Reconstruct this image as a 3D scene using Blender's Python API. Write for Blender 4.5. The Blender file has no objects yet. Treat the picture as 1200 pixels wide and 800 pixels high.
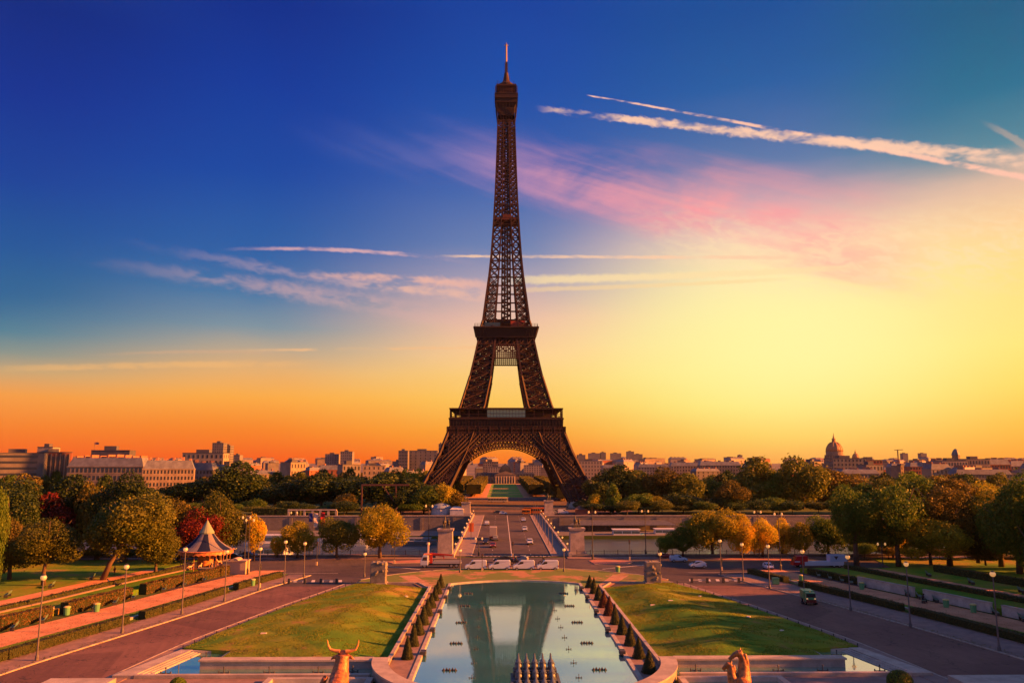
import bpy, math, random
from mathutils import Vector, Matrix
C = bpy.context.scene.collection
scene = bpy.context.scene
PI = math.pi
# ---------------------------------------------------------------- camera
FPX, HCAM, VX, VY = 935., 28., 587., 539.
CAM = (-3.25, 0., HCAM)
TH = math.atan((VY-400)/FPX)
YAW = math.atan((600-VX)/math.hypot(FPX, VY-400))
cam_d = bpy.data.cameras.new('camera'); cam = bpy.data.objects.new('camera', cam_d); C.objects.link(cam)
cam.location = CAM; cam.rotation_euler = (PI/2+TH, 0, -YAW)
cam_d.sensor_width = 36; cam_d.lens = FPX/1200*36; cam_d.clip_start = 1; cam_d.clip_end = 30000
scene.camera = cam
scene.view_settings.view_transform = 'Standard'; scene.view_settings.look = 'None'
scene.view_settings.exposure = 2.0; scene.view_settings.gamma = 1
scene.view_settings.use_curve_mapping = False
SUN_EL, SUN_AZ = math.radians(17.5), math.radians(96.0)     # azimuth from +Y towards +X
SUN_STRENGTH = 5.0
sun_d = bpy.data.lights.new('sun', 'SUN'); sun = bpy.data.objects.new('sun', sun_d); C.objects.link(sun)
sun_d.energy = SUN_STRENGTH; sun_d.angle = math.radians(0.6); sun_d.color = (1.0, 0.27, 0.035)
sdir = Vector((math.sin(SUN_AZ)*math.cos(SUN_EL), math.cos(SUN_AZ)*math.cos(SUN_EL), math.sin(SUN_EL)))
sun.rotation_euler = sdir.to_track_quat('Z', 'Y').to_euler(); sun.location = (300, 0, 200)

_sy, _cy, _st, _ct = math.sin(YAW), math.cos(YAW), math.sin(TH), math.cos(TH)
_F = (_sy*_ct, _cy*_ct, _st); _R = (_cy, -_sy, 0); _U = (-_sy*_st, -_cy*_st, _ct)
def ray(px, py):
    a = (px-600)/FPX; b = (400-py)/FPX
    return [_F[i]+a*_R[i]+b*_U[i] for i in range(3)]
def G(px, py, z=0.):
    """ground point seen at a photo pixel"""
    d = ray(px, py); t = (z-CAM[2])/d[2]
    return CAM[0]+t*d[0], CAM[1]+t*d[1]
def AT(px, py, Y):
    """point at depth Y seen at a photo pixel"""
    d = ray(px, py); t = (Y-CAM[1])/d[1]
    return CAM[0]+t*d[0], Y, CAM[2]+t*d[2]

# ---------------------------------------------------------------- node helper
class S:
    """wraps a socket so that + - * / build math nodes"""
    nt = None
    def __init__(s, v): s.v = v
    @staticmethod
    def m(op, *a, clamp=False):
        n = S.nt.nodes.new('ShaderNodeMath'); n.operation = op; n.use_clamp = clamp
        for i, x in enumerate(a):
            x = x.v if isinstance(x, S) else x
            if isinstance(x, (int, float)): n.inputs[i].default_value = x
            else: S.nt.links.new(x, n.inputs[i])
        return S(n.outputs[0])
    def __add__(s, o): return S.m('ADD', s, o)
    __radd__ = __add__
    def __sub__(s, o): return S.m('SUBTRACT', s, o)
    def __rsub__(s, o): return S.m('SUBTRACT', o, s)
    def __mul__(s, o): return S.m('MULTIPLY', s, o)
    __rmul__ = __mul__
    def __truediv__(s, o): return S.m('DIVIDE', s, o)
def sm(x, e0, e1):
    n = S.nt.nodes.new('ShaderNodeMapRange'); n.interpolation_type = 'SMOOTHSTEP'
    S.nt.links.new(x.v, n.inputs[0])
    if e0 <= e1: n.inputs[1].default_value = e0; n.inputs[2].default_value = e1
    else: n.inputs[1].default_value = e1; n.inputs[2].default_value = e0; n.inputs[3].default_value = 1; n.inputs[4].default_value = 0
    return S(n.outputs[0])
def lin(c): return tuple(((v/255)/12.92 if v/255 <= .04045 else ((v/255+.055)/1.055)**2.4) for v in c)
def ramp(x, stops, interp='LINEAR'):
    n = S.nt.nodes.new('ShaderNodeValToRGB'); n.color_ramp.interpolation = interp
    cr = n.color_ramp
    while len(cr.elements) > 1: cr.elements.remove(cr.elements[-1])
    stops = sorted(stops)
    cr.elements[0].position = stops[0][0]; cr.elements[0].color = tuple(stops[0][1])+(1,)
    for p, c in stops[1:]:
        e = cr.elements.new(p); e.color = tuple(c)+(1,)
    S.nt.links.new(x.v, n.inputs[0]); return n.outputs[0]
def mixc(f, a, b, mode='MIX'):
    n = S.nt.nodes.new('ShaderNodeMix'); n.data_type = 'RGBA'; n.blend_type = mode
    for idx, x in ((0, f), (6, a), (7, b)):
        x = x.v if isinstance(x, S) else x
        if isinstance(x, (int, float)): n.inputs[idx].default_value = x
        elif isinstance(x, tuple): n.inputs[idx].default_value = x+(1,) if len(x) == 3 else x
        else: S.nt.links.new(x, n.inputs[idx])
    return n.outputs[2]
def comb(x, y, z=0.):
    n = S.nt.nodes.new('ShaderNodeCombineXYZ')
    for i, v in enumerate((x, y, z)):
        if isinstance(v, S): S.nt.links.new(v.v, n.inputs[i])
        else: n.inputs[i].default_value = v
    return n.outputs[0]
def noise(vec, scale, detail=3, rough=.5, dist=0.):
    n = S.nt.nodes.new('ShaderNodeTexNoise'); n.inputs['Scale'].default_value = scale
    n.inputs['Detail'].default_value = detail; n.inputs['Roughness'].default_value = rough
    n.inputs['Distortion'].default_value = dist
    if vec is not None: S.nt.links.new(vec, n.inputs['Vector'])
    return S(n.outputs[0])

# ---------------------------------------------------------------- world: sky by direction
world = bpy.data.worlds.new('World'); scene.world = world; world.use_nodes = True
nt = world.node_tree; S.nt = nt
for n in list(nt.nodes): nt.nodes.remove(n)
wo = nt.nodes.new('ShaderNodeOutputWorld'); bg = nt.nodes.new('ShaderNodeBackground')
nt.links.new(bg.outputs[0], wo.inputs[0])
tc = nt.nodes.new('ShaderNodeTexCoord'); sep = nt.nodes.new('ShaderNodeSeparateXYZ')
nt.links.new(tc.outputs['Generated'], sep.inputs[0])
sx, sy_, sz = (S(sep.outputs[i]) for i in range(3))
az = S.m('ARCTAN2', sx, sy_)
el = S.m('ARCTAN2', sz, S.m('SQRT', sx*sx+sy_*sy_))
def AE(px, py):
    d = ray(px, py); return math.atan2(d[0], d[1]), math.atan2(d[2], math.hypot(d[0], d[1]))
wn = noise(comb(az*1.6, el*5.0), 2.2, 4, .55)
wn2 = noise(comb(az*1.0, el*9.0, 3.3), 3.0, 5, .6)
elw = S.m('MAXIMUM', el, 0.0)+(wn-.5)*.045*sm(el, 0.0, .2)
COLS = [
 (0,   [(0,(0,36,126)),(100,(0,44,142)),(200,(2,60,150)),(290,(14,82,150)),(345,(34,98,146)),(385,(78,126,146)),(412,(135,146,136)),(435,(205,166,112)),(462,(250,158,60)),(500,(255,130,14)),(538,(255,90,0))]),
 (300, [(0,(0,42,136)),(100,(0,54,152)),(200,(4,68,160)),(290,(34,92,162)),(340,(66,116,162)),(385,(125,146,158)),(412,(185,166,140)),(435,(232,176,108)),(462,(255,172,60)),(500,(255,136,12)),(538,(255,92,0))]),
 (600, [(0,(8,62,154)),(100,(14,74,164)),(200,(46,92,170)),(290,(104,126,176)),(335,(176,160,176)),(375,(238,188,162)),(412,(255,204,142)),(440,(255,206,116)),(470,(255,200,84)),(505,(255,168,38)),(538,(255,118,4))]),
 (900, [(0,(6,76,150)),(100,(26,92,160)),(190,(86,116,168)),(235,(196,156,176)),(275,(250,204,182)),(320,(255,226,172)),(380,(255,240,148)),(430,(255,244,126)),(475,(255,232,84)),(510,(255,202,26)),(538,(255,150,0))]),
 (1200,[(0,(0,92,132)),(100,(14,110,144)),(170,(78,134,152)),(215,(226,186,160)),(260,(255,208,150)),(320,(255,220,126)),(400,(255,228,104)),(450,(255,216,72)),(500,(255,186,26)),(538,(255,150,8))]),
]
zen = lin((0, 26, 92))
ramps = []
for cx, st in COLS:
    s2 = [(max(0., AE(cx, y)[1])/1.6, lin(c)) for y, c in st]
    s2 += [(.8/1.6, lin((50,84,150))), (1.3/1.6, lin((98,120,168)))]
    ramps.append((AE(cx, 300)[0], ramp(elw/1.6, s2)))
back = ramp(elw/1.6, [(0, lin((180,130,130))), (.12, lin((158,138,155))), (.3, lin((98,112,160))), (.8, lin((98,120,168)))])
warm = ramp(elw/1.6, [(0, lin((255,150,20))), (.08, lin((255,205,80))), (.2, lin((210,170,130))), (.35, lin((80,108,150))), (.8, lin((98,120,168)))])
seq = [(-2.2, back), (-1.2, back)] + ramps + [(1.45, warm), (2.4, back)]
col = seq[0][1]
for (a0, _), (a1, c1) in zip(seq[:-1], seq[1:]):
    col = mixc(sm(az+(wn-.5)*.12, a0, a1), col, c1)
# sun glow low on the right
ga, ge = AE(935, 405)
dd = ((az-ga)*(az-ga)*1.0+(el-ge)*(el-ge)*3.2)
col = mixc(S.m('EXPONENT', dd*-22.)*.7, col, lin((255, 249, 172)))
def quad(p):   # curve el(az) through three photo points
    (x0, y0), (x1, y1), (x2, y2) = [AE(*q) for q in p]
    def f(a):
        l0 = (a-x1)*(a-x2)/((x0-x1)*(x0-x2)); l1 = (a-x0)*(a-x2)/((x1-x0)*(x1-x2)); l2 = (a-x0)*(a-x1)/((x2-x0)*(x2-x1))
        return l0*y0+l1*y1+l2*y2
    return f
wob = noise(comb(az*60., el*60.), 1.6, 4, .62)
wob2 = noise(comb(az*24.+el*26., el*30., 7.), 3.2, 3, .6)
brk = noise(comb(az*9., el*22., 1.7), 2.2, 3, .6)
def trail(p, c, w0, w1, amp, op, x0, x1, fade=.05, brk_amt=0., soft=0):
    """w in photo pixels at the two ends"""
    global col
    f = quad(p); a0 = AE(x0, p[0][1])[0]; a1 = AE(x1, p[2][1])[0]
    d = S.m('ABSOLUTE', el-f(az)+(wob2-.5)*amp/935.)
    w = ((az-a0)/(a1-a0)*(w1-w0)+w0)/935.*.5
    t = d/w
    m = sm(t+(wob-.5)*(1.1+soft*.5), 1.25+soft*1.1, .35*(1-soft))*sm(az, a0, a0+fade)*sm(az, a1+.002, a1-fade if x1 < 1200 else a1)*op
    if brk_amt: m = m*sm(brk, .5-brk_amt*.5, .5+brk_amt*.2)
    col = mixc(m, col, lin(c))
# broad pink cirrus wedge
f_lo = quad([(300, 165), (560, 232), (860, 310)]); f_hi = quad([(310, 138), (640, 175), (1080, 236)])
cir = noise(comb(az*3.+el*5., el*14.+az*4., 5.), 2.2, 6, .58, .35)
m = sm(el-f_lo(az)+(cir-.5)*.05, -.004, .035)*sm(f_hi(az)-el+(cir-.5)*.06, -.03, .045)*sm(az, AE(300, 100)[0], AE(620, 100)[0])*sm(az, AE(1120, 100)[0], AE(900, 100)[0])
pinkc = mixc(sm(az, AE(420, 100)[0], AE(860, 100)[0]), lin((128, 124, 186)), lin((255, 160, 160)))
lump = noise(comb(az*5., el*11., 8.), 1.6, 5, .6, .4)
cm_ = m*1.15*(sm(cir, .30, .75)*.45+sm(lump, .33, .68)*.5)*(sm(az, AE(300, 100)[0], AE(760, 100)[0])*.5+.5)
col = mixc(cm_, col, pinkc)
# rippled bright cloud at the right
rip = noise(comb(az*40.+el*60., el*60.-az*10., 2.), 1.2, 4, .6, .8)
fr = quad([(720, 265), (930, 300), (1190, 285)])
m = sm(S.m('ABSOLUTE', el-fr(az)), .065, .0)*sm(az, AE(700, 1)[0], AE(880, 1)[0])*sm(rip, .4, .62)*.5
col = mixc(m, col, lin((255, 226, 178)))
trail([(100, 305), (300, 335), (565, 376)], (226, 176, 168), 8, 18, 12, .5, 60, 640, .3, .3, 1)
trail([(160, 285), (300, 312), (560, 350)], (226, 180, 176), 6, 12, 12, .35, 120, 640, .25, .3, 1)
trail([(300, 322), (450, 326), (565, 334)], (250, 186, 160), 4, 12, 8, .75, 310, 660, .16, .3, .6)
trail([(360, 328), (480, 338), (590, 350)], (250, 190, 160), 4, 12, 8, .6, 370, 640, .12, .3, .8)
trail([(260, 292), (400, 293), (482, 299)], (246, 186, 178), 3.5, 4.5, 3, .7, 255, 560, .1, .4, .3)
trail([(470, 300), (700, 301), (960, 302)], (255, 205, 165), 3.5, 5, 2, .8, 500, 960, .06, .5)
trail([(610, 328), (800, 323), (1000, 313)], (255, 224, 165), 12, 7, 3, .75, 560, 1040, .1)
trail([(600, 340), (800, 333), (1000, 322)], (255, 214, 150), 7, 4, 2, .5, 560, 960, .1)
trail([(230, 411), (400, 409), (545, 407)], (250, 190, 130), 3, 5, 2, .7, 250, 640, .12, .3)
trail([(0, 432), (180, 428), (370, 425)], (250, 186, 110), 7, 8, 3, .5, -60, 400, .12, .4)
trail([(80, 418), (240, 412), (330, 414)], (220, 170, 130), 3, 5, 3, .4, 90, 360, .1)
trail([(1145, 142), (1180, 158), (1215, 180)], (200, 170, 150), 6, 14, 4, .5, 1145, 1240, .03)
trail([(685, 111), (900, 150), (1200, 208)], (255, 196, 170), 1.6, 8, 1.5, .95, 686, 1240, .01, .22)
trail([(630, 127), (900, 158), (1200, 187)], (255, 204, 172), 6, 17, 9, .95, 625, 1240, .05, .35)
sky = nt.nodes.new('ShaderNodeTexSky'); sky.sky_type = 'NISHITA'; sky.sun_disc = False
sky.sun_elevation = SUN_EL; sky.sun_rotation = SUN_AZ; sky.altitude = 60; sky.air_density = 1.0; sky.dust_density = 1.0
SKYK = 10./2**scene.view_settings.exposure
# the day-sky model carries a little of the light, the twilight gradient the rest
col = mixc(1.0, mixc(1.0, col, (SKYK, SKYK, SKYK), 'MULTIPLY'), mixc(1.0, sky.outputs[0], (.012, .012, .012), 'MULTIPLY'), 'ADD')
nt.links.new(col, bg.inputs[0]); bg.inputs[1].default_value = 0.1
world.cycles.sampling_method = 'MANUAL'; world.cycles.sample_map_resolution = 1024

# ---------------------------------------------------------------- materials
MATS = {}
def mat(name, c, rough=.8, c2=None, ns=1.0, bump=0., bs=None, metal=0., spec=.3, emit=None, coord='Object', detail=4, lo=.35, hi=.65, rnd=0.):
    """procedural material: base colour with noise towards c2, optional bump"""
    if name in MATS: return MATS[name]
    m = bpy.data.materials.new(name); m.use_nodes = True; MATS[name] = m
    nt = m.node_tree; S.nt = nt; p = nt.nodes['Principled BSDF']
    p.inputs['Roughness'].default_value = rough; p.inputs['Metallic'].default_value = metal
    p.inputs['Specular IOR Level'].default_value = spec
    tc = nt.nodes.new('ShaderNodeTexCoord'); vec = tc.outputs['Object']
    if coord == 'World':
        g = nt.nodes.new('ShaderNodeNewGeometry'); vec = g.outputs['Position']
    colr = tuple(c)
    if c2 is not None:
        f = sm(noise(vec, ns, detail, .6), lo, hi)
        f2 = noise(vec, ns*7.3, 3, .6)
        colr = mixc(f, tuple(c), tuple(c2))
        colr = mixc(.35, colr, mixc(1., colr, mixc(f2, (.45,.45,.45), (1.5,1.5,1.5)), 'MULTIPLY'))
    if rnd:
        oi = nt.nodes.new('ShaderNodeObjectInfo')
        r = S(oi.outputs['Random'])*2*rnd+(1-rnd)
        colr = mixc(1., colr, comb(r, r, r), 'MULTIPLY')
    if isinstance(colr, tuple): p.inputs['Base Color'].default_value = colr+(1,)
    else: nt.links.new(colr, p.inputs['Base Color'])
    if bump:
        b = nt.nodes.new('ShaderNodeBump'); b.inputs['Strength'].default_value = bump; b.inputs['Distance'].default_value = .1
        h = noise(vec, bs or ns*8, 4, .6); nt.links.new(h.v, b.inputs['Height']); nt.links.new(b.outputs[0], p.inputs['Normal'])
    if emit:
        p.inputs['Emission Color'].default_value = tuple(emit[:3])+(1,); p.inputs['Emission Strength'].default_value = emit[3]
    return m
def leaf_mat(name, c1, c2, trans=.35, hue=.12):
    if name in MATS: return MATS[name]
    m = bpy.data.materials.new(name); m.use_nodes = True; MATS[name] = m
    nt = m.node_tree; S.nt = nt; p = nt.nodes['Principled BSDF']
    g = nt.nodes.new('ShaderNodeNewGeometry'); oi = nt.nodes.new('ShaderNodeObjectInfo')
    tc = nt.nodes.new('ShaderNodeTexCoord')
    n = noise(tc.outputs['Object'], 1.7, 3, .6)
    f = S(g.outputs['Random Per Island'])*.55+sm(n, .35, .65)*.45
    c = mixc(f, c1, c2)
    r = S(oi.outputs['Random'])*.5+.75
    c = mixc(1., c, comb(r*1.05, r, r*.95), 'MULTIPLY')
    nt.links.new(c, p.inputs['Base Color']); p.inputs['Roughness'].default_value = .55
    p.inputs['Specular IOR Level'].default_value = .25
    t = nt.nodes.new('ShaderNodeBsdfTranslucent'); nt.links.new(c, t.inputs[0])
    mx = nt.nodes.new('ShaderNodeMixShader'); mx.inputs[0].default_value = trans
    nt.links.new(p.outputs[0], mx.inputs[1]); nt.links.new(t.outputs[0], mx.inputs[2])
    nt.links.new(mx.outputs[0], nt.nodes['Material Output'].inputs[0])
    return m

# ---------------------------------------------------------------- mesh builder
class MB:
    def __init__(s): s.v = []; s.f = []; s.mi = []; s.mats = []; s.cur = 0
    def use(s, m):
        if m not in s.mats: s.mats.append(m)
        s.cur = s.mats.index(m); return s
    def add(s, vs, fs):
        o = len(s.v); s.v += [tuple(p) for p in vs]
        s.f += [tuple(i+o for i in f) for f in fs]; s.mi += [s.cur]*len(fs); return s
    def box(s, x0, x1, y0, y1, z0, z1, rz=0, c=None, taper=1., ty=None):
        cx, cy = (x0+x1)/2, (y0+y1)/2
        ty = taper if ty is None else ty
        vs = []
        for z, tx, t2 in ((z0, 1., 1.), (z1, taper, ty)):
            for x, y in ((x0, y0), (x1, y0), (x1, y1), (x0, y1)):
                vs.append((cx+(x-cx)*tx, cy+(y-cy)*t2, z))
        if rz:
            px, py = c or (cx, cy); a, b = math.cos(rz), math.sin(rz)
            vs = [(px+(x-px)*a-(y-py)*b, py+(x-px)*b+(y-py)*a, z) for x, y, z in vs]
        return s.add(vs, [(3,2,1,0),(4,5,6,7),(0,1,5,4),(1,2,6,5),(2,3,7,6),(3,0,4,7)])
    def bar(s, p, q, w, w2=None, caps=False, n=4):
        p = Vector(p); q = Vector(q); d = q-p
        if d.length < 1e-6: return s
        d.normalize(); u = d.cross(Vector((0,0,1)) if abs(d.z) < .95 else Vector((0,1,0))); u.normalize(); v = d.cross(u)
        w2 = w if w2 is None else w2
        vs = []
        for c_, r in ((p, w), (q, w2)):
            for k in range(n):
                a = 2*PI*(k+.5)/n; rr = r*.7071 if n == 4 else r*.5
                vs.append(c_+u*(math.cos(a)*rr)+v*(math.sin(a)*rr))
        fs = [(k, (k+1)%n, n+(k+1)%n, n+k) for k in range(n)]
        if caps: fs += [tuple(range(n))[::-1], tuple(range(n, 2*n))]
        return s.add(vs, fs)
    def tube(s, pts, rad, n=8, caps=True):
        pts = [Vector(p) for p in pts]; rings = []
        if not isinstance(rad, (list, tuple)): rad = [rad]*len(pts)
        up = None
        for i, p in enumerate(pts):
            d = (pts[min(i+1, len(pts)-1)]-pts[max(i-1, 0)]).normalized()
            if up is None: up = d.cross(Vector((.3,.1,1)) if abs(d.z) < .9 else Vector((0,1,.1))).normalized()
            u = (up-d*up.dot(d)).normalized(); up = u; v = d.cross(u)
            rings.append([p+u*math.cos(2*PI*k/n)*rad[i]+v*math.sin(2*PI*k/n)*rad[i] for k in range(n)])
        vs = [x for r in rings for x in r]; fs = []
        for i in range(len(pts)-1):
            for k in range(n): fs.append((i*n+k, i*n+(k+1)%n, (i+1)*n+(k+1)%n, (i+1)*n+k))
        if caps: fs += [tuple(range(n))[::-1], tuple(range((len(pts)-1)*n, len(pts)*n))]
        return s.add(vs, fs)
    def lathe(s, prof, n=24, c=(0,0,0), a0=0., a1=2*PI, cap=True):
        full = abs(a1-a0-2*PI) < 1e-6; m = n if full else n+1; vs = []; fs = []
        for r, z in prof:
            for k in range(m):
                a = a0+(a1-a0)*k/n; vs.append((c[0]+r*math.cos(a), c[1]+r*math.sin(a), c[2]+z))
        for i in range(len(prof)-1):
            for k in range(n):
                k2 = (k+1)%m; fs.append((i*m+k, i*m+k2, (i+1)*m+k2, (i+1)*m+k))
        if cap and full:
            if prof[0][0] > .001: fs.append(tuple(range(m))[::-1])
            if prof[-1][0] > .001: fs.append(tuple(range((len(prof)-1)*m, len(prof)*m)))
        return s.add(vs, fs)
    def poly(s, pts, z0, z1=None):
        """flat polygon, or prism when z1 is given"""
        n = len(pts); z = [p[2] if len(p) > 2 else z0 for p in pts]
        ar = sum(pts[i][0]*pts[(i+1)%n][1]-pts[(i+1)%n][0]*pts[i][1] for i in range(n))
        if ar < 0: pts = pts[::-1]
        if z1 is None: return s.add([(p[0], p[1], z0) for p in pts], [tuple(range(n))])
        s.add([(p[0], p[1], z0) for p in pts]+[(p[0], p[1], z1) for p in pts],
              [tuple(range(n))[::-1], tuple(range(n, 2*n))]+[(i, (i+1)%n, n+(i+1)%n, n+i) for i in range(n)])
        return s
    def side_prism(s, prof, y0, y1, topin=0., zin=None):
        """profile in x,z extruded along y; points above zin pulled in by topin"""
        n = len(prof)
        ar = sum(prof[i][0]*prof[(i+1)%n][1]-prof[(i+1)%n][0]*prof[i][1] for i in range(n))
        if ar > 0: prof = prof[::-1]
        def yy(y, z, sg): return y+sg*(topin if (zin is not None and z > zin) else 0)
        vs = [(x, yy(y0, z, 1), z) for x, z in prof]+[(x, yy(y1, z, -1), z) for x, z in prof]
        return s.add(vs, [tuple(range(n))[::-1], tuple(range(n, 2*n))]+[(i, (i+1)%n, n+(i+1)%n, n+i) for i in range(n)])
    def strip(s, L, R):
        n = len(L); return s.add(list(L)+list(R), [(i, i+1, n+i+1, n+i) if True else 0 for i in range(n-1)])
    def xf(s, loc=(0,0,0), rz=0., sc=1.):
        a, b = math.cos(rz), math.sin(rz)
        s.v = [(loc[0]+sc*(x*a-y*b), loc[1]+sc*(x*b+y*a), loc[2]+sc*z) for x, y, z in s.v]; return s
    def mesh(s, name, m=None, smooth=False):
        me = bpy.data.meshes.new(name); me.from_pydata(s.v, [], s.f)
        ms = s.mats if s.mats else [m]
        for x in ms: me.materials.append(x)
        if s.mats: me.polygons.foreach_set('material_index', s.mi)
        if smooth: me.polygons.foreach_set('use_smooth', [True]*len(me.polygons))
        me.update(); return me
    def build(s, name, m=None, parent=None, smooth=False, loc=None, rz=0.):
        return link(name, s.mesh(name, m, smooth), parent, loc, rz)
def link(name, me, parent=None, loc=None, rz=0., sc=None):
    o = bpy.data.objects.new(name, me); C.objects.link(o)
    if parent: o.parent = parent
    if loc is not None: o.location = loc
    if rz: o.rotation_euler = (0, 0, rz)
    if sc is not None: o.scale = sc if isinstance(sc, (tuple, list)) else (sc, sc, sc)
    return o
def tag(o, label, cat, group=None):
    o['label'] = label; o['category'] = cat
    if group: o['group'] = group
    return o
def thing(name, label, cat, loc=(0,0,0), rz=0., group=None):
    o = bpy.data.objects.new(name, None); C.objects.link(o); o.location = loc; o.rotation_euler = (0,0,rz)
    o.empty_display_size = .5
    return tag(o, label, cat, group)
def struct(o, kind='structure', label=None):
    o['kind'] = kind
    if label: o['label'] = label
    return o
def dup(root, loc, rz=0., label=None, group=None, sc=None):
    r = root.copy(); C.objects.link(r); r.location = loc; r.rotation_euler = (0, 0, rz)
    if sc is not None: r.scale = sc if isinstance(sc, (tuple, list)) else (sc, sc, sc)
    if label: r['label'] = label
    if group: r['group'] = group
    for ch in list(root.children):
        c = ch.copy(); C.objects.link(c); c.parent = r
        for g in ch.children:
            d = g.copy(); C.objects.link(d); d.parent = c
    return r
ORD = ['first','second','third','fourth','fifth','sixth','seventh','eighth','ninth','tenth','eleventh','twelfth','thirteenth','fourteenth','fifteenth','sixteenth','seventeenth','eighteenth','nineteenth','twentieth']
for _t in ('twenty','thirty','forty','fifty'):
    ORD += [f'{_t}-{o}' for o in ORD[:9]] + [{'twenty':'thirtieth','thirty':'fortieth','forty':'fiftieth','fifty':'sixtieth'}[_t]]
def interp(tab, y):
    if y <= tab[0][0]: return tab[0][1]+(y-tab[0][0])*(tab[1][1]-tab[0][1])/(tab[1][0]-tab[0][0])
    for (a, b), (c, d) in zip(tab[:-1], tab[1:]):
        if y <= c: return b+(y-a)*(d-b)/(c-a)
    return tab[-1][1]+(y-tab[-1][0])*(tab[-1][1]-tab[-2][1])/(tab[-1][0]-tab[-2][0])
def frange(a, b, n): return [a+(b-a)*i/n for i in range(n+1)]
# ================================================================ SETTING
rnd = random.Random(7)
def asphalt_mat(name, c1, c2):
    m = bpy.data.materials.new(name); m.use_nodes = True; MATS[name] = m; nt = m.node_tree; S.nt = nt; p = nt.nodes['Principled BSDF']
    g = nt.nodes.new('ShaderNodeNewGeometry'); v = g.outputs['Position']
    vo = nt.nodes.new('ShaderNodeTexVoronoi'); vo.inputs['Scale'].default_value = .055; nt.links.new(v, vo.inputs['Vector'])
    sp = nt.nodes.new('ShaderNodeSeparateXYZ'); nt.links.new(v, sp.inputs[0])
    pt = nt.nodes.new('ShaderNodeSeparateColor'); nt.links.new(vo.outputs['Color'], pt.inputs[0])
    big = noise(v, .05, 5, .65, .6); mid = noise(v, .9, 5, .7); streak = noise(comb(S(sp.outputs[0])*.9+S(sp.outputs[1])*.22, S(sp.outputs[1])*.03), 1.3, 4, .6)
    c = mixc(sm(big, .35, .65), c1, c2)
    c = mixc(sm(S(pt.outputs[0]), .66, .675)*.6, c, mixc(1., c, (.6,.6,.62), 'MULTIPLY'))
    f = .35+mid*.65+streak*.65; c = mixc(1., c, comb(f, f, f), 'MULTIPLY')
    ed = nt.nodes.new('ShaderNodeTexVoronoi'); ed.feature = 'DISTANCE_TO_EDGE'; ed.inputs['Scale'].default_value = .11
    mp = nt.nodes.new('ShaderNodeVectorMath'); mp.operation = 'ADD'; nn = nt.nodes.new('ShaderNodeTexNoise'); nn.inputs['Scale'].default_value = .6; nt.links.new(v, nn.inputs['Vector'])
    ms = nt.nodes.new('ShaderNodeVectorMath'); ms.operation = 'SCALE'; ms.inputs['Scale'].default_value = 5.; nt.links.new(nn.outputs['Color'], ms.inputs[0]); nt.links.new(v, mp.inputs[0]); nt.links.new(ms.outputs[0], mp.inputs[1]); nt.links.new(mp.outputs[0], ed.inputs['Vector'])
    c = mixc(sm(S(ed.outputs['Distance']), .014, .004)*.7, c, (.02,.018,.018))
    nt.links.new(c, p.inputs['Base Color']); p.inputs['Roughness'].default_value = .8; p.inputs['Specular IOR Level'].default_value = .3
    b = nt.nodes.new('ShaderNodeBump'); b.inputs['Strength'].default_value = .3; b.inputs['Distance'].default_value = .03; h = noise(v, 20, 3, .6); nt.links.new(h.v, b.inputs['Height']); nt.links.new(b.outputs[0], p.inputs['Normal'])
    return m
asphalt = asphalt_mat('asphalt', (.125,.062,.054), (.17,.09,.075))
asphalt2 = asphalt_mat('avenue_asphalt', (.058,.045,.046), (.09,.068,.067))
paving = mat('paving', (.19,.13,.12), .85, (.26,.175,.155), .5, .2, 8., coord='World')
kerbst = mat('kerb_stone', (.42,.36,.31), .8, (.3,.25,.22), .8, .2, 8., coord='World')
gravel = mat('gravel_path', (.47,.20,.10), .95, (.58,.28,.15), .25, .4, 14., coord='World')
dirt = mat('bare_soil', (.34,.17,.10), .95, (.42,.24,.15), .4, .4, 12., coord='World')
stone = mat('pale_stone', (.42,.36,.32), .75, (.3,.26,.24), .45, .3, 6., coord='World')
stone_dk = mat('weathered_stone', (.19,.17,.165), .85, (.30,.265,.25), .25, .5, 3., coord='World')
concrete = mat('concrete', (.3,.27,.26), .8, (.22,.2,.2), .5, .25, 6., coord='World')
turf = mat('turf', (.045,.075,.016), .95, (.075,.095,.02), .05, .6, 9., coord='World')
hedge_m = leaf_mat('hedge_leaf', (.035,.06,.012), (.10,.085,.02), .2)
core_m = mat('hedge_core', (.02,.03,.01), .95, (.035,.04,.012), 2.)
paint = mat('road_paint', (.62,.58,.55), .7, (.45,.42,.4), 3., coord='World')
iron_dk = mat('dark_iron', (.035,.035,.04), .5, (.05,.045,.045), 2., spec=.5)

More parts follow.
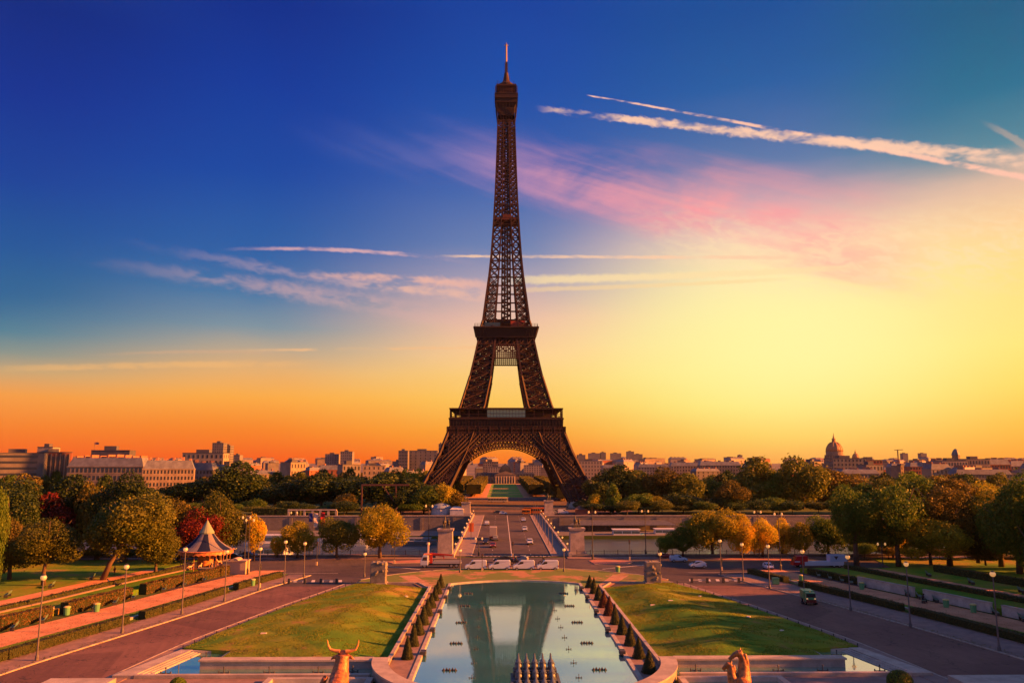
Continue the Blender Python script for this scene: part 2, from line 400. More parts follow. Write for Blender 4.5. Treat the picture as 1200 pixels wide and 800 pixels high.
def lawn_mat():
    m = bpy.data.materials.new('lawn_grass'); m.use_nodes = True; MATS['lawn'] = m
    nt = m.node_tree; S.nt = nt; p = nt.nodes['Principled BSDF']
    g = nt.nodes.new('ShaderNodeNewGeometry'); v = g.outputs['Position']
    sp = nt.nodes.new('ShaderNodeSeparateXYZ'); nt.links.new(v, sp.inputs[0])
    big = noise(v, .055, 5, .6, .8); mid = noise(v, .35, 4, .65); fine = noise(v, 3.5, 4, .7)
    c = mixc(sm(big, .38, .62), (.08,.18,.014), (.21,.23,.022))
    c = mixc(sm(mid, .45, .75)*.6, c, (.08,.20,.02))
    wear = sm(big*.6+mid*.4, .53, .62)
    c = mixc(wear*.75, c, (.30,.16,.06))
    c = mixc(.75, c, mixc(1., c, mixc(fine, (.4,.4,.4), (1.6,1.6,1.6)), 'MULTIPLY'))
    nt.links.new(c, p.inputs['Base Color']); p.inputs['Roughness'].default_value = .95; p.inputs['Specular IOR Level'].default_value = .1
    b = nt.nodes.new('ShaderNodeBump'); b.inputs['Strength'].default_value = .9; b.inputs['Distance'].default_value = .12
    h = noise(v, 2.2, 6, .75)+mid*1.5; nt.links.new(h.v, b.inputs['Height']); nt.links.new(b.outputs[0], p.inputs['Normal'])
    return m
lawn = lawn_mat()
def water_mat(name, c, rough, bs, bstr, sc=(1,1,1), mirror=.6):
    m = bpy.data.materials.new(name); m.use_nodes = True; nt = m.node_tree; S.nt = nt; p = nt.nodes['Principled BSDF']
    g = nt.nodes.new('ShaderNodeNewGeometry'); mp = nt.nodes.new('ShaderNodeMapping'); mp.inputs['Scale'].default_value = sc
    nt.links.new(g.outputs['Position'], mp.inputs[0])
    murk = noise(g.outputs['Position'], .12, 4, .6)
    nt.links.new(mixc(sm(murk, .35, .65), c, tuple(v*.72 for v in c)), p.inputs['Base Color']); p.inputs['Roughness'].default_value = .3
    b = nt.nodes.new('ShaderNodeBump'); b.inputs['Strength'].default_value = bstr; b.inputs['Distance'].default_value = .05
    h = noise(mp.outputs[0], bs, 4, .55)*(sm(murk, .3, .6)*.8+.35); nt.links.new(h.v, b.inputs['Height'])
    gl = nt.nodes.new('ShaderNodeBsdfGlossy'); gl.inputs[0].default_value = (.90, 1., .88, 1); gl.inputs['Roughness'].default_value = rough; nt.links.new(b.outputs[0], gl.inputs['Normal'])
    fr = nt.nodes.new('ShaderNodeFresnel'); fr.inputs[0].default_value = 1.5
    mx = nt.nodes.new('ShaderNodeMixShader'); nt.links.new(S.m('ADD', S(fr.outputs[0])*.6, mirror*.75, clamp=True).v, mx.inputs[0])
    nt.links.new(p.outputs[0], mx.inputs[1]); nt.links.new(gl.outputs[0], mx.inputs[2]); nt.links.new(mx.outputs[0], nt.nodes['Material Output'].inputs[0])
    return m

# ground sheet with the river trench, out past the horizon
xs = [-7000, -3000, -800, -200, 0, 200, 800, 3000, 7000]
prof = [(-500,-.06),(60,-.06),(241.2,-.06),(241.3,-9.5),(372,-9.5),(372.1,-6.0),(402,-6.0),(402.1,-.06),(900,-.06),(2500,-.06),(7000,-.06)]
b = MB()
for y, z in prof:
    for x in xs: b.v.append((x, y, z))
n = len(xs)
for j in range(len(prof)-1):
    for i in range(n-1): b.f.append((j*n+i, j*n+i+1, (j+1)*n+i+1, (j+1)*n+i)); b.mi.append(0)
struct(b.build('ground', turf))
b = MB(); b.poly([(-6900,1010),(6900,1010),(6900,6900),(-6900,6900)], -.02); struct(b.build('city_ground', mat('city_ground', (.20,.16,.14), .9, (.12,.10,.09), .01, coord='World')))
b = MB(); b.poly([(-900,241.4),(900,241.4),(900,371.9),(-900,371.9)], -7.4)
struct(b.build('river', water_mat('river_water', (.06,.075,.07), .1, .35, .5, mirror=.1)))
b = MB(); b.poly([(-600,372.3),(600,372.3),(600,401.8),(-600,401.8)], -5.97); struct(b.build('lower_quay', mat('quay_paving', (.12,.11,.115), .85, (.17,.155,.155), .1, coord='World')))

KL = [(85,73.5),(116,68.2),(125,66.3),(147,61.3),(160,58.5),(182,54.8),(200,50.5)]      # outer kerb, left
KR = [(85,76.5),(118,70.8),(135,67.6),(158,62.4),(167,60),(182,55.8),(203,50.5)]        # outer kerb, right
FE = [(85,54),(114,51.5),(126,50.2),(133,49.2),(146,46.5),(162,43.2),(175,39.8),(189,36.5)] # lawn fence line
def kerb(s, Y): return interp(KL if s < 0 else KR, Y)
def band(b, s, fa, fb, Y0, Y1, n, z, zthick=None):
    ys = frange(Y0, Y1, n)
    A = [(s*fa(y), y) for y in ys]; B = [(s*fb(y), y) for y in ys]
    if zthick is None:
        m = len(ys); vs = [(x, y, z) for x, y in A]+[(x, y, z) for x, y in B]
        fs = [((i, m+i, m+i+1, i+1) if s > 0 else (i, i+1, m+i+1, m+i)) for i in range(m-1)]
        b.add(vs, fs)
    else:
        for i in range(len(ys)-1):
            pts = [A[i], B[i], B[i+1], A[i+1]]; b.poly(pts, z, z+zthick)
    return b
# avenue along the river + plaza + two garden roads
b = MB(); b.poly([(-900,203),(900,203),(900,238.6),(-900,238.6)], 0.0)
b.poly([(-95,181),(95,181),(95,203),(-95,203)], 0.0)
struct(b.build('avenue', asphalt2))
for s, nm in ((-1,'garden_road_left'),(1,'garden_road_right')):
    b = MB(); band(b, s, lambda y: interp(FE, y)+2.5, lambda y: kerb(s, y), 85, 186, 24, 0.004); struct(b.build(nm, asphalt))
    b = MB(); band(b, s, lambda y: interp(FE, y)-.2, lambda y: interp(FE, y)+2.3, 85, 189, 24, -.02, .1); struct(b.build('pavement', paving))
    b = MB(); band(b, s, lambda y: interp(FE, y)+2.3, lambda y: interp(FE, y)+2.55, 85, 189, 24, -.02, .13); struct(b.build('kerb', kerbst))
    b = MB(); band(b, s, lambda y: kerb(s, y), lambda y: kerb(s, y)+.35, 85, 203, 26, -.02, .17); struct(b.build('kerb', kerbst))
    hd = 5.3 if s < 0 else 8.
    b = MB(); band(b, s, lambda y: kerb(s, y)+.35, lambda y: kerb(s, y)+hd+.1, 85, 203, 26, -.02, .15); struct(b.build('sidewalk', paving))
    p0, p1 = (13., 21.5) if s < 0 else (15.5, 23.5)
    b = MB(); band(b, s, lambda y: kerb(s, y)+p0-(y-130)*.03, lambda y: kerb(s, y)+p1-(y-130)*.035, 85, 212, 26, .05); struct(b.build('gravel_path', gravel))
    b = MB(); band(b, s, lambda y: kerb(s, y)+hd+2.4, lambda y: kerb(s, y)+hd+3.1, 85, 203, 26, -.02, .45); struct(b.build('low_kerb_wall', kerbst))
    b = MB(); band(b, s, lambda y: kerb(s, y)+hd+1.8, lambda y: kerb(s, y)+p0-(y-130)*.03-.02, 85, 206, 26, .03); struct(b.build('grass_strip', lawn))
    # raised terrace beyond, its lawn and upper path
    b = MB(); band(b, s, lambda y: kerb(s, y)+25.2-(y-130)*.03, lambda y: kerb(s, y)+160, 85, 207, 20, -.03, 1.1); struct(b.build('terrace', lawn))
    b = MB(); band(b, s, lambda y: kerb(s, y)+37, lambda y: kerb(s, y)+42, 85, 206, 20, 1.075); struct(b.build('upper_path', gravel))
# the walkway slab and lawns by the pool
def lawn_z(t, Y, k=1.):
    t = min(1, max(0, t)); e = max(0., min(1., (189-Y)/16.)); e = e*e*(3-2*e)
    q = min(1., t/.42); up = q*q*(3-2*q); dn = 1-max(0., (t-.42)/.58)*.72
    n_ = max(0., min(1., (Y-115.7)/7.)); n_ = .48+.52*n_
    return .18+1.45*up*dn*(e*.9+.1)*n_
for s in (-1, 1):
    ny, nx = 44, 26; b = MB(); ys = frange(115.7, 188.8, ny)
    for y in ys:
        xi = 18.95 if y < 181.5 else 18.95+(y-181.5)*1.7
        xo = interp(FE, y)-.3
        if y < 123.6: xo = min(xo, 42.6+.0*(y))
        for i in range(nx+1):
            t = i/nx; x = xi+(xo-xi)*t
            b.v.append((s*x, y, lawn_z(t, y)+(math.sin(x*.7+y*.31)+math.sin(y*.53-x*.4))*.035))
    for j in range(ny):
        for i in range(nx):
            a = j*(nx+1)+i; q = (a, a+1, a+nx+2, a+nx+1); b.f.append(q if s > 0 else q[::-1]); b.mi.append(0)
    m_ = nx+1; rim = [i for i in range(m_)]+[j*m_+nx for j in range(1, ny+1)]+[ny*m_+i for i in range(nx-1, -1, -1)]+[j*m_ for j in range(ny-1, 0, -1)]
    o_ = len(b.v); b.v += [(b.v[i][0], b.v[i][1], -.05) for i in rim]; nr = len(rim)
    for i in range(nr):
        q = (rim[i], o_+i, o_+(i+1)%nr, rim[(i+1)%nr]); b.f.append(q if s > 0 else q[::-1]); b.mi.append(0)
    struct(b.build('lawn', lawn, smooth=False))
    # stone edging of its far side
    b = MB()
    pts = [(s*36.3,189.0),(s*31.6,189.2),(s*22.,189.0),(s*19.2,182.0)]
    for p, q in zip(pts[:-1], pts[1:]): b.bar(p+(.2,), q+(.2,), .4, caps=True)
    struct(b.build('stone_edging', kerbst))
# ring of worn grass between pool and plaza
def arc(r, cy, a0, a1, n): return [(r*math.sin(a0+(a1-a0)*i/n), cy+r*math.cos(a0+(a1-a0)*i/n)) for i in range(n+1)]
ringA = math.asin(36.5/41.5)
worn = bpy.data.materials.new('worn_grass'); worn.use_nodes = True; nt = worn.node_tree; S.nt = nt
g = nt.nodes.new('ShaderNodeNewGeometry'); v = g.outputs['Position']
nn = noise(v, .12, 5, .65, .5); n2 = noise(v, 1.8, 4, .7)
c = mixc(sm(nn, .49, .60), (.11,.15,.018), (.33,.16,.08)); c = mixc(.6, c, mixc(1., c, mixc(n2, (.5,.5,.5), (1.5,1.5,1.5)), 'MULTIPLY'))
nt.links.new(c, nt.nodes['Principled BSDF'].inputs['Base Color']); nt.nodes['Principled BSDF'].inputs['Roughness'].default_value = .95
b = MB(); b.poly(arc(41.0, 175, -ringA, ringA, 40)+[(36.3,189.2),(22.,189.2),(19.,182.2),(14.9,182.2)]+arc(24.3, 169.3, math.asin(14.9/24.3), -math.asin(14.9/24.3), 16)+[(-14.9,182.2),(-19.,182.2),(-22.,189.2),(-36.3,189.2)], -.02, .15)
struct(b.build('worn_lawn', worn))
b = MB(); o_ = arc(41.45, 175, -ringA, ringA, 40); i_ = arc(41.0, 175, -ringA, ringA, 40)
for k in range(40): b.poly([o_[k], o_[k+1], i_[k+1], i_[k]], -.02, .19)
struct(b.build('kerb', kerbst))
for s in (-1, 1):
    b = MB(); pp = [(467,675),(486,674.5),(509,688),(496,690)]; q = [G(*p) for p in pp]
    b.poly([(s*abs(x), y) for x, y in q], .156); struct(b.build('dirt_path', dirt))
# pool
pool_w = water_mat('pool_water', (.035,.30,.31), .012, 1.8, .05)
xsA = arc(24., 169.2, -math.asin(14.5/24.), math.asin(14.5/24.), 18)
yt = xsA[0][1]
b = MB(); b.poly([(-14.5,92)]+xsA+[(14.5,92)], .02); struct(b.build('pool', pool_w))
b = MB()
for s in (-1, 1): b.box(s*14.8-.3, s*14.8+.3, 98, yt, -.1, .3)
o_ = arc(24.5, 169.2, -math.asin(14.7/24.4), math.asin(14.7/24.4), 18); i_ = xsA
for k in range(18): b.poly([o_[k], o_[k+1], i_[k+1], i_[k]], -.1, .24)
struct(b.build('pool_coping', stone))
for s in (-1, 1):
    b = MB(); b.box(s*16.8-1.72, s*16.8+1.72, 98, 182.1, -.05, .2); struct(b.build('pool_walkway', paving))
# front basins
basin_w = water_mat('basin_water', (.05,.28,.28), .02, 1.2, .05)
for s in (-1, 1):
    b = MB(); b.poly([(s*20,110.2),(s*49.7,110.2),(s*48.2,123.0),(s*42.9,123.0),(s*42.9,115),(s*20,115)], .01); struct(b.build('basin_water', basin_w))
    b = MB(); b.poly([(s*20.6,101),(s*60,101),(s*60,109.2),(s*20.6,109.2)], -.02, .02); struct(b.build('paving_court', paving))
b = MB(); b.poly([(-80,84),(80,84),(80,101),(-80,101)], -.03, .012); struct(b.build('lower_court', concrete))

def wall_thing(name, label, cat, parts, group=None, loc=None):
    t = thing(name, label, cat, loc or (0,0,0), 0, group)
    for nm, bb, m in parts: bb.build(nm, m, t)
    return t
for s, sd in ((-1,'left'),(1,'right')):
    b = MB(); b.box(*sorted((s*20.6, s*44)), 114, 115.4, -.05, 1.0)
    c_ = MB(); c_.box(*sorted((s*20.7, s*44.2)), 113.8, 115.6, 1.0, 1.22)
    wall_thing('garden_wall', f'long low stone beam wall across the {sd} front basin below the {sd} lawn', 'wall', [('wall', b, concrete), ('coping', c_, stone)])
    b = MB()
    pin = [(s*20,109.6),(s*50.6,109.6)]
    b.bar((s*20.3,109.7,.1), (s*50.8,109.7,.1), .7, caps=True); 
    b.poly([(s*50.9,109.4),(s*53.6,109.4),(s*50.4,123.8),(s*48.6,123.8)], -.02, .42)
    b.bar((s*50.3,123.3,.1), (s*42.4,123.3,.1), .55, caps=True); b.bar((s*42.6,123.2,.12), (s*42.6,115.6,.12), .6, caps=True)
    st = MB()
    for k in range(3): st.poly([(s*(50.85-.45*k),109.9),(s*(50.4-.45*k),109.9),(s*(48.1-.45*k),122.9),(s*(48.55-.45*k),122.9)], -.02, .32-.1*k)
    wall_thing('basin_rim', f'pale stone rim with steps round the {sd} front basin', 'basin rim', [('rim', b, stone), ('steps', st, stone)])
    # terrace retaining walls of the path
# ring wall at the pool's near end
for s, sd in ((-1,'left'),(1,'right')):
    b = MB(); R0, R1 = 18.6, 20.5
    n = 22; a0, a1 = 0., 1.25
    for k in range(n):
        u, v_ = a0+(a1-a0)*k/n, a0+(a1-a0)*(k+1)/n
        P_ = [(s*R0*math.cos(u),114.6-R0*math.sin(u)),(s*R1*math.cos(u),114.6-R1*math.sin(u)),(s*R1*math.cos(v_),114.6-R1*math.sin(v_)),(s*R0*math.cos(v_),114.6-R0*math.sin(v_))]
        b.poly(P_, -.1, 1.15)
    c_ = MB()
    for k in range(n):
        u, v_ = a0+(a1-a0)*k/n, a0+(a1-a0)*(k+1)/n; r0, r1 = R0-.15, R1+.15
        c_.poly([(s*r0*math.cos(u),114.6-r0*math.sin(u)),(s*r1*math.cos(u),114.6-r1*math.sin(u)),(s*r1*math.cos(v_),114.6-r1*math.sin(v_)),(s*r0*math.cos(v_),114.6-r0*math.sin(v_))], 1.15, 1.38)
    wall_thing('curved_wall', f'curved stone parapet sweeping round the {sd} near corner of the long pool', 'wall', [('wall', b, concrete), ('coping', c_, stone)])
    b = MB(); b.box(*sorted((s*18.55, s*18.9)), 114.8, 181.6, -.1, .62); c_ = MB(); c_.box(*sorted((s*18.45, s*19.0)), 114.8, 181.8, .62, .76)
    wall_thing('pool_wall', f'low stone wall between the {sd} lawn and the row of cone shrubs', 'wall', [('wall', b, stone_dk), ('coping', c_, stone)])
# small rectangular wells at the very bottom of the picture
for s, sd in ((-1,'left'),(1,'right')):
    b = MB()
    for (x0, x1, y0, y1) in ((19.5,33,107.0,107.8),(19.5,20.3,98,107),(32.2,33,98,107)): b.box(*sorted((s*x0, s*x1)), y0, y1, -.02, .55)
    w = MB(); w.box(*sorted((s*20.3, s*32.2)), 98, 107, .0, .03)
    wall_thing('lower_basin', f'small rectangular stone well in front of the {sd} basin', 'basin', [('rim', b, stone), ('water', w, basin_w)])
    b = MB(); p = G(150 if s < 0 else 1120, 800); 
    b.box(p[0]-(8 if s<0 else 2), p[0]+(0 if s<0 else 9), 99, 104, -.02, 1.5)
    wall_thing('corner_block', 'sunlit stone block at the bottom left corner of the gardens' if s < 0 else 'grey stone block at the bottom right beside the round bush', 'stone block', [('block', b, stone)])
    # street-edge post fence round the lawns
    ys = []; y = 112.5+ (12 if True else 0)
    L = []
    while y < 188: L.append((s*interp(FE, y), y)); y += 3.3
    t = thing('post_fence', f'low iron post fence along the road side of the {sd} lawn', 'fence', (L[0][0], L[0][1], 0))
    r = MB()
    for p, q in zip(L[:-1], L[1:]): r.bar(p+(.55,), q+(.55,), .035)
    r.v = [(x-L[0][0], y-L[0][1], z) for x, y, z in r.v]; r.build('rail', iron_dk, t)
    pm = MB(); pm.box(-.07, .07, -.07, .07, .0, .75); pm.lathe([(.09,.75),(.11,.82),(0,.92)], 6); me = pm.mesh('post', iron_dk)
    for p in L: link('post', me, t, (p[0]-L[0][0], p[1]-L[0][1], 0))
# road markings on the plaza
b = MB()
for k in range(18):
    x = -11.2+k*1.32; b.poly([(x,241.5-1.0),(x+.6,240.5),(x+.6,242.3),(x,242.3)], .3) if False else None
for k in range(6):
    for s in (-1, 1):
        x0 = s*(41+k*2.1); b.poly([(x0,192.4),(x0+.8,192.4),(x0+.8+s*.6,195.6),(x0+s*.6,195.6)], .006)
b.poly([(23,214),(36,222.5),(36.4,222.2),(23.4,213.7)], .006); b.poly([(-24,214),(-37,222.5),(-37.4,222.2),(-24.4,213.7)], .006)
b.poly([(-60,206.8),(-44,206.8),(-44,207.0),(-60,207.0)], .006); b.poly([(44,206.8),(110,210),(110,210.2),(44,207.0)], .006)
struct(b.build('road_markings', paint))
b = MB(); b.poly([(98,207.5),(420,207.5),(420,236),(104,236)], .0, .12); struct(b.build('park_lawn', lawn))
b = MB(); b.poly([(-420,214),(-92,214),(-88,234),(-420,234)], .0, .12); struct(b.build('park_lawn', lawn))
# traffic islands
red_pave = mat('red_paving', (.33,.13,.10), .9, (.40,.18,.13), .4, coord='World')
for nm, pts in (('traffic_island', [(690,657),(700,655.5),(738,657),(742,659),(735,660.5),(697,661)]), ('traffic_island', [(300,652),(420,649.5),(435,650.5),(430,652),(310,655)]), ('traffic_island', [(452,658),(495,655.8),(505,657),(498,659.3),(460,660)]),
                ('traffic_island', [(770,648),(850,652.5),(925,655),(930,657),(850,656),(775,651)])):
    b = MB(); q = [G(*p) for p in pts]; b.poly(q, -.02, .14); b.use(red_pave) ; b.mats = [kerbst, red_pave]; b.mi = [0]*len(b.f); b.mi[1] = 1
    struct(b.build(nm))
b = MB(); b.poly([(-900,235.2),(-16,235.2),(-16,238.9),(-900,238.9)], -.02, .15); b.poly([(16,235.2),(900,235.2),(900,238.9),(16,238.9)], -.02, .15); struct(b.build('quay_sidewalk', paving))
# far bank road, forecourt and the long lawn
b = MB(); b.poly([(-900,404),(900,404),(900,418.2),(-900,418.2)], 0.); b.poly([(-60,418.2),(60,418.2),(60,446),(-60,446)], 0.); struct(b.build('far_avenue', asphalt2))
b = MB(); b.poly([(-70,446.2),(70,446.2),(70,616),(-70,616)], .0); struct(b.build('tower_forecourt', mat('forecourt', (.12,.075,.06), .9, (.16,.10,.08), .15, coord='World')))
for i, (y0, y1) in enumerate(((470,484),(620,668),(676,716),(724,800),(812,962))):
    b = MB(); b.poly([(-14,y0),(14,y0),(14,y1),(-14,y1)], .03); struct(b.build('long_lawn', mat('turf_sun_tint', (.13,.28,.02), .95, (.20,.30,.03), .05, coord='World')))  # turf colour raised to stand in for sun the clipped trees block
b = MB(); b.poly([(-32,616),(32,616),(32,975),(-32,975)], .01); struct(b.build('long_walk', gravel))
# ================================================================ IRON TOWER
TY = 545.
iron = mat('tower_iron', (.050,.021,.015), .7, (.034,.016,.012), .05, coord='World', spec=.35)
iron2 = mat('tower_iron_deep', (.04,.02,.015), .7, (.028,.015,.012), .05, coord='World', spec=.3)
HW = [(0,58.),(9.7,52.4),(19.7,47.4),(32.7,41.2),(48.8,35.4),(57.,31.8),(62.7,29.4),(82.6,23.7),(95,21.0),(106,18.8),(116,17.0),(121,15.7),(136,13.9),(150,12.1),(166.4,10.5),(182,9.4),(197.7,8.5),(213,7.8),(229.5,7.15),(250,6.5),(265,6.1),(276,5.9)]
WW = [(0,17.5),(20,16.4),(50,15.8),(62.7,15.2),(82.6,13.4),(106,11.4),(116,10.4)]
hw = lambda z: interp(HW, z); ww = lambda z: interp(WW, z)
tower = thing('iron_tower', 'tall dark brown lattice iron tower with arched base on the axis of the bridge', 'tower', (0.1, TY, 0))
def lattice_face(b, A, B, zs, wX, wH, sub=0, flip=False, cross=1):
    """A(z), B(z) give the two edge points of a face; X braces between levels zs"""
    for i in range(len(zs)-1):
        z0, z1 = zs[i], zs[i+1]
        a0, a1, b0, b1 = Vector(A(z0)), Vector(A(z1)), Vector(B(z0)), Vector(B(z1))
        b.bar(a0, b0, wH)
        for k in range(cross):
            f0, f1 = k/cross, (k+1)/cross
            p0, p1, q0, q1 = a0.lerp(b0, f0), a0.lerp(b0, f1), a1.lerp(b1, f0), a1.lerp(b1, f1)
            b.bar(p0, q1, wX); b.bar(p1, q0, wX)
            if k: b.bar(p0, q0, wX*.8)
        if sub:
            m0, m1 = a0.lerp(a1, .5), b0.lerp(b1, .5); b.bar(m0, m1, sub)
            for u, v_ in ((a0, m1), (b0, m0), (m0, b1), (m1, a1)): b.bar(u, v_, sub)
    b.bar(A(zs[-1]), B(zs[-1]), wH)
def leg(sx, sy, z0, z1, npan, wC, wX, sub, name, cross=1):
    zs = [z0+(z1-z0)*(1-(1-i/npan)**.93) for i in range(npan+1)]
    cor = {}
    for ix in (0, 1):
        for iy in (0, 1):
            cor[ix, iy] = (lambda ix, iy: (lambda z: (sx*(hw(z)-ix*ww(z)), sy*(hw(z)-iy*ww(z)), z)))(ix, iy)
    b = MB(); zz = sorted(set(zs+[k for k, _ in HW if z0 < k < z1]))
    for f in cor.values():
        for p, q in zip(zz[:-1], zz[1:]): b.bar(f(p), f(q), wC)
    for (a, c_) in (((0,0),(1,0)),((0,0),(0,1)),((1,0),(1,1)),((0,1),(1,1))):
        lattice_face(b, cor[a], cor[c_], zs, wX, wX*.9, sub, cross=cross)
    # inner stairs and lift rails running up the leg
    for fx in (.35, .65):
        f = lambda z: (sx*(hw(z)-fx*ww(z)), sy*(hw(z)-.5*ww(z)), z)
        for p, q in zip(zz[:-1], zz[1:]): b.bar(f(p), f(q), .6)
    for k in range(int((z1-z0)/3.2)):
        z = z0+k*3.2; zb = min(z+3.2, z1); a, c_ = (.2, .8) if k % 2 else (.8, .2)
        b.bar((sx*(hw(z)-a*ww(z)), sy*(hw(z)-.45*ww(z)), z), (sx*(hw(zb)-c_*ww(zb)), sy*(hw(zb)-.45*ww(zb)), zb), .9)
    return b.build(name, iron, tower)
for sx_ in (-1, 1):
    for sy2 in (-1, 1):
        leg(sx_, sy2, 1.5, 49, 5, 1.7, 1.2, .55, 'leg', 1)
        leg(sx_, sy2, 60.5, 113, 8, 1.15, .7, .34, 'upper_leg', 1)
        x, y = sx_*(hw(0)-8.7), sy2*(hw(0)-8.7)
        for ix in (-1, 1):
            for iy in (-1, 1): MB().box(x+ix*8-4, x+ix*8+4, y+iy*8-4, y+iy*8+4, -.1, 3.2, taper=.7).build('masonry_foot', stone, tower)

def rot4(v, k):
    x, y, z = v
    return ((x,y,z),(-y,x,z),(-x,-y,z),(y,-x,z))[k]
# great arches, friezes
def side_pts(k, x, z, out=0.):
    return rot4((x, -(hw(z)+out), z), k)
RA, RZ = 40.3, -4.4
for k in range(4):
    b = MB(); n = 56; a0 = math.asin((2.5-RZ)/RA)
    ang = [a0+(PI-2*a0)*i/n for i in range(n+1)]
    def P2(a, r, out):
        x = r*math.cos(a); z = RZ+r*math.sin(a); return rot4((x, -(hw(max(z,0))+out), z), k)
    for i in range(n):
        u, w_ = ang[i], ang[i+1]
        # soffit plate (3 m deep), outer plate
        for r, o0, o1 in ((RA,.9,-3.2),(RA+.55,.9,-3.2)):
            b.add([P2(u,r,o0),P2(w_,r,o0),P2(w_,r,o1),P2(u,r,o1)], [(0,1,2,3)])
        b.add([P2(u,RA,.9),P2(w_,RA,.9),P2(w_,RA+.6,.9),P2(u,RA+.6,.9)], [(0,1,2,3)])
        b.add([P2(u,RA+4.0,.8),P2(w_,RA+4.0,.8),P2(w_,RA+4.7,.8),P2(u,RA+4.7,.8)], [(0,1,2,3)])
        b.add([P2(u,RA+2.0,.7),P2(w_,RA+2.0,.7),P2(w_,RA+2.25,.7),P2(u,RA+2.25,.7)], [(0,1,2,3)])
        b.bar(P2(u,RA+.6,.7), P2(u,RA+4,.7), .42)
        b.bar(P2(u,RA+.6,.7), P2(w_,RA+2.1,.7), .2); b.bar(P2(w_,RA+.6,.7), P2(u,RA+2.1,.7), .2)
        b.bar(P2((u+w_)/2,RA+2.2,.7), P2((u+w_)/2,RA+4,.7), .25)
        b.bar(P2(u,RA+.6,-3), P2(w_,RA+4,-3), .4); b.bar(P2(u,RA+4.2,.7), P2(u,RA+4.2,-3), .4)
    b.build('arch', iron, tower)
    # spandrel lattice between the arch and the belt
    b = MB()
    def inside(x, z): return abs(x) < hw(z)-3 and z < 44 and z > 14 and x*x+(z-RZ)**2 > (RA+4.0)**2
    def seg_family(dx, dz, sp, w_):
        c0 = -90
        while c0 < 90:
            t = -60; run = None
            while t <= 60:
                x, z = (c0+dx*t, 30+dz*t); ok = inside(x, z)
                if ok and run is None: run = (x, z)
                if (not ok) and run is not None:
                    b.bar(side_pts(k, run[0], run[1], .2), side_pts(k, x, z, .2), w_); run = None
                t += .6
            c0 += sp
    seg_family(.7, .7, 2.7, .95); seg_family(-.7, .7, 2.7, .95); seg_family(0, 1, 5.4, .9)
    b.build('spandrel', iron2, tower)
    # belt trusses 39-49 m and the name fascia above
    b = MB()
    nb = 44
    for z0, z1, w_, cr in ((44.2,49.0,.32,1),):
        X = hw(46)+1.0
        b.add([rot4((-X,-(hw(z0)+.6),z0-.6),k),rot4((X,-(hw(z0)+.6),z0-.6),k),rot4((X,-(hw(z0)+.6),z0+.3),k),rot4((-X,-(hw(z0)+.6),z0+.3),k)], [(0,1,2,3)])
        for i in range(nb):
            x0 = -X+2*X*i/nb; x1 = -X+2*X*(i+1)/nb
            P_ = lambda x, z, o=.8: rot4((x, -(hw(46)+o), z), k)
            b.bar(P_(x0,z0), P_(x1,z1), .85); b.bar(P_(x1,z0), P_(x0,z1), .85)
            xm = (x0+x1)/2; zm = (z0+z1)/2
            b.bar(P_(xm,z0), P_(x1,zm), .4); b.bar(P_(xm,z0), P_(x0,zm), .4); b.bar(P_(xm,z1), P_(x1,zm), .4); b.bar(P_(xm,z1), P_(x0,zm), .4)
            if i % 4 == 0: b.bar(P_(x0,z0-.5,1.0), P_(x0,z1,1.0), .7)
    # dark plates of the girder behind, between and over the legs
    for (x0, x1) in ((-36,-20),(20,36)):
        b.add([rot4((x0,-(hw(42)-1.2),39.5),k),rot4((x1,-(hw(42)-1.2),39.5),k),rot4((x1,-(hw(48)-1.2),49),k),rot4((x0,-(hw(48)-1.2),49),k)], [(0,1,2,3)])
    b.build('belt_truss', iron, tower)
    b = MB(); o = 35.6
    b.add([rot4((-o-.3,-o,48.8),k),rot4((o+.3,-o,48.8),k),rot4((o,-o-.3,54.2),k),rot4((-o,-o-.3,54.2),k)], [(0,1,2,3)])
    for i in range(37):
        x = -o+2*o*i/36; b.bar(rot4((x,-o-.25,48.8),k), rot4((x,-o-.6,54.3),k), .45)
    b.bar(rot4((-o-.4,-o-.35,49.1),k), rot4((o+.4,-o-.35,49.1),k), .6); b.bar(rot4((-o-.4,-o-.35,51.2),k), rot4((o+.4,-o-.35,51.2),k), .35)
    b.bar(rot4((-o-.6,-o-.6,54.2),k), rot4((o+.6,-o-.6,54.2),k), .9)
    b.build('name_frieze', iron2, tower)
# first platform: ring deck, gallery, glass pavilions
b = MB()
for (x0,x1,y0,y1) in ((-36,36,-36,-14),(-36,36,14,36),(-36,-14,-14,14),(14,36,-14,14)): b.box(x0,x1,y0,y1,54.3,55.1)
b.build('first_deck', iron2, tower)
b = MB()
for (x0,x1,y0,y1) in ((-36.3,36.3,-36.3,-30),(-36.3,36.3,30,36.3),(-36.3,-30,-30,30),(30,36.3,-30,30)): b.box(x0,x1,y0,y1,60.2,60.9)
for k in range(4):
    for i in range(13):
        x = -35.6+71.2*i/12
        if abs(x) > 13.5: b.bar(rot4((x,-35.8,55),k), rot4((x,-35.8,60.3),k), .4)
        b.bar(rot4((x,-34,55),k), rot4((x,-30.5,60.3),k), .2)
    b.bar(rot4((-35.9,-35.9,57.),k), rot4((35.9,-35.9,57.),k), .22)
    b.bar(rot4((-35.9,-35.9,56.),k), rot4((35.9,-35.9,56.),k), .12)
b.build('gallery', iron2, tower)
for k in range(4):
    b = MB()
    for (x0, x1) in ((-29.5,29.5),):
        p = [rot4((x0,-29.4,55.1),k),rot4((x1,-29.4,55.1),k),rot4((x1,-29.4,60.2),k),rot4((x0,-29.4,60.2),k)]; b.add(p, [(0,1,2,3)])
    b.build('gallery_wall', iron2, tower)
glass_g = mat('pavilion_glass', (.42,.62,.40), .25, spec=.7)
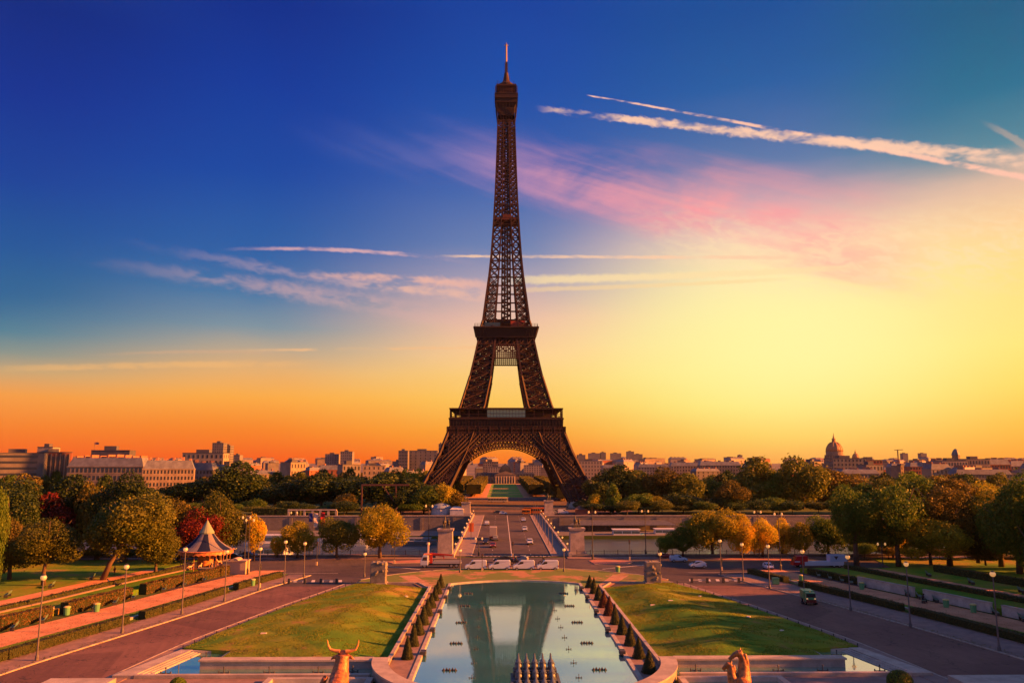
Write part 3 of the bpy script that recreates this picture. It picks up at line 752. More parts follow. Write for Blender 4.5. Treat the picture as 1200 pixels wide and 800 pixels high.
for k in (0, 2):
    s = -1 if k == 0 else 1
    b = MB(); b.box(-12.2,12.2,*sorted((s*33.8,s*25)),55.1,60.6); p_ = b.build('glass_pavilion', glass_g, tower)
    b = MB()
    for i in range(13): b.box(-12.2+i*2.03-.12,-12.2+i*2.03+.12,*sorted((s*33.82,s*34.0)),55.1,60.6)
    b.box(-12.6,12.6,*sorted((s*34.0,s*24.8)),60.65,61.2); b.box(-12.3,12.3,*sorted((s*33.84,s*33.95)),57.6,57.85)
    b.build('frame', mat('pavilion_frame', (.2,.2,.15), .6), p_)
# second platform
b = MB(); b.box(-21.2,21.2,-21.2,21.2,115.0,115.9)
for k in range(4):
    b.add([rot4((-19.4,-19.4,109.2),k),rot4((19.4,-19.4,109.2),k),rot4((21.,-21.,115.0),k),rot4((-21.,-21.,115.0),k)], [(0,1,2,3)])
    for i in range(19):
        f = -1+2*i/18; b.bar(rot4((19.4*f,-19.5,109.2),k), rot4((21.*f,-21.2,115.2),k), .35)
    b.bar(rot4((-21.5,-21.5,115.6),k), rot4((21.5,-21.5,115.6),k), .8); b.bar(rot4((-19.6,-19.6,109.3),k), rot4((19.6,-19.6,109.3),k), .6)
b.build('second_deck', iron2, tower)
b = MB()
for k in range(4):
    for z in (116.6,117.3,118.0): b.bar(rot4((-21,-21,z),k), rot4((21,-21,z),k), .14)
    for i in range(22): x = -21+42*i/21; b.bar(rot4((x,-21,115.9),k), rot4((x,-21,118.),k), .16)
b.build('railing', iron, tower)
b = MB()
for k in range(4):
    zs = (104.5,109.3); X = hw(106)
    for i in range(8):
        x0, x1 = -X+2*X*i/8, -X+2*X*(i+1)/8; P_ = lambda x, z: rot4((x,-(hw(z)+.2),z),k)
        b.bar(P_(x0,104.6), P_(x1,109.2), .5); b.bar(P_(x1,104.6), P_(x0,109.2), .5); b.bar(P_(x0,104.6), P_(x0,109.2), .5)
    b.bar(P_(-X,104.5), P_(X,104.5), .7)
    X2 = hw(99)-ww(99)+.4
    for z in frange(95.2,104.4,7): b.bar(P_(-X2-1,z), P_(X2+1,z), .62)
    for i in range(13): x = -X2+2*X2*i/12; b.bar(P_(x,95.2), P_(x,104.4), .6)
    b.bar(P_(-X2-2,95.0), P_(X2+2,95.0), .9)
b.build('upper_belt', iron, tower)
# pavilion level on the second deck
b = MB(); b.box(-14.5,-4,-17,-13,115.9,119.3); b.build('kiosk', mat('blue_kiosk', (.03,.10,.16), .4), tower)
b = MB(); b.box(3.,13,-16,-11,115.9,120.6); b.build('kiosk', mat('rust_kiosk', (.35,.06,.03), .6), tower)
b = MB(); b.box(-15,15,-14.5,14.5,119.4,120.2); b.box(-9,9,-9,9,115.9,121.6); b.box(-13,12,-13,12,121.4,121.8)
for i in range(6): b.box(-12+i*4.4,-10.5+i*4.4,-13.6,-12,120.2,122.2+(i%3)*.5)
b.build('upper_gallery', iron2, tower)
# pylon above the second deck
b = MB()
zz = [116,121,127,133,139,145.2,151.3,157.3,163.2,169,174.6,180,185.2,190.2,195.1,199.8,204.4,208.9,213.3,217.6,221.8,225.9,229.9,233.8,237.6,241.3,244.9,248.4,251.8,255.1,258.4,261.6,264.8,268]
def wi(z):
    return hw(z)*interp([(116,.50),(150,.53),(180,.58),(200,.64),(276,.70)], z)     # width of each corner strip
for k in range(4):
    for z0, z1 in zip(zz[:-1], zz[1:]):
        h0, h1 = hw(z0), hw(z1); i0, i1 = h0-wi(z0), h1-wi(z1)
        wc = 1.15 if z0 < 150 else (.95 if z0 < 200 else .8)
        b.bar(rot4((-h0,-h0,z0),k), rot4((-h1,-h1,z1),k), wc)
        wx = .66 if z0 < 200 else .72
        for s in (-1, 1):
            P_ = lambda x, z, d=0.: rot4((s*x, -(hw(z)-d), z), k)
            b.bar(P_(i0,z0), P_(i1,z1), wx*1.15)
            b.bar(P_(i0,z0), P_(h1,z1), wx); b.bar(P_(h0,z0), P_(i1,z1), wx)
            zm = (z0+z1)/2; hm, im = hw(zm), hw(zm)-wi(zm)
            b.bar(P_(i0,z0), P_(h0,z0), wx*.9)
            if z0 < 150:
                d0, d1 = wi(z0), wi(z1)
                b.bar(P_(i0,z0,d0), P_(h1,z1,d1), wx); b.bar(P_(h0,z0,d0), P_(i1,z1,d1), wx); b.bar(P_(i0,z0,d0), P_(i1,z1,d1), wx)
        b.bar(rot4((-i0,-h0,z0),k), rot4((i0,-h0,z0),k), wx*.7)
        if z0 > 165: b.bar(rot4((-i0,-h0,z0),k), rot4((i1,-h1,z1),k), .32); b.bar(rot4((i0,-h0,z0),k), rot4((-i1,-h1,z1),k), .32)
b.build('pylon', iron, tower)
b = MB()
for x in (-3.1, -1.1, 1.1, 3.1):
    for y in (-2.1, 2.1): b.bar((x,y,116), (x*.7,y*.8,274), 1.0)
for i in range(38):
    z = 117+i*4.1
    for sx_, sy2 in ((1,1),(1,-1)):
        b.bar((-3.1,-2.1*sy2,z), (3.1,-2.1*sy2,z+2), .6); b.bar((3.1,-2.1*sy2,z+2), (-3.1,-2.1*sy2,z+4.1), .6)
        b.bar((-2.1*sx_,-2.1,z), (-2.1*sx_,2.1,z+2), .4)
b.build('lift_shaft', iron2, tower)
b = MB(); h_ = hw(194); b.box(-h_-.3,h_+.3,-h_-.3,h_+.3,193.2,194.6); b.box(-2.5,3.5,-h_-.4,-h_+1,194.6,197); b.build('intermediate_platform', mat('platform_rust', (.10,.03,.02), .7), tower)
# summit
b = MB()
prof = [(6.1,264),(6.2,272),(6.4,275),(7.9,279),(8.3,280)]
def sq(prof, b):
    for (r0, z0), (r1, z1) in zip(prof[:-1], prof[1:]):
        for k in range(4): b.add([rot4((-r0,-r0,z0),k),rot4((r0,-r0,z0),k),rot4((r1,-r1,z1),k),rot4((-r1,-r1,z1),k)], [(0,1,2,3)])
sq([(5.8,271),(5.9,277.5),(6.6,279.2),(7.6,280.8)], b)
for k in range(4):
    for i in range(7): x = -5.6+11.2*i/6; b.bar(rot4((x,-6.0,266),k), rot4((x*1.25,-7.6,280),k), .4)
b.box(-7.8,7.8,-7.8,7.8,280.3,281.); b.box(-7.3,7.3,-7.3,7.3,281,283.4); b.box(-8.2,8.2,-8.2,8.2,283.4,286.4); b.box(-8.4,8.4,-8.4,8.4,286.4,287.0)
b.build('summit_gallery', iron2, tower)
b = MB()
for k in range(4):
    for i in range(9): x = -7.8+15.6*i/8; b.bar(rot4((x,-7.8,287.6),k), rot4((x,-7.4,292.5),k), .3)
    for z in (289,290.5,292.5): b.bar(rot4((-7.6,-7.6,z),k), rot4((7.6,-7.6,z),k), .25)
b.box(-5.2,5.2,-5.2,5.2,287.6,293.5); b.box(-7.2,7.2,-7.2,7.2,293.2,294.2); b.lathe([(5.8,294.2),(6.2,295.8),(5.2,297.),(3.4,298.2),(2.4,300.2),(1.8,303),(1.4,306)], 12)
for a in range(10):
    t = a*.63; b.bar((6.4*math.cos(t),6.4*math.sin(t),294), (6.6*math.cos(t),6.6*math.sin(t),298.+(a%3)*1.2), .28)
b.build('summit_cabin', iron, tower)
b = MB(); sq([(.95,305),(.75,314.5)], b)
for i in range(8): b.bar((-1.3,0,305.5+i*1.1), (1.3,0,306+i*1.1), .3)
b.build('mast_base', iron, tower)
b = MB(); b.tube([(0,0,314),(0,0,328.5)], [.62,.55], 8); b.bar((-1.6,0,327.6), (1.6,0,327.6), .5, caps=True); b.bar((0,-1.6,327.9), (0,1.6,327.9), .5, caps=True); b.bar((0,0,328),(0,0,330),.3)
b.build('antenna', mat('antenna_paint', (.42,.30,.18), .6), tower)
# ================================================================ TREES
import numpy as np
def leaf_cloud(pts, nrm, size, seed, spread=.9):
    """one small diamond leaf clump per point -> mesh data"""
    rg = np.random.default_rng(seed); n = len(pts)
    nn = nrm+rg.normal(0, spread, (n, 3)); nn /= np.linalg.norm(nn, axis=1)[:, None]+1e-9
    t = np.cross(nn, rg.normal(0, 1, (n, 3))); t /= np.linalg.norm(t, axis=1)[:, None]+1e-9
    u = np.cross(nn, t); s = (size*rg.uniform(.55, 1.35, n))[:, None]
    asp = rg.uniform(.5, .9, n)[:, None]
    bend = nn*s*rg.uniform(-.25, .25, n)[:, None]
    v = np.stack([pts-t*s, pts-u*s*asp+bend, pts+t*s, pts+u*s*asp+bend], 1).reshape(-1, 3)
    return v
def quads_mesh(name, v, m):
    n = len(v)//4; me = bpy.data.meshes.new(name); me.vertices.add(len(v)); me.vertices.foreach_set('co', v.astype(np.float32).ravel())
    me.loops.add(n*4); me.loops.foreach_set('vertex_index', np.arange(n*4, dtype=np.int32))
    me.polygons.add(n); me.polygons.foreach_set('loop_start', np.arange(0, n*4, 4, dtype=np.int32))
    me.polygons.foreach_set('loop_total', np.full(n, 4, dtype=np.int32))
    me.materials.append(m); me.update(calc_edges=True); return me
def crown_pts(seed, n, kind='round'):
    rg = np.random.default_rng(seed)
    nl = 26 if kind != 'cone' else 22
    c = []; r = []
    for i in range(nl):
        if kind == 'cone':
            h = rg.uniform(-.9, .85); rad = (1-(h+1)/2)*.75+.1; a = rg.uniform(0, 6.28)
            c.append((math.cos(a)*rad*.6, math.sin(a)*rad*.6, h)); r.append(.16+.3*(1-(h+1)/2))
        else:
            d = rg.normal(0, 1, 3); d /= np.linalg.norm(d); q = rg.uniform(.3, .68)
            if kind == 'flat' : d[2] = d[2]*.55+.15
            c.append(tuple(d*q)); r.append(rg.uniform(.24, .46))
    c = np.array(c); r = np.array(r)
    pick = rg.choice(nl, n, p=(r**2)/(r**2).sum())
    d = rg.normal(0, 1, (n, 3)); d /= np.linalg.norm(d, axis=1)[:, None]
    q = 1-np.abs(rg.normal(0, .16, n)); q = np.where(rg.random(n) < .12, rg.uniform(.9, 1.28, n), q)
    p = c[pick]+d*(r[pick]*q)[:, None]
    # drop most leaves buried deep within another lobe
    depth = np.zeros(n)
    for k in range(nl):
        depth = np.maximum(depth, 1-np.linalg.norm(p-c[k], axis=1)/r[k]*1.0)
    keep = (depth < .42) | (rg.random(n) < .15)
    p[:, 2] = np.maximum(p[:, 2], -.86+.12*np.sin(p[:, 0]*9)*np.cos(p[:, 1]*7))
    return p[keep], d[keep]
LM = {
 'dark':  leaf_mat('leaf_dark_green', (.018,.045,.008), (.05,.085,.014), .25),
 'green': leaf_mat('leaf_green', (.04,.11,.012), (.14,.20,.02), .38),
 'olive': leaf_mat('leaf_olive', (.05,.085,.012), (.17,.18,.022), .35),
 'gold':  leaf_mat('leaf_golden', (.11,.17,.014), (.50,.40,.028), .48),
 'amber': leaf_mat('leaf_amber', (.20,.27,.02), (.80,.52,.035), .52),
 'brown': leaf_mat('leaf_bronze', (.05,.065,.012), (.20,.15,.02), .35),
 'red':   leaf_mat('leaf_copper_red', (.085,.014,.009), (.20,.028,.012), .3),
}
CR = {}
def crown_mesh(res, kind, k, lm):
    key = (res, kind, k, lm)
    if key not in CR:
        n, size = {'near': (26000, .029), 'mid': (9500, .046), 'far': (3200, .08)}[res]
        p, d = crown_pts(100+k*7+{'round': 0, 'cone': 40, 'flat': 80}[kind], n, kind)
        CR[key] = quads_mesh('crown', leaf_cloud(p, d, size, k), LM[lm])
    return CR[key]
bark = mat('bark', (.085,.055,.04), .9, (.14,.095,.07), 3., .6, 10.)
bark_pale = mat('pale_bark', (.20,.14,.10), .9, (.12,.08,.05), 3., .5, 10.)
TRK = {}
def trunk_mesh(k, lean=0., pale=False):
    """unit trunk: height 1 to crown middle, limbs spread into the crown"""
    key = (k, round(lean, 2), pale)
    if key in TRK: return TRK[key]
    rg = random.Random(k*13+5); b = MB()
    top = (lean, 0, .62)
    b.tube([(0,0,-.02),(lean*.22,.01,.2),(lean*.6,-.01,.42),top], [.040,.030,.024,.018], 8)
    for i in range(7):
        a = i*.9+rg.uniform(-.3,.3); l = rg.uniform(.22,.36); z0 = rg.uniform(.36,.62); f = (z0/.62)
        p0 = (lean*f*.95, 0, z0)
        b.tube([p0, (p0[0]+math.cos(a)*l*.5, math.sin(a)*l*.5, z0+.16), (p0[0]+math.cos(a)*l, math.sin(a)*l, z0+rg.uniform(.28,.46))], [.016,.010,.003], 5)
    TRK[key] = b.mesh('trunk', bark_pale if pale else bark, smooth=True); return TRK[key]
TREES = []
def tree(name, label, x, y, z0, zc0, zc1, r, lm, res, kind='round', group=None, k=None, lean=0., cat='tree', sq=1., pale=False):
    k = rnd.randrange(5) if k is None else k
    t = thing(name, label, cat, (x, y, z0), 0, group)
    rz = rnd.uniform(0, 6.28) if not lean else 0
    zc = (zc0+zc1)/2-z0; h = (zc1-zc0)/2
    c = link('crown', crown_mesh(res, kind, k, lm), t, (lean*zc*1.55 if lean else 0, 0, zc), rz, (r, r*sq, h))
    H = (zc+h*.45)/.9
    link('trunk', trunk_mesh(k % 3, lean, pale), t, (0,0,0), 0 if lean else rz, (min(H*1.05, r*2.7), min(H*1.05, r*2.7), H))
    TREES.append((x, y, r)); return t
def tp(Y, pxc, w, ytop, ybot, lm, res, label, kind='round', group=None, z0=0., name='broadleaf_tree', **kw):
    if 240.5 < Y < 300: Y = 228+(Y % 9) if pxc < 600 else 216+(Y % 5)
    X, _, z1 = AT(pxc, ytop, Y); zb = AT(pxc, ybot, Y)[2]
    r = w/2*(Y/FPX)*1.02
    return tree(name, label, X, Y, z0, max(zb, z0+.5), z1, r, lm, res, kind, group, **kw)
# ---- left garden, near
tp(150, -4, 40, 555, 700, 'green', 'near', 'light green tree cut by the left edge of the picture', z0=1.1)
tp(181, 58, 76, 600, 668, 'olive', 'near', 'low spreading olive tree with a short trunk left of the big leaning tree', z0=1.1, k=1)
tp(189, 128, 104, 566, 664, 'olive', 'near', 'large tree leaning right with a thick dark trunk on the left lawn', z0=1.1, lean=.34, k=2, name='leaning_tree')
tp(196, 186, 62, 611, 664, 'olive', 'near', 'small bushy tree with a thin trunk between the leaning tree and the carousel', z0=1.1, k=3)
tp(226, 240, 64, 595, 655, 'red', 'near', 'copper red tree right behind the striped carousel', k=0, name='copper_tree')
tp(233, 262, 66, 571, 658, 'olive', 'near', 'tall olive and gold tree rising behind the red tree', k=4)
tp(232, 214, 60, 582, 650, 'brown', 'near', 'bronze green tree just left of the red tree and behind the carousel')
tp(190, 18, 56, 600, 676, 'brown', 'near', 'small dark bronze tree near the left edge behind the olive tree', z0=1.1)
tp(222, 22, 84, 562, 660, 'dark', 'near', 'dark rounded tree below the red and grey office block at far left', k=1)
tp(236, 88, 90, 556, 660, 'dark', 'near', 'wide dark green tree between the striped office block and the leaning tree', k=3)
tp(252, 152, 76, 551, 640, 'dark', 'near', 'dark tree with bronze top in front of the long classical building', k=0)
tp(246, 60, 60, 572, 660, 'red', 'mid', 'dull reddish tree deep in the shade behind the olive tree at far left', name='copper_tree')
tp(262, 196, 74, 575, 660, 'brown', 'near', 'bronze tree in front of the right end of the long classical building', k=2)
tp(250, 120, 60, 562, 650, 'brown', 'mid', 'bronze crown peeping over the leaning tree')
# out of frame: gardens go on; tall right rows added to shade the lawn
for (x, y, h, r) in ((-112,118,17,8),(-118,136,19,8),(-128,158,20,8)):
    tree('broadleaf_tree', 'dark garden tree standing beyond the left edge of the picture', x, y, 1.1, 4, h, r, 'green', 'mid', group='garden trees left of the picture')
for (x, y, h, r) in ((112,92,21,9),(108,112,24,9),(124,126,22,9),(104,74,22,9),(120,64,24,10),(110,138,22,8.5),(118,84,24,9),(118,104,23,9),(113,150,28,9),(124,163,28,10),(134,176,28,10),(128,118,28,10),(122,134,27,10),(143,190,28,10),(150,205,28,10),(138,150,29,10),(97,119,27,8),(101,132,27,8),(108,143,28,8),(104,110,27,8),(106,98,27,8),(103,88,26,8),(112,158,28,8),(105,125,28,8)):
    tree('broadleaf_tree', 'tall unseen tree added beyond the right edge of the picture to shade the right lawn', x, y, 1.1, 3, h, r, 'green', 'mid', group='added shade trees right of the picture')
# ---- near bank, left of the bridge
tp(237, 447, 66, 583, 648, 'gold', 'near', 'full rounded gold and green tree at the kerb left of the crane truck', k=1, name='plane_tree')
tp(237, 396, 54, 600, 650, 'olive', 'near', 'low green tree at the quay immediately left of the big gold tree', k=2, name='plane_tree')
tp(237, 350, 46, 610, 650, 'gold', 'near', 'small yellow tree below the three coloured banners', k=3, name='plane_tree')
tp(239, 326, 22, 626, 651, 'amber', 'mid', 'tiny orange tree at the quay rail left of the banners', k=0, name='plane_tree')
tp(248, 300, 26, 600, 648, 'amber', 'mid', 'slim orange tree by the river right of the tall olive and gold tree', k=0, name='plane_tree')
# ---- near bank, right of the bridge: autumn row
R = [(779,22,626,648,'green','dark green shrubby tree at the left end of the golden riverside row'),(799,36,613,648,'green','small green tree second from the left end of the golden riverside row'),
     (833,66,589,650,'gold','tallest round gold and green tree of the riverside row'),(868,36,602,650,'amber','orange tree just right of the tallest riverside tree'),(892,34,604,650,'amber','orange tree behind the white hatchback and the double lamp'),
     (915,30,606,650,'amber','bright orange tree left of the tall pole by the river'),(938,28,606,650,'gold','yellow tree right of the tall pole by the river'),(968,48,598,652,'green','green rounded tree at the right end of the riverside row above the red cab'),
     (1010,42,612,652,'green','low green tree between the red cab and the large park tree'),(1044,34,612,650,'amber','orange tree glowing behind the large park tree')]
for i, (c, w, t0, t1, lm, lb) in enumerate(R): tp(236.5+(i % 3)*1.6, c, w*1.12, t0, t1, lm, 'near', lb, k=i % 5, name='plane_tree')
# ---- right park
tp(214, 1086, 92, 596, 676, 'gold', 'near', 'broad gold-tipped park tree behind the white wall', z0=1.1, k=2)
tp(219, 998, 66, 566, 640, 'green', 'near', 'tall gold-edged tree above the low green riverside trees', k=0)
tp(246, 1046, 84, 557, 650, 'green', 'near', 'large dark green tree left of the broad park tree', k=1)
tp(218, 1140, 70, 582, 672, 'olive', 'near', 'orange-tipped tree between the broad park tree and the right edge', z0=1.1, k=3)
tp(196, 1184, 86, 548, 690, 'green', 'near', 'dark tall tree at the right edge of the picture', z0=1.1, k=4)
tp(262, 1105, 80, 560, 640, 'brown', 'near', 'bronze-tipped tree behind the broad park tree')
tp(270, 1165, 84, 566, 640, 'gold', 'near', 'gold-tipped tree far back near the right edge')
tp(150, 1222, 60, 600, 700, 'dark', 'mid', 'dark tree cut by the right edge of the picture', z0=1.1)
tp(212, 1152, 44, 624, 676, 'brown', 'near', 'low bronze tree with a thin trunk behind the right end of the white wall', z0=1.1)
# ---- far bank, left of the tower
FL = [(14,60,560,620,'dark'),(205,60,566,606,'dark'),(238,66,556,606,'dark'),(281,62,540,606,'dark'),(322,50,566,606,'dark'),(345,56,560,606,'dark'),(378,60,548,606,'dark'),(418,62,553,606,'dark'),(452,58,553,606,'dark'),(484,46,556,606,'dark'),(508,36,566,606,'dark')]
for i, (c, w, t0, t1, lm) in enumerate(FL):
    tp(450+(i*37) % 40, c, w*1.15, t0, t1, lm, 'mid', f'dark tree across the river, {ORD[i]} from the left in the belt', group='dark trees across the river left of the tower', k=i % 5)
for c, w, t0, lm, lb in ((300,30,582,'green','small green tree low in the dark belt above the long river hedge'),(327,24,589,'gold','little golden tree glowing low in the dark belt left of the banners'),(358,22,589,'green','rounded green bush tree just left of the banners across the river'),(385,30,590,'green','rounded dark green bush tree behind the banners'),(407,40,578,'brown','bronze tree across the river above the low quay tree'),
        (497,46,567,'green','green tree at the foot of the left tower leg'),(520,30,562,'gold','golden tree right at the left tower foot'),(535,28,572,'brown','small bronze tree inside the left tower leg by the white tent'),(470,40,572,'dark','dark tree between the steel portal and the left tower leg')):
    tp(432, c, w, t0, 606, lm, 'mid', lb)
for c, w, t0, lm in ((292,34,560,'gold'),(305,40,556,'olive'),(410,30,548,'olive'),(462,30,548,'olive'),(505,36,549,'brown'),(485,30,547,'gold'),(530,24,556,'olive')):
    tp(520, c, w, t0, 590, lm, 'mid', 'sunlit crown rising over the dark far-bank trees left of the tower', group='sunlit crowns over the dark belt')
# ---- far bank, right of the tower
FR = [(700,34,560,'dark'),(725,52,546,'dark'),(752,50,550,'olive'),(778,46,547,'brown'),(803,44,553,'olive'),(826,40,557,'green'),(886,56,537,'olive'),(912,44,550,'green'),(938,56,534,'olive'),(968,56,544,'brown'),(1000,50,556,'brown')]
for i, (c, w, t0, lm) in enumerate(FR):
    tp(470+(i*23) % 30, c, w*1.2, t0-2, 606, lm, 'mid', f'leafy tree across the river, {ORD[i]} to the right of the tower', group='tall trees across the river right of the tower', k=(i+2) % 5, pale=True)
for c, w, t0, lm, kind, lb in ((718,30,566,'green','cone','pointed green conifer right of the tower foot'),(698,26,578,'gold','round','small yellow-green tree next to the right tower foot'),(748,40,575,'green','round','green rounded tree above the stone quay right of the bridge'),(765,30,578,'gold','round','yellow-topped tree above the stone quay right of the bridge'),
        (800,50,575,'dark','round','dark low tree above the quay wall left of the golden row'),(850,50,578,'dark','round','dark low tree behind the tallest golden riverside tree'),(905,46,580,'green','round','green low tree behind the orange riverside trees'),(855,44,560,'brown','round','bronze crown in the far belt over the tallest golden riverside tree'),(684,24,584,'dark','round','dark shrubby tree hiding the right tower foot')):
    tp(436, c, w, t0, 607, lm, 'mid', lb, kind=kind, name='conifer' if kind == 'cone' else 'broadleaf_tree')
for c, w, t0, lm in ((1035,60,557,'olive'),(1070,60,553,'green'),(1110,64,552,'brown'),(1150,60,560,'gold'),(1185,64,562,'brown'),(1010,50,563,'green'),(1215,70,556,'dark')):
    tp(430, c, w, t0, 610, lm, 'mid', 'gold-tipped tree in the deep belt of trees across the river at far right', group='deep tree belt at far right')
# low shrubbery closing the foot of the belts
rs = random.Random(9)
for i, px in enumerate(list(range(214, 520, 21))+list(range(690, 1215, 22))):
    sd = 'left' if px < 560 else 'right'
    if 415 < px < 470 or 493 < px < 545: continue
    tp(423+rs.uniform(-2, 5), px+rs.uniform(-5, 5), rs.uniform(26, 38), rs.uniform(583, 593), 607, rs.choice(['dark','green','olive','dark','green']), 'mid', f'low leafy bush closing the foot of the tree belt on the {sd} of the tower', kind='flat', group=f'shrubs under the tree belt, {sd}', name='leafy_shrub')
for i, (px, t0, w) in enumerate(((1012,632,34),(1040,636,36),(1068,640,36),(1100,640,40),(1130,642,40),(1162,646,44),(1194,650,44),(6,640,40),(36,640,44),(72,642,40),(112,640,36),(150,640,36),(196,640,30))):
    tp(233, px, w, t0, 664, rs.choice(['dark','green','brown']), 'near', 'low dark bush at the back of the park under the big trees on the '+('right' if px > 600 else 'left'), kind='flat', group='bushes at the back of the '+('right' if px > 600 else 'left')+' park', name='leafy_shrub')
# fill: deeper belt behind both sides
rr = random.Random(5)
for i in range(96):
    sd = -1 if i % 2 else 1
    x = sd*rr.uniform(75, 330); y = rr.uniform(480, 640) if abs(x) > 90 else rr.uniform(620, 700)
    h = rr.uniform(15, 22)
    tree('broadleaf_tree', 'tree standing deep in the belt of parkland on the left side of the tower' if sd < 0 else 'tree standing deep in the belt of parkland on the right side of the tower', x, y, 0, 3, h, rr.uniform(6.5, 9.5), rr.choice(['dark','dark','olive','brown','green']), 'far',
         group='parkland trees left of the tower' if sd < 0 else 'parkland trees right of the tower')
for i in range(70):
    sd = -1 if i % 2 else 1
    x = sd*rr.uniform(60, 1000); y = rr.uniform(700, 1150)
    if abs(x) < 85: x = sd*(85+rr.uniform(0, 40))
    tree('broadleaf_tree', 'small distant street tree among the roofs on the left' if sd < 0 else 'small distant street tree among the roofs on the right', x, y, 0, 3, rr.uniform(12, 20), rr.uniform(7, 11), rr.choice(['olive','brown','green','gold']), 'far',
         group='distant street trees on the left' if sd < 0 else 'distant street trees on the right')

# ---------------------------------------------------------------- hedges and topiary
def hedge(name, label, cat, L, wdt, h, lm=None, z0=0., dens=26, size=.11, group=None):
    """clipped hedge along a polyline: solid core with a skin of leaves"""
    lm = lm or hedge_m; x0, y0 = L[0]; rg = np.random.default_rng(len(L)*31+int(abs(x0)*7))
    core = MB(); P, N = [], []
    for (ax, ay), (bx, by) in zip(L[:-1], L[1:]):
        d = Vector((bx-ax, by-ay, 0)); ln = d.length
        if ln < .01: continue
        d.normalize(); nrm = Vector((-d.y, d.x, 0)); q = nrm*(wdt/2-.06)
        core.poly([(ax-q.x-x0, ay-q.y-y0),(bx-q.x-x0, by-q.y-y0),(bx+q.x-x0, by+q.y-y0),(ax+q.x-x0, ay+q.y-y0)], z0-.02, z0+h-.06)
        cnt = int(dens*ln*(wdt+2*h))
        t = rg.random(cnt)*ln; f = rg.random(cnt)*(wdt+2*h)
        off = np.where(f < h, -wdt/2, np.where(f < h+wdt, f-h-wdt/2, wdt/2)); z = np.where(f < h, f, np.where(f < h+wdt, h, f-h-wdt))
        off = off+rg.normal(0, .035, cnt); z = z+rg.normal(0, .035, cnt)+.05*np.sin(t*1.3+ax)
        P.append(np.stack([ax-x0+d.x*t+nrm.x*off, ay-y0+d.y*t+nrm.y*off, z0+np.maximum(z, .03)], 1))
        sg = np.where(f < h, -1., np.where(f < h+wdt, 0., 1.)); N.append(np.stack([nrm.x*sg, nrm.y*sg, np.where(sg == 0, 1., .15)], 1))
    t = thing(name, label, cat, (x0, y0, 0), 0, group)
    core.build('branches', core_m, t); me = quads_mesh('foliage', leaf_cloud(np.concatenate(P), np.concatenate(N), size, 3, .5), lm); link('foliage', me, t)
    return t
def along(s, off, Y0, Y1, st=4.):
    n = max(1, int(abs(Y1-Y0)/st)); return [(s*(kerb(s, y)+off(y) if callable(off) else s*0+s*(kerb(s, y)+off)*1) if False else s*(kerb(s, y)+(off(y) if callable(off) else off)), y) for y in frange(Y0, Y1, n)]
brownh = leaf_mat('hedge_bronze_leaf', (.05,.045,.012), (.15,.08,.02), .2)
for (Y0, Y1, lb) in ((96,144.5,'long clipped hedge beside the left road ending at the gap between the two nearest lamps'),(148.5,176.5,'clipped hedge beside the left road between the gap and the green bin'),(181,200,'far clipped hedge beside the left road ending at the plaza')):
    hedge('clipped_hedge', lb, 'hedge', along(-1, 6.1, Y0, Y1), 1.5, 1.45)
for (Y0, Y1, lb) in ((98,151.5,'long clipped hedge beside the right road below the seated person'),(154.5,184,'clipped hedge beside the right road behind the green sweeper'),(189.5,204.5,'far clipped hedge at the rounded corner of the right road')):
    hedge('clipped_hedge', lb, 'hedge', along(1, 8.8, Y0, Y1), 1.6, 1.35)
ivy_off = lambda y: 24.3-(y-130)*.03
for (Y0, Y1, lb) in ((118,150,'tall leafy hedge along the left gravel walk nearest the edge of the picture'),(153.5,171,'tall leafy hedge between the stair gap and the sunlit wall panel on the left'),(175.5,206,'tall leafy hedge along the left gravel walk in front of the carousel')):
    hedge('tall_hedge', lb, 'hedge', along(-1, ivy_off, Y0, Y1), 1.8, 2.15, brownh, dens=22, size=.15)
for (Y0, Y1, lb) in ((186,204,'low dark hedge behind the far benches on the right walk'),):
    hedge('low_hedge', lb, 'hedge', along(1, lambda y: 25.6-(y-130)*.03, Y0, Y1), 1.4, 1.5)
for s, Y0, Y1, off, lb in ((1,120,206,34.,'long low hedge on the terrace behind the white wall'),(-1,120,204,33.,'low hedge on the terrace under the leaning tree'),(1,120,200,52.,'dark hedge at the back of the right terrace'),(-1,196,205,22,'dark hedge in front of the carousel')):
    hedge('low_hedge', lb, 'hedge', along(s, off, Y0, Y1), 1.4, .9 if off < 40 else 1.6, z0=1.1 if off > 25 else .0, dens=14, size=.15)
# clipped tree alleys flanking the long lawn
alley = leaf_mat('alley_leaf', (.05,.075,.012), (.20,.16,.02), .3)
for s, sd in ((-1,'left'),(1,'right')):
    for i, (x, y0, y1, h) in enumerate(((24,625,700,7.2),(24,708,800,7.2),(24,815,950,7.2),(41,560,640,8.2),(41,650,760,8.),(41,780,950,7.6))):
        row = ['inner','inner','inner','outer','outer','outer'][i]; pos = ['nearest','middle','farthest'][i % 3]
        t = hedge('clipped_tree_row', f'{pos} block of box-clipped trees in the {row} row on the {sd} of the long lawn', 'clipped trees', [(s*x, y0),(s*x, y1)], 11., h, alley, z0=2.3, dens=1.6, size=.62)
        for y in frange(y0+4, y1-4, int((y1-y0)/16)):
            link('trunk', trunk_mesh(0), t, (0, y-y0, 0), 0, (6, 6, 5.5))
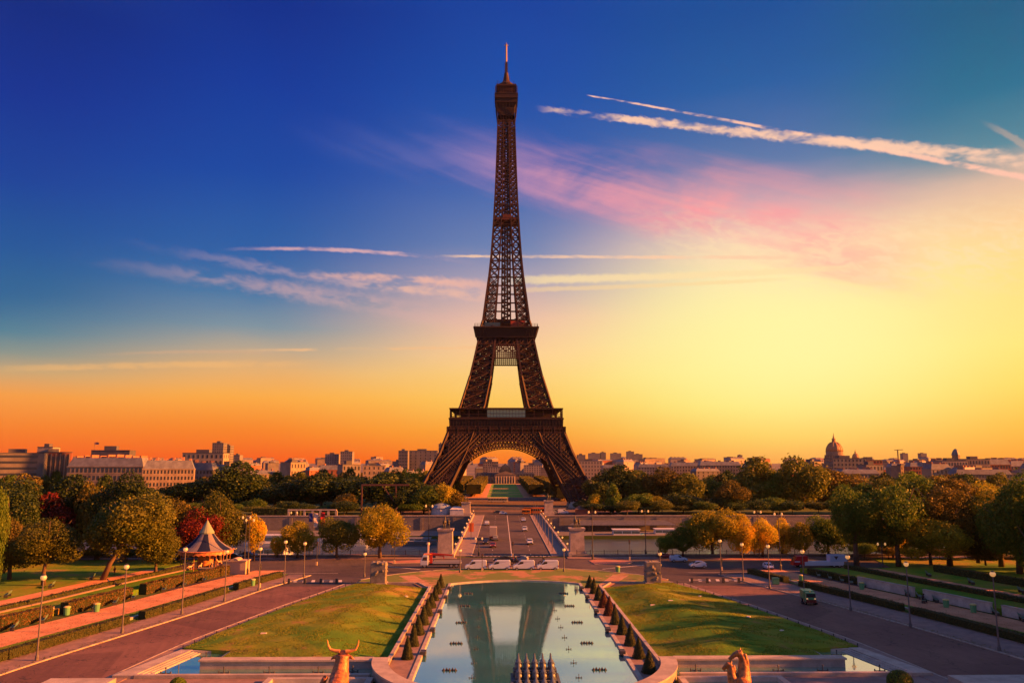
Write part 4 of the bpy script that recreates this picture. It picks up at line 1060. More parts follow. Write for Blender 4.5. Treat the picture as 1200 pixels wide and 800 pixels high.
# topiary cones
def cone_shrub(k):
    rg = np.random.default_rng(k); n = 2600; h = rg.random(n)**1.25; a = rg.random(n)*6.283
    r = .98*(1-h)**.86*(1+.06*np.sin(a*5+k)); z = h*3.0
    P = np.stack([np.cos(a)*r, np.sin(a)*r, z+.06], 1)+rg.normal(0, .03, (n, 3)); N = np.stack([np.cos(a), np.sin(a), np.full(n, .35)], 1)
    return quads_mesh('foliage', leaf_cloud(P, N, .075, k, .5), leaf_mat('topiary_leaf', (.016,.03,.01), (.05,.06,.016), .15))
cm = [cone_shrub(k) for k in range(3)]; core = MB(); core.lathe([(.86,.02),(.8,.4),(.42,1.7),(0,2.8)], 12); core = core.mesh('branches', core_m)
redm = cm[2].copy(); redm.materials[0] = leaf_mat('topiary_rust', (.05,.015,.01), (.11,.03,.015), .15)
for s, sd in ((-1,'left'),(1,'right')):
    for i in range(10):
        y = 110.6+7.95*i
        if s < 0 and i == 0: continue
        j = i if s > 0 else i-1
        rust = s > 0 and i in (5, 6)
        nb = 'nearest' if j == 0 else ('farthest' if i == 9 else ORD[j]+' from the near end')
        t = thing('cone_topiary', (f'rusty brown ' if rust else 'dark green ')+f'clipped cone shrub on the {sd} pool walkway, the {nb}', 'topiary', (s*16.45, y, .2), rnd.uniform(0, 6), f'cone shrubs along the {sd} side of the pool')
        link('branches', core, t); link('foliage', redm if rust else cm[i % 2], t)
        sc = rnd.uniform(.88, 1.08); t.scale = (sc, sc, rnd.uniform(.86, 1.1)); t.rotation_euler = (rnd.uniform(-.03,.03), rnd.uniform(-.03,.03), rnd.uniform(0,6))
# round bushes at the bottom
def ball(x, y, z, r, label):
    rg = np.random.default_rng(int(abs(x))); n = 2600; d = rg.normal(0, 1, (n, 3)); d /= np.linalg.norm(d, axis=1)[:, None]
    t = thing('round_bush', label, 'bush', (x, y, 0)); me = quads_mesh('foliage', leaf_cloud(d*r*np.array([1, 1, .9])+np.array([0, 0, z]), d, .085, 5, .5), LM['green']); link('foliage', me, t)
    MB().tube([(0,0,0),(0,0,z-r*.7)], .12).build('stem', bark, t)
    c = MB(); c.lathe([(r*math.cos(a)*.93, r*.86*math.sin(a)) for a in [(-PI/2)+PI*i/8 for i in range(9)]], 12, (0,0,z)); c.build('branches', core_m, t)
x, y = G(1035, 800); ball(x, y-4.5, 1.35, 1.5, 'dark round clipped bush at the bottom right in front of the basin')
x, y = G(219, 802); ball(x, y-3, .75, 1.0, 'small round bush at the bottom left in front of the basin rim')

# rough grass over the two lawns and leaves blown along the kerbs
rg = np.random.default_rng(77)
gm_ = leaf_mat('grass_blades', (.05,.13,.012), (.24,.24,.03), .4)
P = []
for s in (-1, 1):
    n = 52000; Y = rg.uniform(116, 188.4, n); t_ = rg.random(n)
    for y, t in zip(Y, t_):
        xi = 18.95 if y < 181.5 else 18.95+(y-181.5)*1.7
        xo = interp(FE, y)-.3
        if y < 123.6: xo = min(xo, 42.6)
        x = xi+(xo-xi)*t
        if math.sin(x*.9+1.3*math.sin(y*.5))*math.sin(y*.43+x*.2) > -.35: P.append((s*x, y, lawn_z(t, y)+.03))
P = np.array(P); N = rg.normal(0, 1, P.shape); N[:, 2] *= .25; N /= np.linalg.norm(N, axis=1)[:, None]
v = leaf_cloud(P, N, .07, 4, .15)
o = link('grass', quads_mesh('grass', v, gm_)); o['kind'] = 'stuff'
P = []
for s in (-1, 1):
    for off, spread, n in ((.75, .5, 1500), (5.2 if s < 0 else 7.9, .35, 1200), (15., 3.5, 2200), (-6., 5., 500)):
        for y in rg.uniform(95, 202, n):
            P.append((s*(kerb(s, y)+off+rg.normal(0, spread)), y, .175 if off < 9 and off > 0 else (.07 if off > 9 else .03)))
P = np.array(P); N = np.tile(np.array([[0, 0, 1.]]), (len(P), 1))
o = link('fallen_leaves', quads_mesh('fallen_leaves', leaf_cloud(P, N, .10, 6, .25), LM['brown'])); o['kind'] = 'stuff'
# ================================================================ BRIDGE, QUAYS, BUILDINGS
ashlar = mat('ashlar', (.25,.23,.22), .85, (.16,.15,.15), .12, .4, 1.2, coord='World')
def brick_stone(name, c1, c2, mort, sc, w=.5, h=.25):
    m = bpy.data.materials.new(name); m.use_nodes = True; nt = m.node_tree; S.nt = nt; p = nt.nodes['Principled BSDF']
    tc = nt.nodes.new('ShaderNodeTexCoord'); sp = nt.nodes.new('ShaderNodeSeparateXYZ'); nt.links.new(tc.outputs['Object'], sp.inputs[0])
    v = comb(S(sp.outputs[0])+S(sp.outputs[1]), S(sp.outputs[2])); br = nt.nodes.new('ShaderNodeTexBrick'); nt.links.new(v, br.inputs[0])
    br.inputs['Color1'].default_value = c1+(1,); br.inputs['Color2'].default_value = c2+(1,); br.inputs['Mortar'].default_value = mort+(1,)
    br.inputs['Scale'].default_value = sc; br.inputs['Mortar Size'].default_value = .012
    n = noise(tc.outputs['Object'], .25, 5, .65)
    c = mixc(.8, br.outputs[0], mixc(1., br.outputs[0], mixc(n, (.35,.35,.36), (1.6,1.55,1.5)), 'MULTIPLY'))
    nt.links.new(c, p.inputs['Base Color']); p.inputs['Roughness'].default_value = .85; return m
quay_st = brick_stone('quay_masonry', (.20,.18,.165), (.15,.135,.13), (.08,.075,.07), .45)
# bridge
br = thing('stone_bridge', 'broad stone bridge with parapets leading over the river to the tower', 'bridge', (0, 241, 0))
LB = 176.
b = MB(); b.box(-17.4,17.4,0,LB,-1.6,.1); b.build('deck', quay_st, br)
b = MB(); b.box(-11.7,11.7,-1.0,LB+1,.1,.12); b.build('roadway', asphalt2, br)
redwalk = mat('bridge_walk', (.26,.19,.18), .9, (.20,.15,.145), .5, coord='World')
for s in (-1, 1):
    b = MB(); b.box(*sorted((s*11.95, s*16.7)), 0, LB, .1, .26); b.build('pavement', redwalk, br)
    b = MB(); b.box(*sorted((s*11.7, s*11.95)), 0, LB, .1, .27); b.build('kerb', kerbst, br)
    b = MB(); b.box(*sorted((s*16.8, s*17.3)), 0, LB, .1, 1.05); b.box(*sorted((s*16.7, s*17.4)), -.5, LB+.5, 1.05, 1.22)
    b.build('parapet', stone, br)
b = MB(); b.box(-.12,.12,0,LB,.122,.127)
for k in range(19):
    x = -11.3+k*1.22; b.box(x, x+.62, -.6, .1, .121, .126)
for k in range(16): b.box(-.1-5.8,-.1-5.68,4+k*11,7+k*11,.122,.126); b.box(5.7,5.82,4+k*11,7+k*11,.122,.126)
b.build('lane_marking', paint, br)
for i in range(4):
    y = LB*(i+1)/5
    b = MB(); b.box(-17.2,17.2,y-2.2,y+2.2,-9,-2.6); b.lathe([(2.2,-9),(2.2,-3.2),(.2,-2.2)], 10, (-17.2,y,0)); b.lathe([(2.2,-9),(2.2,-3.2),(.2,-2.2)], 10, (17.2,y,0)); b.build('pier', quay_st, br)
for i in range(5):
    y0, y1 = LB*i/5, LB*(i+1)/5; b = MB(); n = 12
    for s in (-17.35, 17.35):
        pts = [(y0+(y1-y0)*k/n, -5.6+3.9*math.sin(PI*k/n)**.8) for k in range(n+1)]
        for (a, za), (c_, zc) in zip(pts[:-1], pts[1:]): b.add([(s,a,za),(s,c_,zc),(s,c_,-1.5),(s,a,-1.5)], [(0,1,2,3)])
    b.build('arch', quay_st, br)
# equestrian groups on pedestals
bronze = mat('bronze_statue', (.10,.085,.06), .6, (.06,.065,.05), 2.)
gilt = mat('gilded_bronze', (.46,.17,.04), .4, (.17,.06,.02), 2.2, .6, 6., spec=.6)
def remesh(o, vox, sm_=True):
    m = o.modifiers.new('remesh', 'REMESH'); m.mode = 'VOXEL'; m.voxel_size = vox; m.use_smooth_shade = sm_; return o
def horse_bm(b, s=1., ox=0., oy=0., oz=0., head=1.):
    """standing horse facing +Y, about 2.4 m tall at s=1"""
    T = lambda pts: [(ox+x*s, oy+y*s, oz+z*s) for x, y, z in pts]
    b.tube(T([(0,-1.05,1.45),(0,-.75,1.5),(0,-.1,1.42),(0,.5,1.45),(0,.85,1.6)]), [.24*s,.40*s,.36*s,.40*s,.27*s], 10)
    b.tube(T([(0,.7,1.62),(0,1.0,2.0),(0,1.15,2.35)]), [.30*s,.21*s,.15*s], 8)
    b.tube(T([(0,1.08,2.42),(0,1.32,2.3),(0,1.6,2.02)]), [.14*s,.13*s,.075*s], 8)
    for x in (-.07, .07): b.tube(T([(x,1.1,2.45),(x,1.08,2.62)]), [.05*s,.01*s], 5)
    for x in (-.2, .2):
        b.tube(T([(x,.62,1.4),(x,.66,.95),(x,.60,.72),(x,.62,.1),(x,.68,.0)]), [.16*s,.11*s,.08*s,.055*s,.085*s], 7)
        b.tube(T([(x,-.85,1.4),(x,-.7,1.0),(x,-.98,.66),(x,-.9,.1),(x,-.84,0.)]), [.22*s,.15*s,.085*s,.06*s,.09*s], 7)
    b.tube(T([(0,-1.1,1.55),(0,-1.35,1.2),(0,-1.38,.65)]), [.07*s,.10*s,.03*s], 6)
    return b
def man_bm(b, ox, oy, oz, s=1., arm=True):
    T = lambda pts: [(ox+x*s, oy+y*s, oz+z*s) for x, y, z in pts]
    for x in (-.11, .11): b.tube(T([(x,0,.9),(x*1.2,.03,.5),(x*1.3,-.02,.08),(x*1.3,.12,.03)]), [.10*s,.075*s,.05*s,.045*s], 7)
    b.tube(T([(0,0,.86),(0,0,1.1),(0,0,1.4),(0,.0,1.5)]), [.16*s,.15*s,.19*s,.09*s], 8)
    b.tube(T([(0,0,1.48),(0,.01,1.6),(0,.02,1.72),(0,.02,1.84)]), [.06*s,.09*s,.105*s,.05*s], 8)
    b.tube(T([(-.2,0,1.43),(-.27,.02,1.15),(-.26,.15,.9)]), [.07*s,.05*s,.035*s], 6)
    b.tube(T([(.2,0,1.43),(.34,.12,1.3),(.45,.2,1.5) if arm else (.27,.15,.9)]), [.07*s,.05*s,.035*s], 6)
    return b
def equestrian(x, y, zt, w, label):
    t = thing('equestrian_statue', label, 'statue', (x, y, 0), 0, 'four horse and rider groups at the corners of the bridge')
    b = MB(); b.box(-w/2-.5,w/2+.5,-w/2-.6,w/2+.6,-.05,1.1); b.box(-w/2,w/2,-w/2,w/2,1.1,zt-.6,taper=.93); b.box(-w/2-.15,w/2+.15,-w/2-.15,w/2+.15,zt-.6,zt,taper=1.04); b.build('pedestal', stone, t)
    b = MB(); horse_bm(b, 1.35); b.xf((-.35,.1,zt)); man_bm(b, .8, .5, zt, 1.55); b.box(-1.2,1.4,-1.6,1.6,zt-.03,zt+.14)
    remesh(b.build('figures', bronze, t), .09)
for lb, px, pb, pt, Y in (('horse statue on a tall stone pedestal at the near left corner of the bridge',522,651,619,240),('horse statue on a tall stone pedestal at the near right corner of the bridge',676,648,618,243),
                      ('horse and man statue on a pale pedestal at the far left corner of the bridge',546,604,588,424),('horse and man statue on a pale pedestal at the far right corner of the bridge',643,604,586,424)):
    x = AT(px, pb, Y)[0]; equestrian(x, Y, AT(px, pt, Y)[2], 4.3 if Y < 300 else 4.6, lb)
# quay walls
for s, sd in ((-1,'left'),(1,'right')):
    t = thing('quay_wall', f'tall stained stone quay wall across the river to the {sd} of the bridge', 'quay wall', (s*17.5, 401.9, 0))
    b = MB(); b.box(*sorted((0, s*420)), -.6, .05, -6, .8); 
    for k in range(26): b.box(*sorted((s*(8+k*16), s*(9.4+k*16))), -.95, -.55, -6, .2)
    b.build('wall', quay_st, t)
    b = MB(); b.box(*sorted((0, s*420)), -.8, .2, .8, 1.15); b.build('coping', stone, t)
    t = thing('quay_wall', f'near river wall with iron railing to the {sd} of the bridge', 'quay wall', (s*17.6, 239.2, 0))
    b = MB(); b.box(0 if s > 0 else -400, 400 if s > 0 else 0, 0, .7, -7.4, .62); b.build('wall', quay_st, t)
    b = MB(); b.box(0 if s > 0 else -400, 400 if s > 0 else 0, -.1, .8, .62, .78); b.build('coping', kerbst, t)
    t = thing('iron_railing', f'dark iron railing along the river wall {sd} of the bridge', 'railing', (s*19, 239.5, 0))
    b = MB(); L = 150
    for z in (.85, 1.75): b.bar((0,0,z), (s*L,0,z), .06)
    for k in range(int(L/.45)): b.bar((s*k*.45,0,.78), (s*k*.45,0,1.75), .035)
    b.build('rails', iron_dk, t); pm = MB(); pm.box(-.08,.08,-.08,.08,.76,1.95); pm.lathe([(.1,1.95),(.12,2.05),(0,2.15)], 6); me = pm.mesh('post', iron_dk)
    for k in range(int(L/4)): link('post', me, t, (s*k*4, 0, 0))
# ramps and low buildings on the far quay
t = thing('quay_canopy', 'long grey awning roof on the low quay right of the bridge', 'awning', (*G(735,626,-6)[:1], 396, -6))
b = MB(); b.add([(-26,-4,3.2),(26,-4,3.2),(22,4.4,5.0),(-20,4.4,5.0)], [(0,1,2,3)]); b.add([(-26,-4,2.9),(26,-4,2.9),(26,-4,3.2),(-26,-4,3.2)], [(0,1,2,3)]); b.build('roof', mat('slate', (.07,.075,.085), .6, (.11,.11,.12), 1.), t)
for x in (-24,-16,-8,0,8,16,24): MB().box(x-.12,x+.12,-3.9,-3.7,0,3.1).build('post', iron_dk, t)
hull_w = mat('white_boat_paint', (.55,.56,.60), .4); boat_gl = mat('boat_glass', (.06,.10,.14), .12, spec=.8); boat_bl = mat('blue_boat_paint', (.10,.26,.42), .4)
def boat(label, px0, px1, Y, col, h=2.6, roof=None):
    x0 = AT(px0, 640, Y)[0]; x1 = AT(px1, 640, Y)[0]; L = x1-x0
    t = thing('river_boat', label, 'river boat', ((x0+x1)/2, Y, -7.4), 0, 'boats moored on the river')
    b = MB(); n = 12; W = 3.6
    for k in range(n):
        f0, f1 = -1+2*k/n, -1+2*(k+1)/n; w0, w1 = [W*(1-abs(f)**5)**.6+.15 for f in (f0, f1)]
        z0, z1 = [1.3+.5*max(0, f)**3 for f in (f0, f1)]
        b.add([(f0*L/2,-w0*.8,-.4),(f1*L/2,-w1*.8,-.4),(f1*L/2,-w1,z1),(f0*L/2,-w0,z0),(f0*L/2,w0*.8,-.4),(f1*L/2,w1*.8,-.4),(f1*L/2,w1,z1),(f0*L/2,w0,z0)], [(0,1,2,3),(7,6,5,4),(3,2,6,7)])
    b.build('hull', col, t)
    b = MB(); b.box(-L*.42,L*.36,-W*.8,W*.8,1.32,1.32+h,taper=.97); b.build('cabin', hull_w, t)
    nw = max(3, int(L/4))
    wm = MB(); wm.box(-L*.36/nw,L*.36/nw,-.04,.04,0,h*.5); me = wm.mesh('window', boat_gl)
    for k in range(nw): link('window', me, t, (-L*.42+L*.78*(k+.5)/nw, -W*.8-.02, 1.32+h*.3))
    b = MB(); b.box(-L*.44,L*.38,-W*.86,W*.86,1.34+h,1.5+h); b.build('roof', roof or hull_w, t)
    return t
boat('white and blue boat with a row of windows moored under the grey awning', 715, 755, 378, boat_bl, 2.4)
boat('small pale boat with a white roof at the quay left of the golden tree', 765, 795, 383, hull_w, 2.2)
boat('long white tour boat with glass sides below the river hedge left of the banners', 286, 352, 345, hull_w, 3.0)
boat('white tour boat moored nearer the camera behind the small orange quay trees', 296, 342, 300, hull_w, 2.8, mat('slate', (.07,.075,.085), .6))
boat('low grey barge lying in the river between the gold tree and the crane truck', 455, 512, 352, mat('grey_barge', (.16,.17,.19), .6), 1.0, mat('grey_barge', (.16,.17,.19), .6))
boat('pale flat boat behind the low green quay tree', 372, 440, 362, hull_w, 1.6)
# river hedge above the far-left quay (box-clipped, with openings)
for i, (a, c_) in enumerate(((296,322),(324,338),(341,352))):
    x0 = AT(a, 610, 408)[0]; x1 = AT(c_, 610, 408)[0]
    hedge('clipped_hedge', f'tall dark clipped hedge across the river at left, {ORD[i]} from the left', 'hedge', [(x0, 408),(x1, 408)], 3, 4.2, LM['dark'], dens=8, size=.3)
t = thing('colonnade', 'pale pillared parapet across the river behind the coloured banners', 'colonnade', (AT(356, 610, 404)[0], 404, 0))
b = MB(); b.box(-8,16,-.6,.6,3.4,4.0); b.build('beam', stone, t)
for k in range(7): MB().box(-8+k*3.9,-7+k*3.9,-.5,.5,-5.9,3.4).build('pillar', stone, t)
# steel portal at the left of the tower
t = thing('steel_portal', 'dark steel portal frame standing in front of the trees left of the tower', 'steel frame', (AT(444, 600, 428)[0], 428, 0))
rusty = mat('rusty_steel', (.10,.045,.04), .7)
w0 = 20/935*428; zt = AT(444, 569, 428)[2]
for x in (-w0, w0*.95): MB().box(x-.35,x+.35,-.35,.35,0,zt).build('post', rusty, t)
MB().box(-w0-.35,w0*1.7,-.3,.3,zt,zt+.9).build('beam', rusty, t); MB().bar((w0*.2,0,zt),(w0*.95-1,0,zt*.45),.5).build('brace', rusty, t)
# tents, kiosks and coach by the tower
tentw = mat('tent_cloth', (.55,.56,.60), .7, (.42,.44,.5), .6); tentb = mat('blue_tent_roof', (.20,.26,.36), .6)
x = AT(517, 600, 428)[0]
t = thing('round_pavilion', 'white round pavilion with a domed blue grey roof at the far end of the bridge', 'pavilion', (x, 428, 0))
b = MB(); b.lathe([(5.4,0),(5.4,3.2),(5.9,3.4)], 20); b.build('wall', tentw, t); b = MB(); b.lathe([(6.1,3.4),(4.6,4.8),(2.2,5.6),(.5,5.9),(.3,6.4),(0,6.9)], 20); b.build('roof', tentb, t)
t = thing('white_marquee', 'low white marquee next to the round domed pavilion', 'marquee', (x+8, 424, 0)); b = MB(); b.box(-3,4,-3,3,0,2.8); b.build('wall', tentw, t); b = MB(); b.box(-3.2,4.2,-3.2,3.2,2.8,4.2,taper=.5,ty=.3); b.build('roof', tentw, t)
t = thing('ticket_kiosk', 'reddish brown kiosk with a hipped roof near the right tower foot', 'kiosk', (AT(687, 600, 424)[0], 424, 0)); b = MB(); b.box(-5.5,5.5,-3,3,0,2.7); b.build('wall', mat('kiosk_red', (.22,.09,.07), .7), t); b = MB(); b.box(-6.4,6.4,-3.8,3.8,2.7,4.6,taper=.6,ty=.2); b.build('roof', mat('kiosk_roof', (.12,.07,.06), .7), t)
t = thing('ticket_kiosk', 'small orange lit kiosk with a flat roof left of the far left statue', 'kiosk', (AT(540, 598, 432)[0]-6, 432, 0)); b = MB(); b.box(-4,4,-2,2,0,2.8); b.build('wall', mat('kiosk_cream', (.5,.3,.18), .7), t); MB().box(-4.6,4.6,-2.6,2.6,2.8,3.2).build('roof', mat('kiosk_roof', (.12,.07,.06), .7), t)
t = thing('stepped_wall', 'long low stepped wall across the lawn under the tower', 'wall', (0, 463, 0)); b = MB(); b.box(-34,34,0,1,0,1.3); b.build('wall', quay_st, t)
# ------------------------------------------------ houses
wall_ms = {
 'cream': mat('facade_cream', (.28,.22,.175), .85, (.20,.155,.13), .15, rnd=.15), 'grey': mat('facade_grey', (.19,.175,.175), .85, (.14,.13,.135), .12, rnd=.15),
 'white': mat('facade_white', (.31,.25,.20), .8, (.28,.24,.21), .1, rnd=.12), 'brick': mat('facade_brick', (.34,.10,.06), .85, (.22,.10,.07), .2, rnd=.15), 'dark': mat('facade_dark', (.10,.10,.12), .7, (.07,.07,.09), .2)}
zinc = mat('zinc_roof', (.16,.17,.20), .55, (.11,.115,.14), .3, rnd=.2); tile = mat('tile_roof', (.22,.11,.08), .8, (.15,.08,.06), .3)
pane = mat('window_glass', (.03,.035,.045), .15, spec=.8); chim = mat('chimney_brick', (.36,.17,.11), .85, (.26,.13,.09), .5)
WM = {}
def win_mesh(w, h, frame=True, m=None):
    k = (round(w, 1), round(h, 1), m)
    if k not in WM:
        b = MB(); b.box(-w/2,w/2,-.09,.02,0,h); WM[k] = b.mesh('window', m or pane)
    return WM[k]
def house(name, label, x, y, w, d, h, rz=0., style='mansard', wm='cream', nx=0, nz=0, group=None, z0=0., chn=3, ww_=None, wh=None, side=True, cat='building', rm=None):
    """w wide (local x), facade at local -y"""
    t = thing(name, label, cat, (x, y, z0), rz, group); M = wall_ms[wm]; r = random.Random(int(abs(x)*13+y))
    if style == 'mansard':
        hr = min(6., h*.2); hb = h-hr; b = MB(); b.box(-w/2,w/2,-d/2,d/2,-2,hb); b.box(-w/2-.3,w/2+.3,-d/2-.3,d/2+.3,hb-.5,hb); 
        if nz: 
            for k in range(1, nz): b.box(-w/2-.12,w/2+.12,-d/2-.12,d/2+.12,hb*k/nz-.15,hb*k/nz+.1)
        b.build('wall', M, t)
        b = MB(); b.box(-w/2+.1,w/2-.1,-d/2+.1,d/2-.1,hb,h-.6,taper=max(.5, 1-4./w),ty=max(.4, 1-4./d)); rf = b.build('roof', rm or zinc, t)
        for i in range(chn):
            cx = -w/2+w*(i+.5)/chn+r.uniform(-1, 1); c = MB(); c.box(cx-.6,cx+.6,-d*.3,d*.3,h-3,h+r.uniform(.4,1.6)); c.build('chimney', chim, rf)
    else:
        hb = h; b = MB(); b.box(-w/2,w/2,-d/2,d/2,-2,h); b.build('wall', M, t)
        b = MB(); b.box(-w/2-.2,w/2+.2,-d/2-.2,d/2+.2,h,h+.5); b.box(-w*.22,w*.1,-d*.2,d*.25,h+.5,h+2.6+r.random()); b.build('roof', rm or wall_ms['dark'], t)
    if nx and nz:
        ww2 = ww_ or min(1.3, w/nx*.45); wh2 = wh or hb/nz*.55
        me = win_mesh(ww2, wh2)
        for j in range(nz):
            for i in range(nx): link('window', me, t, (-w/2+w*(i+.5)/nx, -d/2, hb*j/nz+(hb/nz-wh2)*.5))
        if side:
            ns = max(1, int(d/(w/nx)))
            for sx2 in (-1, 1):
                for j in range(nz):
                    for i in range(ns): link('window', me, t, (sx2*w/2, -d/2+d*(i+.5)/ns, hb*j/nz+(hb/nz-wh2)*.5), sx2*PI/2)
    return t
# large blocks on the left
def px_house(name, label, p0, p1, ptop, Y, **k):
    a = AT(p0, ptop, Y); c = AT(p1, ptop, Y); return house(name, label, (a[0]+c[0])/2, Y+k.get('d', 14)/2, c[0]-a[0], k.pop('d', 14), a[2], **k)
px_house('office_block', 'grey office block with horizontal window bands at the far left edge', -14, 40, 531, 560, d=22, style='flat', wm='grey', nx=1, nz=8, ww_=24., wh=1.6, side=False, rz=.4, cat='office building')
t = px_house('office_block', 'red and dark striped office block with vertical fins at far left', 38, 74, 530, 590, d=20, style='flat', wm='brick', nx=0, rz=.45, cat='office building')
for i in range(8): MB().box(-10.5+i*2.9-.35,-10.5+i*2.9+.35,-10.9,-10.0,2,32.6).build('fin', wall_ms['white'], t)
for i in range(7): MB().box(-9.9+i*2.9,-8.4+i*2.9,-10.12,-9.98,2,31).build('window', pane, t)
t = px_house('rooftop_plant', 'pale rooftop block above the striped office block', 44, 62, 524, 600, d=10, style='flat', wm='white', cat='office building')
px_house('classical_building', 'long cream classical building with rows of windows and a zinc roof at left', 80, 168, 535, 520, d=16, wm='cream', nx=18, nz=5, chn=9, side=False, rz=.02, cat='mansion block')
px_house('classical_building', 'right wing of the long classical building glowing in the sun with arcaded windows', 166, 222, 538, 500, d=14, wm='cream', nx=15, nz=6, chn=6, side=False, rz=.32, cat='mansion block')
px_house('attic_block', 'dark blue-grey flat attic block on top of the long classical building', 107, 152, 528, 540, d=9, style='flat', wm='dark', cat='building')
t = thing('roof_flag', 'tiny flag on a pole above the dark attic block at left', 'flag', (AT(110, 530, 545)[0], 545, 0)); MB().tube([(0,0,30),(0,0,AT(110,518,545)[2])], .12, 6).build('pole', iron_dk, t)
b = MB(); z = AT(110, 518, 545)[2]; b.add([(0,0,z),(1.4,.2,z+.1),(2.9,-.1,z-.2),(2.9,-.1,z-1.6),(1.4,.2,z-1.4),(0,0,z-1.6)], [(0,1,4,5),(1,2,3,4)]); b.build('cloth', mat('flag_cloth', (.2,.1,.15), .8), t)
px_house('apartment_block', 'sunlit cream penthouse block right of the long classical building', 214, 262, 531, 640, d=14, style='flat', wm='white', nx=9, nz=7, cat='apartment building')
px_house('apartment_block', 'dark roofed block half hidden by trees below the cream penthouse', 222, 250, 541, 560, d=12, wm='grey', nx=7, nz=6, cat='apartment building')
px_house('apartment_block', 'brick house row with gables left of the big dark tree', 236, 266, 543, 575, d=12, wm='brick', nx=6, nz=6, cat='apartment building')
px_house('tower_block', 'grey high-rise slab standing alone left of the far skyline', 249, 262, 519, 1300, d=18, style='flat', wm='grey', nx=5, nz=14, cat='high-rise')
px_house('tower_block', 'lower twin of the grey high-rise slab on its right side', 262, 270, 522, 1320, d=18, style='flat', wm='grey', nx=4, nz=13, cat='high-rise')
for a, c_, tp_, Y, lb in ((273,281,533,1500,'narrow grey block right of the twin high-rise slabs'),(381,397,532,1500,'grey stepped block on the skyline, left of the square tower block'),(399,413,529,1480,'square grey tower block on the skyline left of the iron tower'),
                     (467,478,528,1250,'pale green glass block, left one of the pair left of the tower leg'),(479,513,528,1280,'wide pale green office slab touching the left tower leg'),(514,519,520,1900,'thin hazy high-rise peeping beside the left tower leg')):
    px_house('tower_block', lb, a, c_, tp_, Y, d=20, style='flat', wm='grey', nx=6, nz=9, side=False, cat='high-rise')
for a, c_, tp_, Y, lb in ((677,686,533,1700,'dark reddish block right beside the right tower leg'),(690,703,531,2900,'hazy orange high-rise, first right of the tower'),(704,710,530,2900,'hazy orange high-rise, second right of the tower'),(716,728,531,3000,'broad hazy orange block in the middle of the right high-rises'),
                     (735,743,529,2900,'tallest hazy orange high-rise right of the tower'),(743,753,532,3000,'lower hazy orange block attached right of the tallest high-rise'),(1058,1064,531,3200,'hazy orange tower left of the cream roofs at right'),(1079,1086,531,3100,'single rounded orange high-rise left of the pointed water tower'),(866,870,533,3300,'tiny hazy tower far away above the right trees')):
    px_house('tower_block', lb, a, c_, tp_, Y, d=24, style='flat', wm='grey', cat='high-rise')
# military school and blocks behind it
ey = 992.; ec = AT(592, 560, ey)[0]; sc = ey/FPX
slate_d = mat('dark_slate', (.035,.04,.05), .5, (.025,.027,.034), .5)
t = thing('domed_school', 'long classical building with a square central dome at the end of the lawn', 'palace', (ec, ey, 0))
W2 = 34*sc; hE = AT(592, 554, ey)[2]
b = MB(); b.box(-W2,W2,0,16,-1,hE-4.5); b.box(-13,13,-3,0,-1,hE-2); b.box(-W2,-W2+9,-2,0,-1,hE-4.5); b.box(W2-9,W2,-2,0,-1,hE-4.5)
b.box(-W2-.4,W2+.4,-.4,16.4,hE-5,hE-4.4); b.build('wall', wall_ms['cream'], t)
b = MB(); b.add([(-13.4,-3.4,hE-2),(13.4,-3.4,hE-2),(0,-3.4,hE+2.4),(-13.4,0,hE-2),(13.4,0,hE-2),(0,0,hE+2.4)], [(0,1,2),(1,4,5,2),(0,2,5,3)]); b.build('pediment', wall_ms['cream'], t)
b = MB(); b.box(-W2-.2,W2+.2,-.1,16.2,hE-4.4,hE+.2,taper=.97,ty=.35); b.build('roof', slate_d, t)
b = MB(); z = hE
for (h0, z0_), (h1, z1_) in zip([(7.2,hE),(7.0,hE+3.5),(5.6,hE+7),(3.2,hE+9.3),(2.2,hE+9.8)], [(7.0,hE+3.5),(5.6,hE+7),(3.2,hE+9.3),(2.2,hE+9.8),(0.2,hE+11.5)]):
    for k in range(4):
        q = [(-h0,-h0,z0_),(h0,-h0,z0_),(h1,-h1,z1_),(-h1,-h1,z1_)]; b.add([(rot4(v, k)[0], rot4(v, k)[1]+7, rot4(v, k)[2]) for v in q], [(0,1,2,3)])
b.box(-7.5,7.5,-.5,14.5,hE-4,hE); b.build('dome', slate_d, t)
cm_ = MB(); cm_.tube([(0,0,0),(0,0,hE-4)], [.55,.45], 8); cme = cm_.mesh('column', stone)
for i in range(8): link('column', cme, t, (-11.4+i*3.26, -3.6, 0))
wme = win_mesh(1.5, 3.6)
for i in range(20):
    x_ = -W2+2+(W2*2-4)*i/19
    if abs(x_) > 14:
        for z_ in (1.5, 7.5): link('window', wme, t, (x_, -2.02 if abs(x_) > W2-9 else -.02, z_))
for a, c_, tp_, Y, wmn, lb in ((566,584,537,1180,'cream','cream block seen under the arch left of the dome'),(572,592,543,1120,'white','pale low block directly left of the dome under the arch'),(602,616,537,1250,'brick','rosy slab seen under the arch right of the dome'),(614,634,541,1150,'white','pale apartment slab under the arch at right'),(634,644,544,1100,'cream','sunlit cream house end under the arch at far right')):
    px_house('apartment_block', lb, a, c_, tp_+4, Y, d=14, style='flat', wm=wmn, nx=7, nz=8, side=False, cat='apartment building')
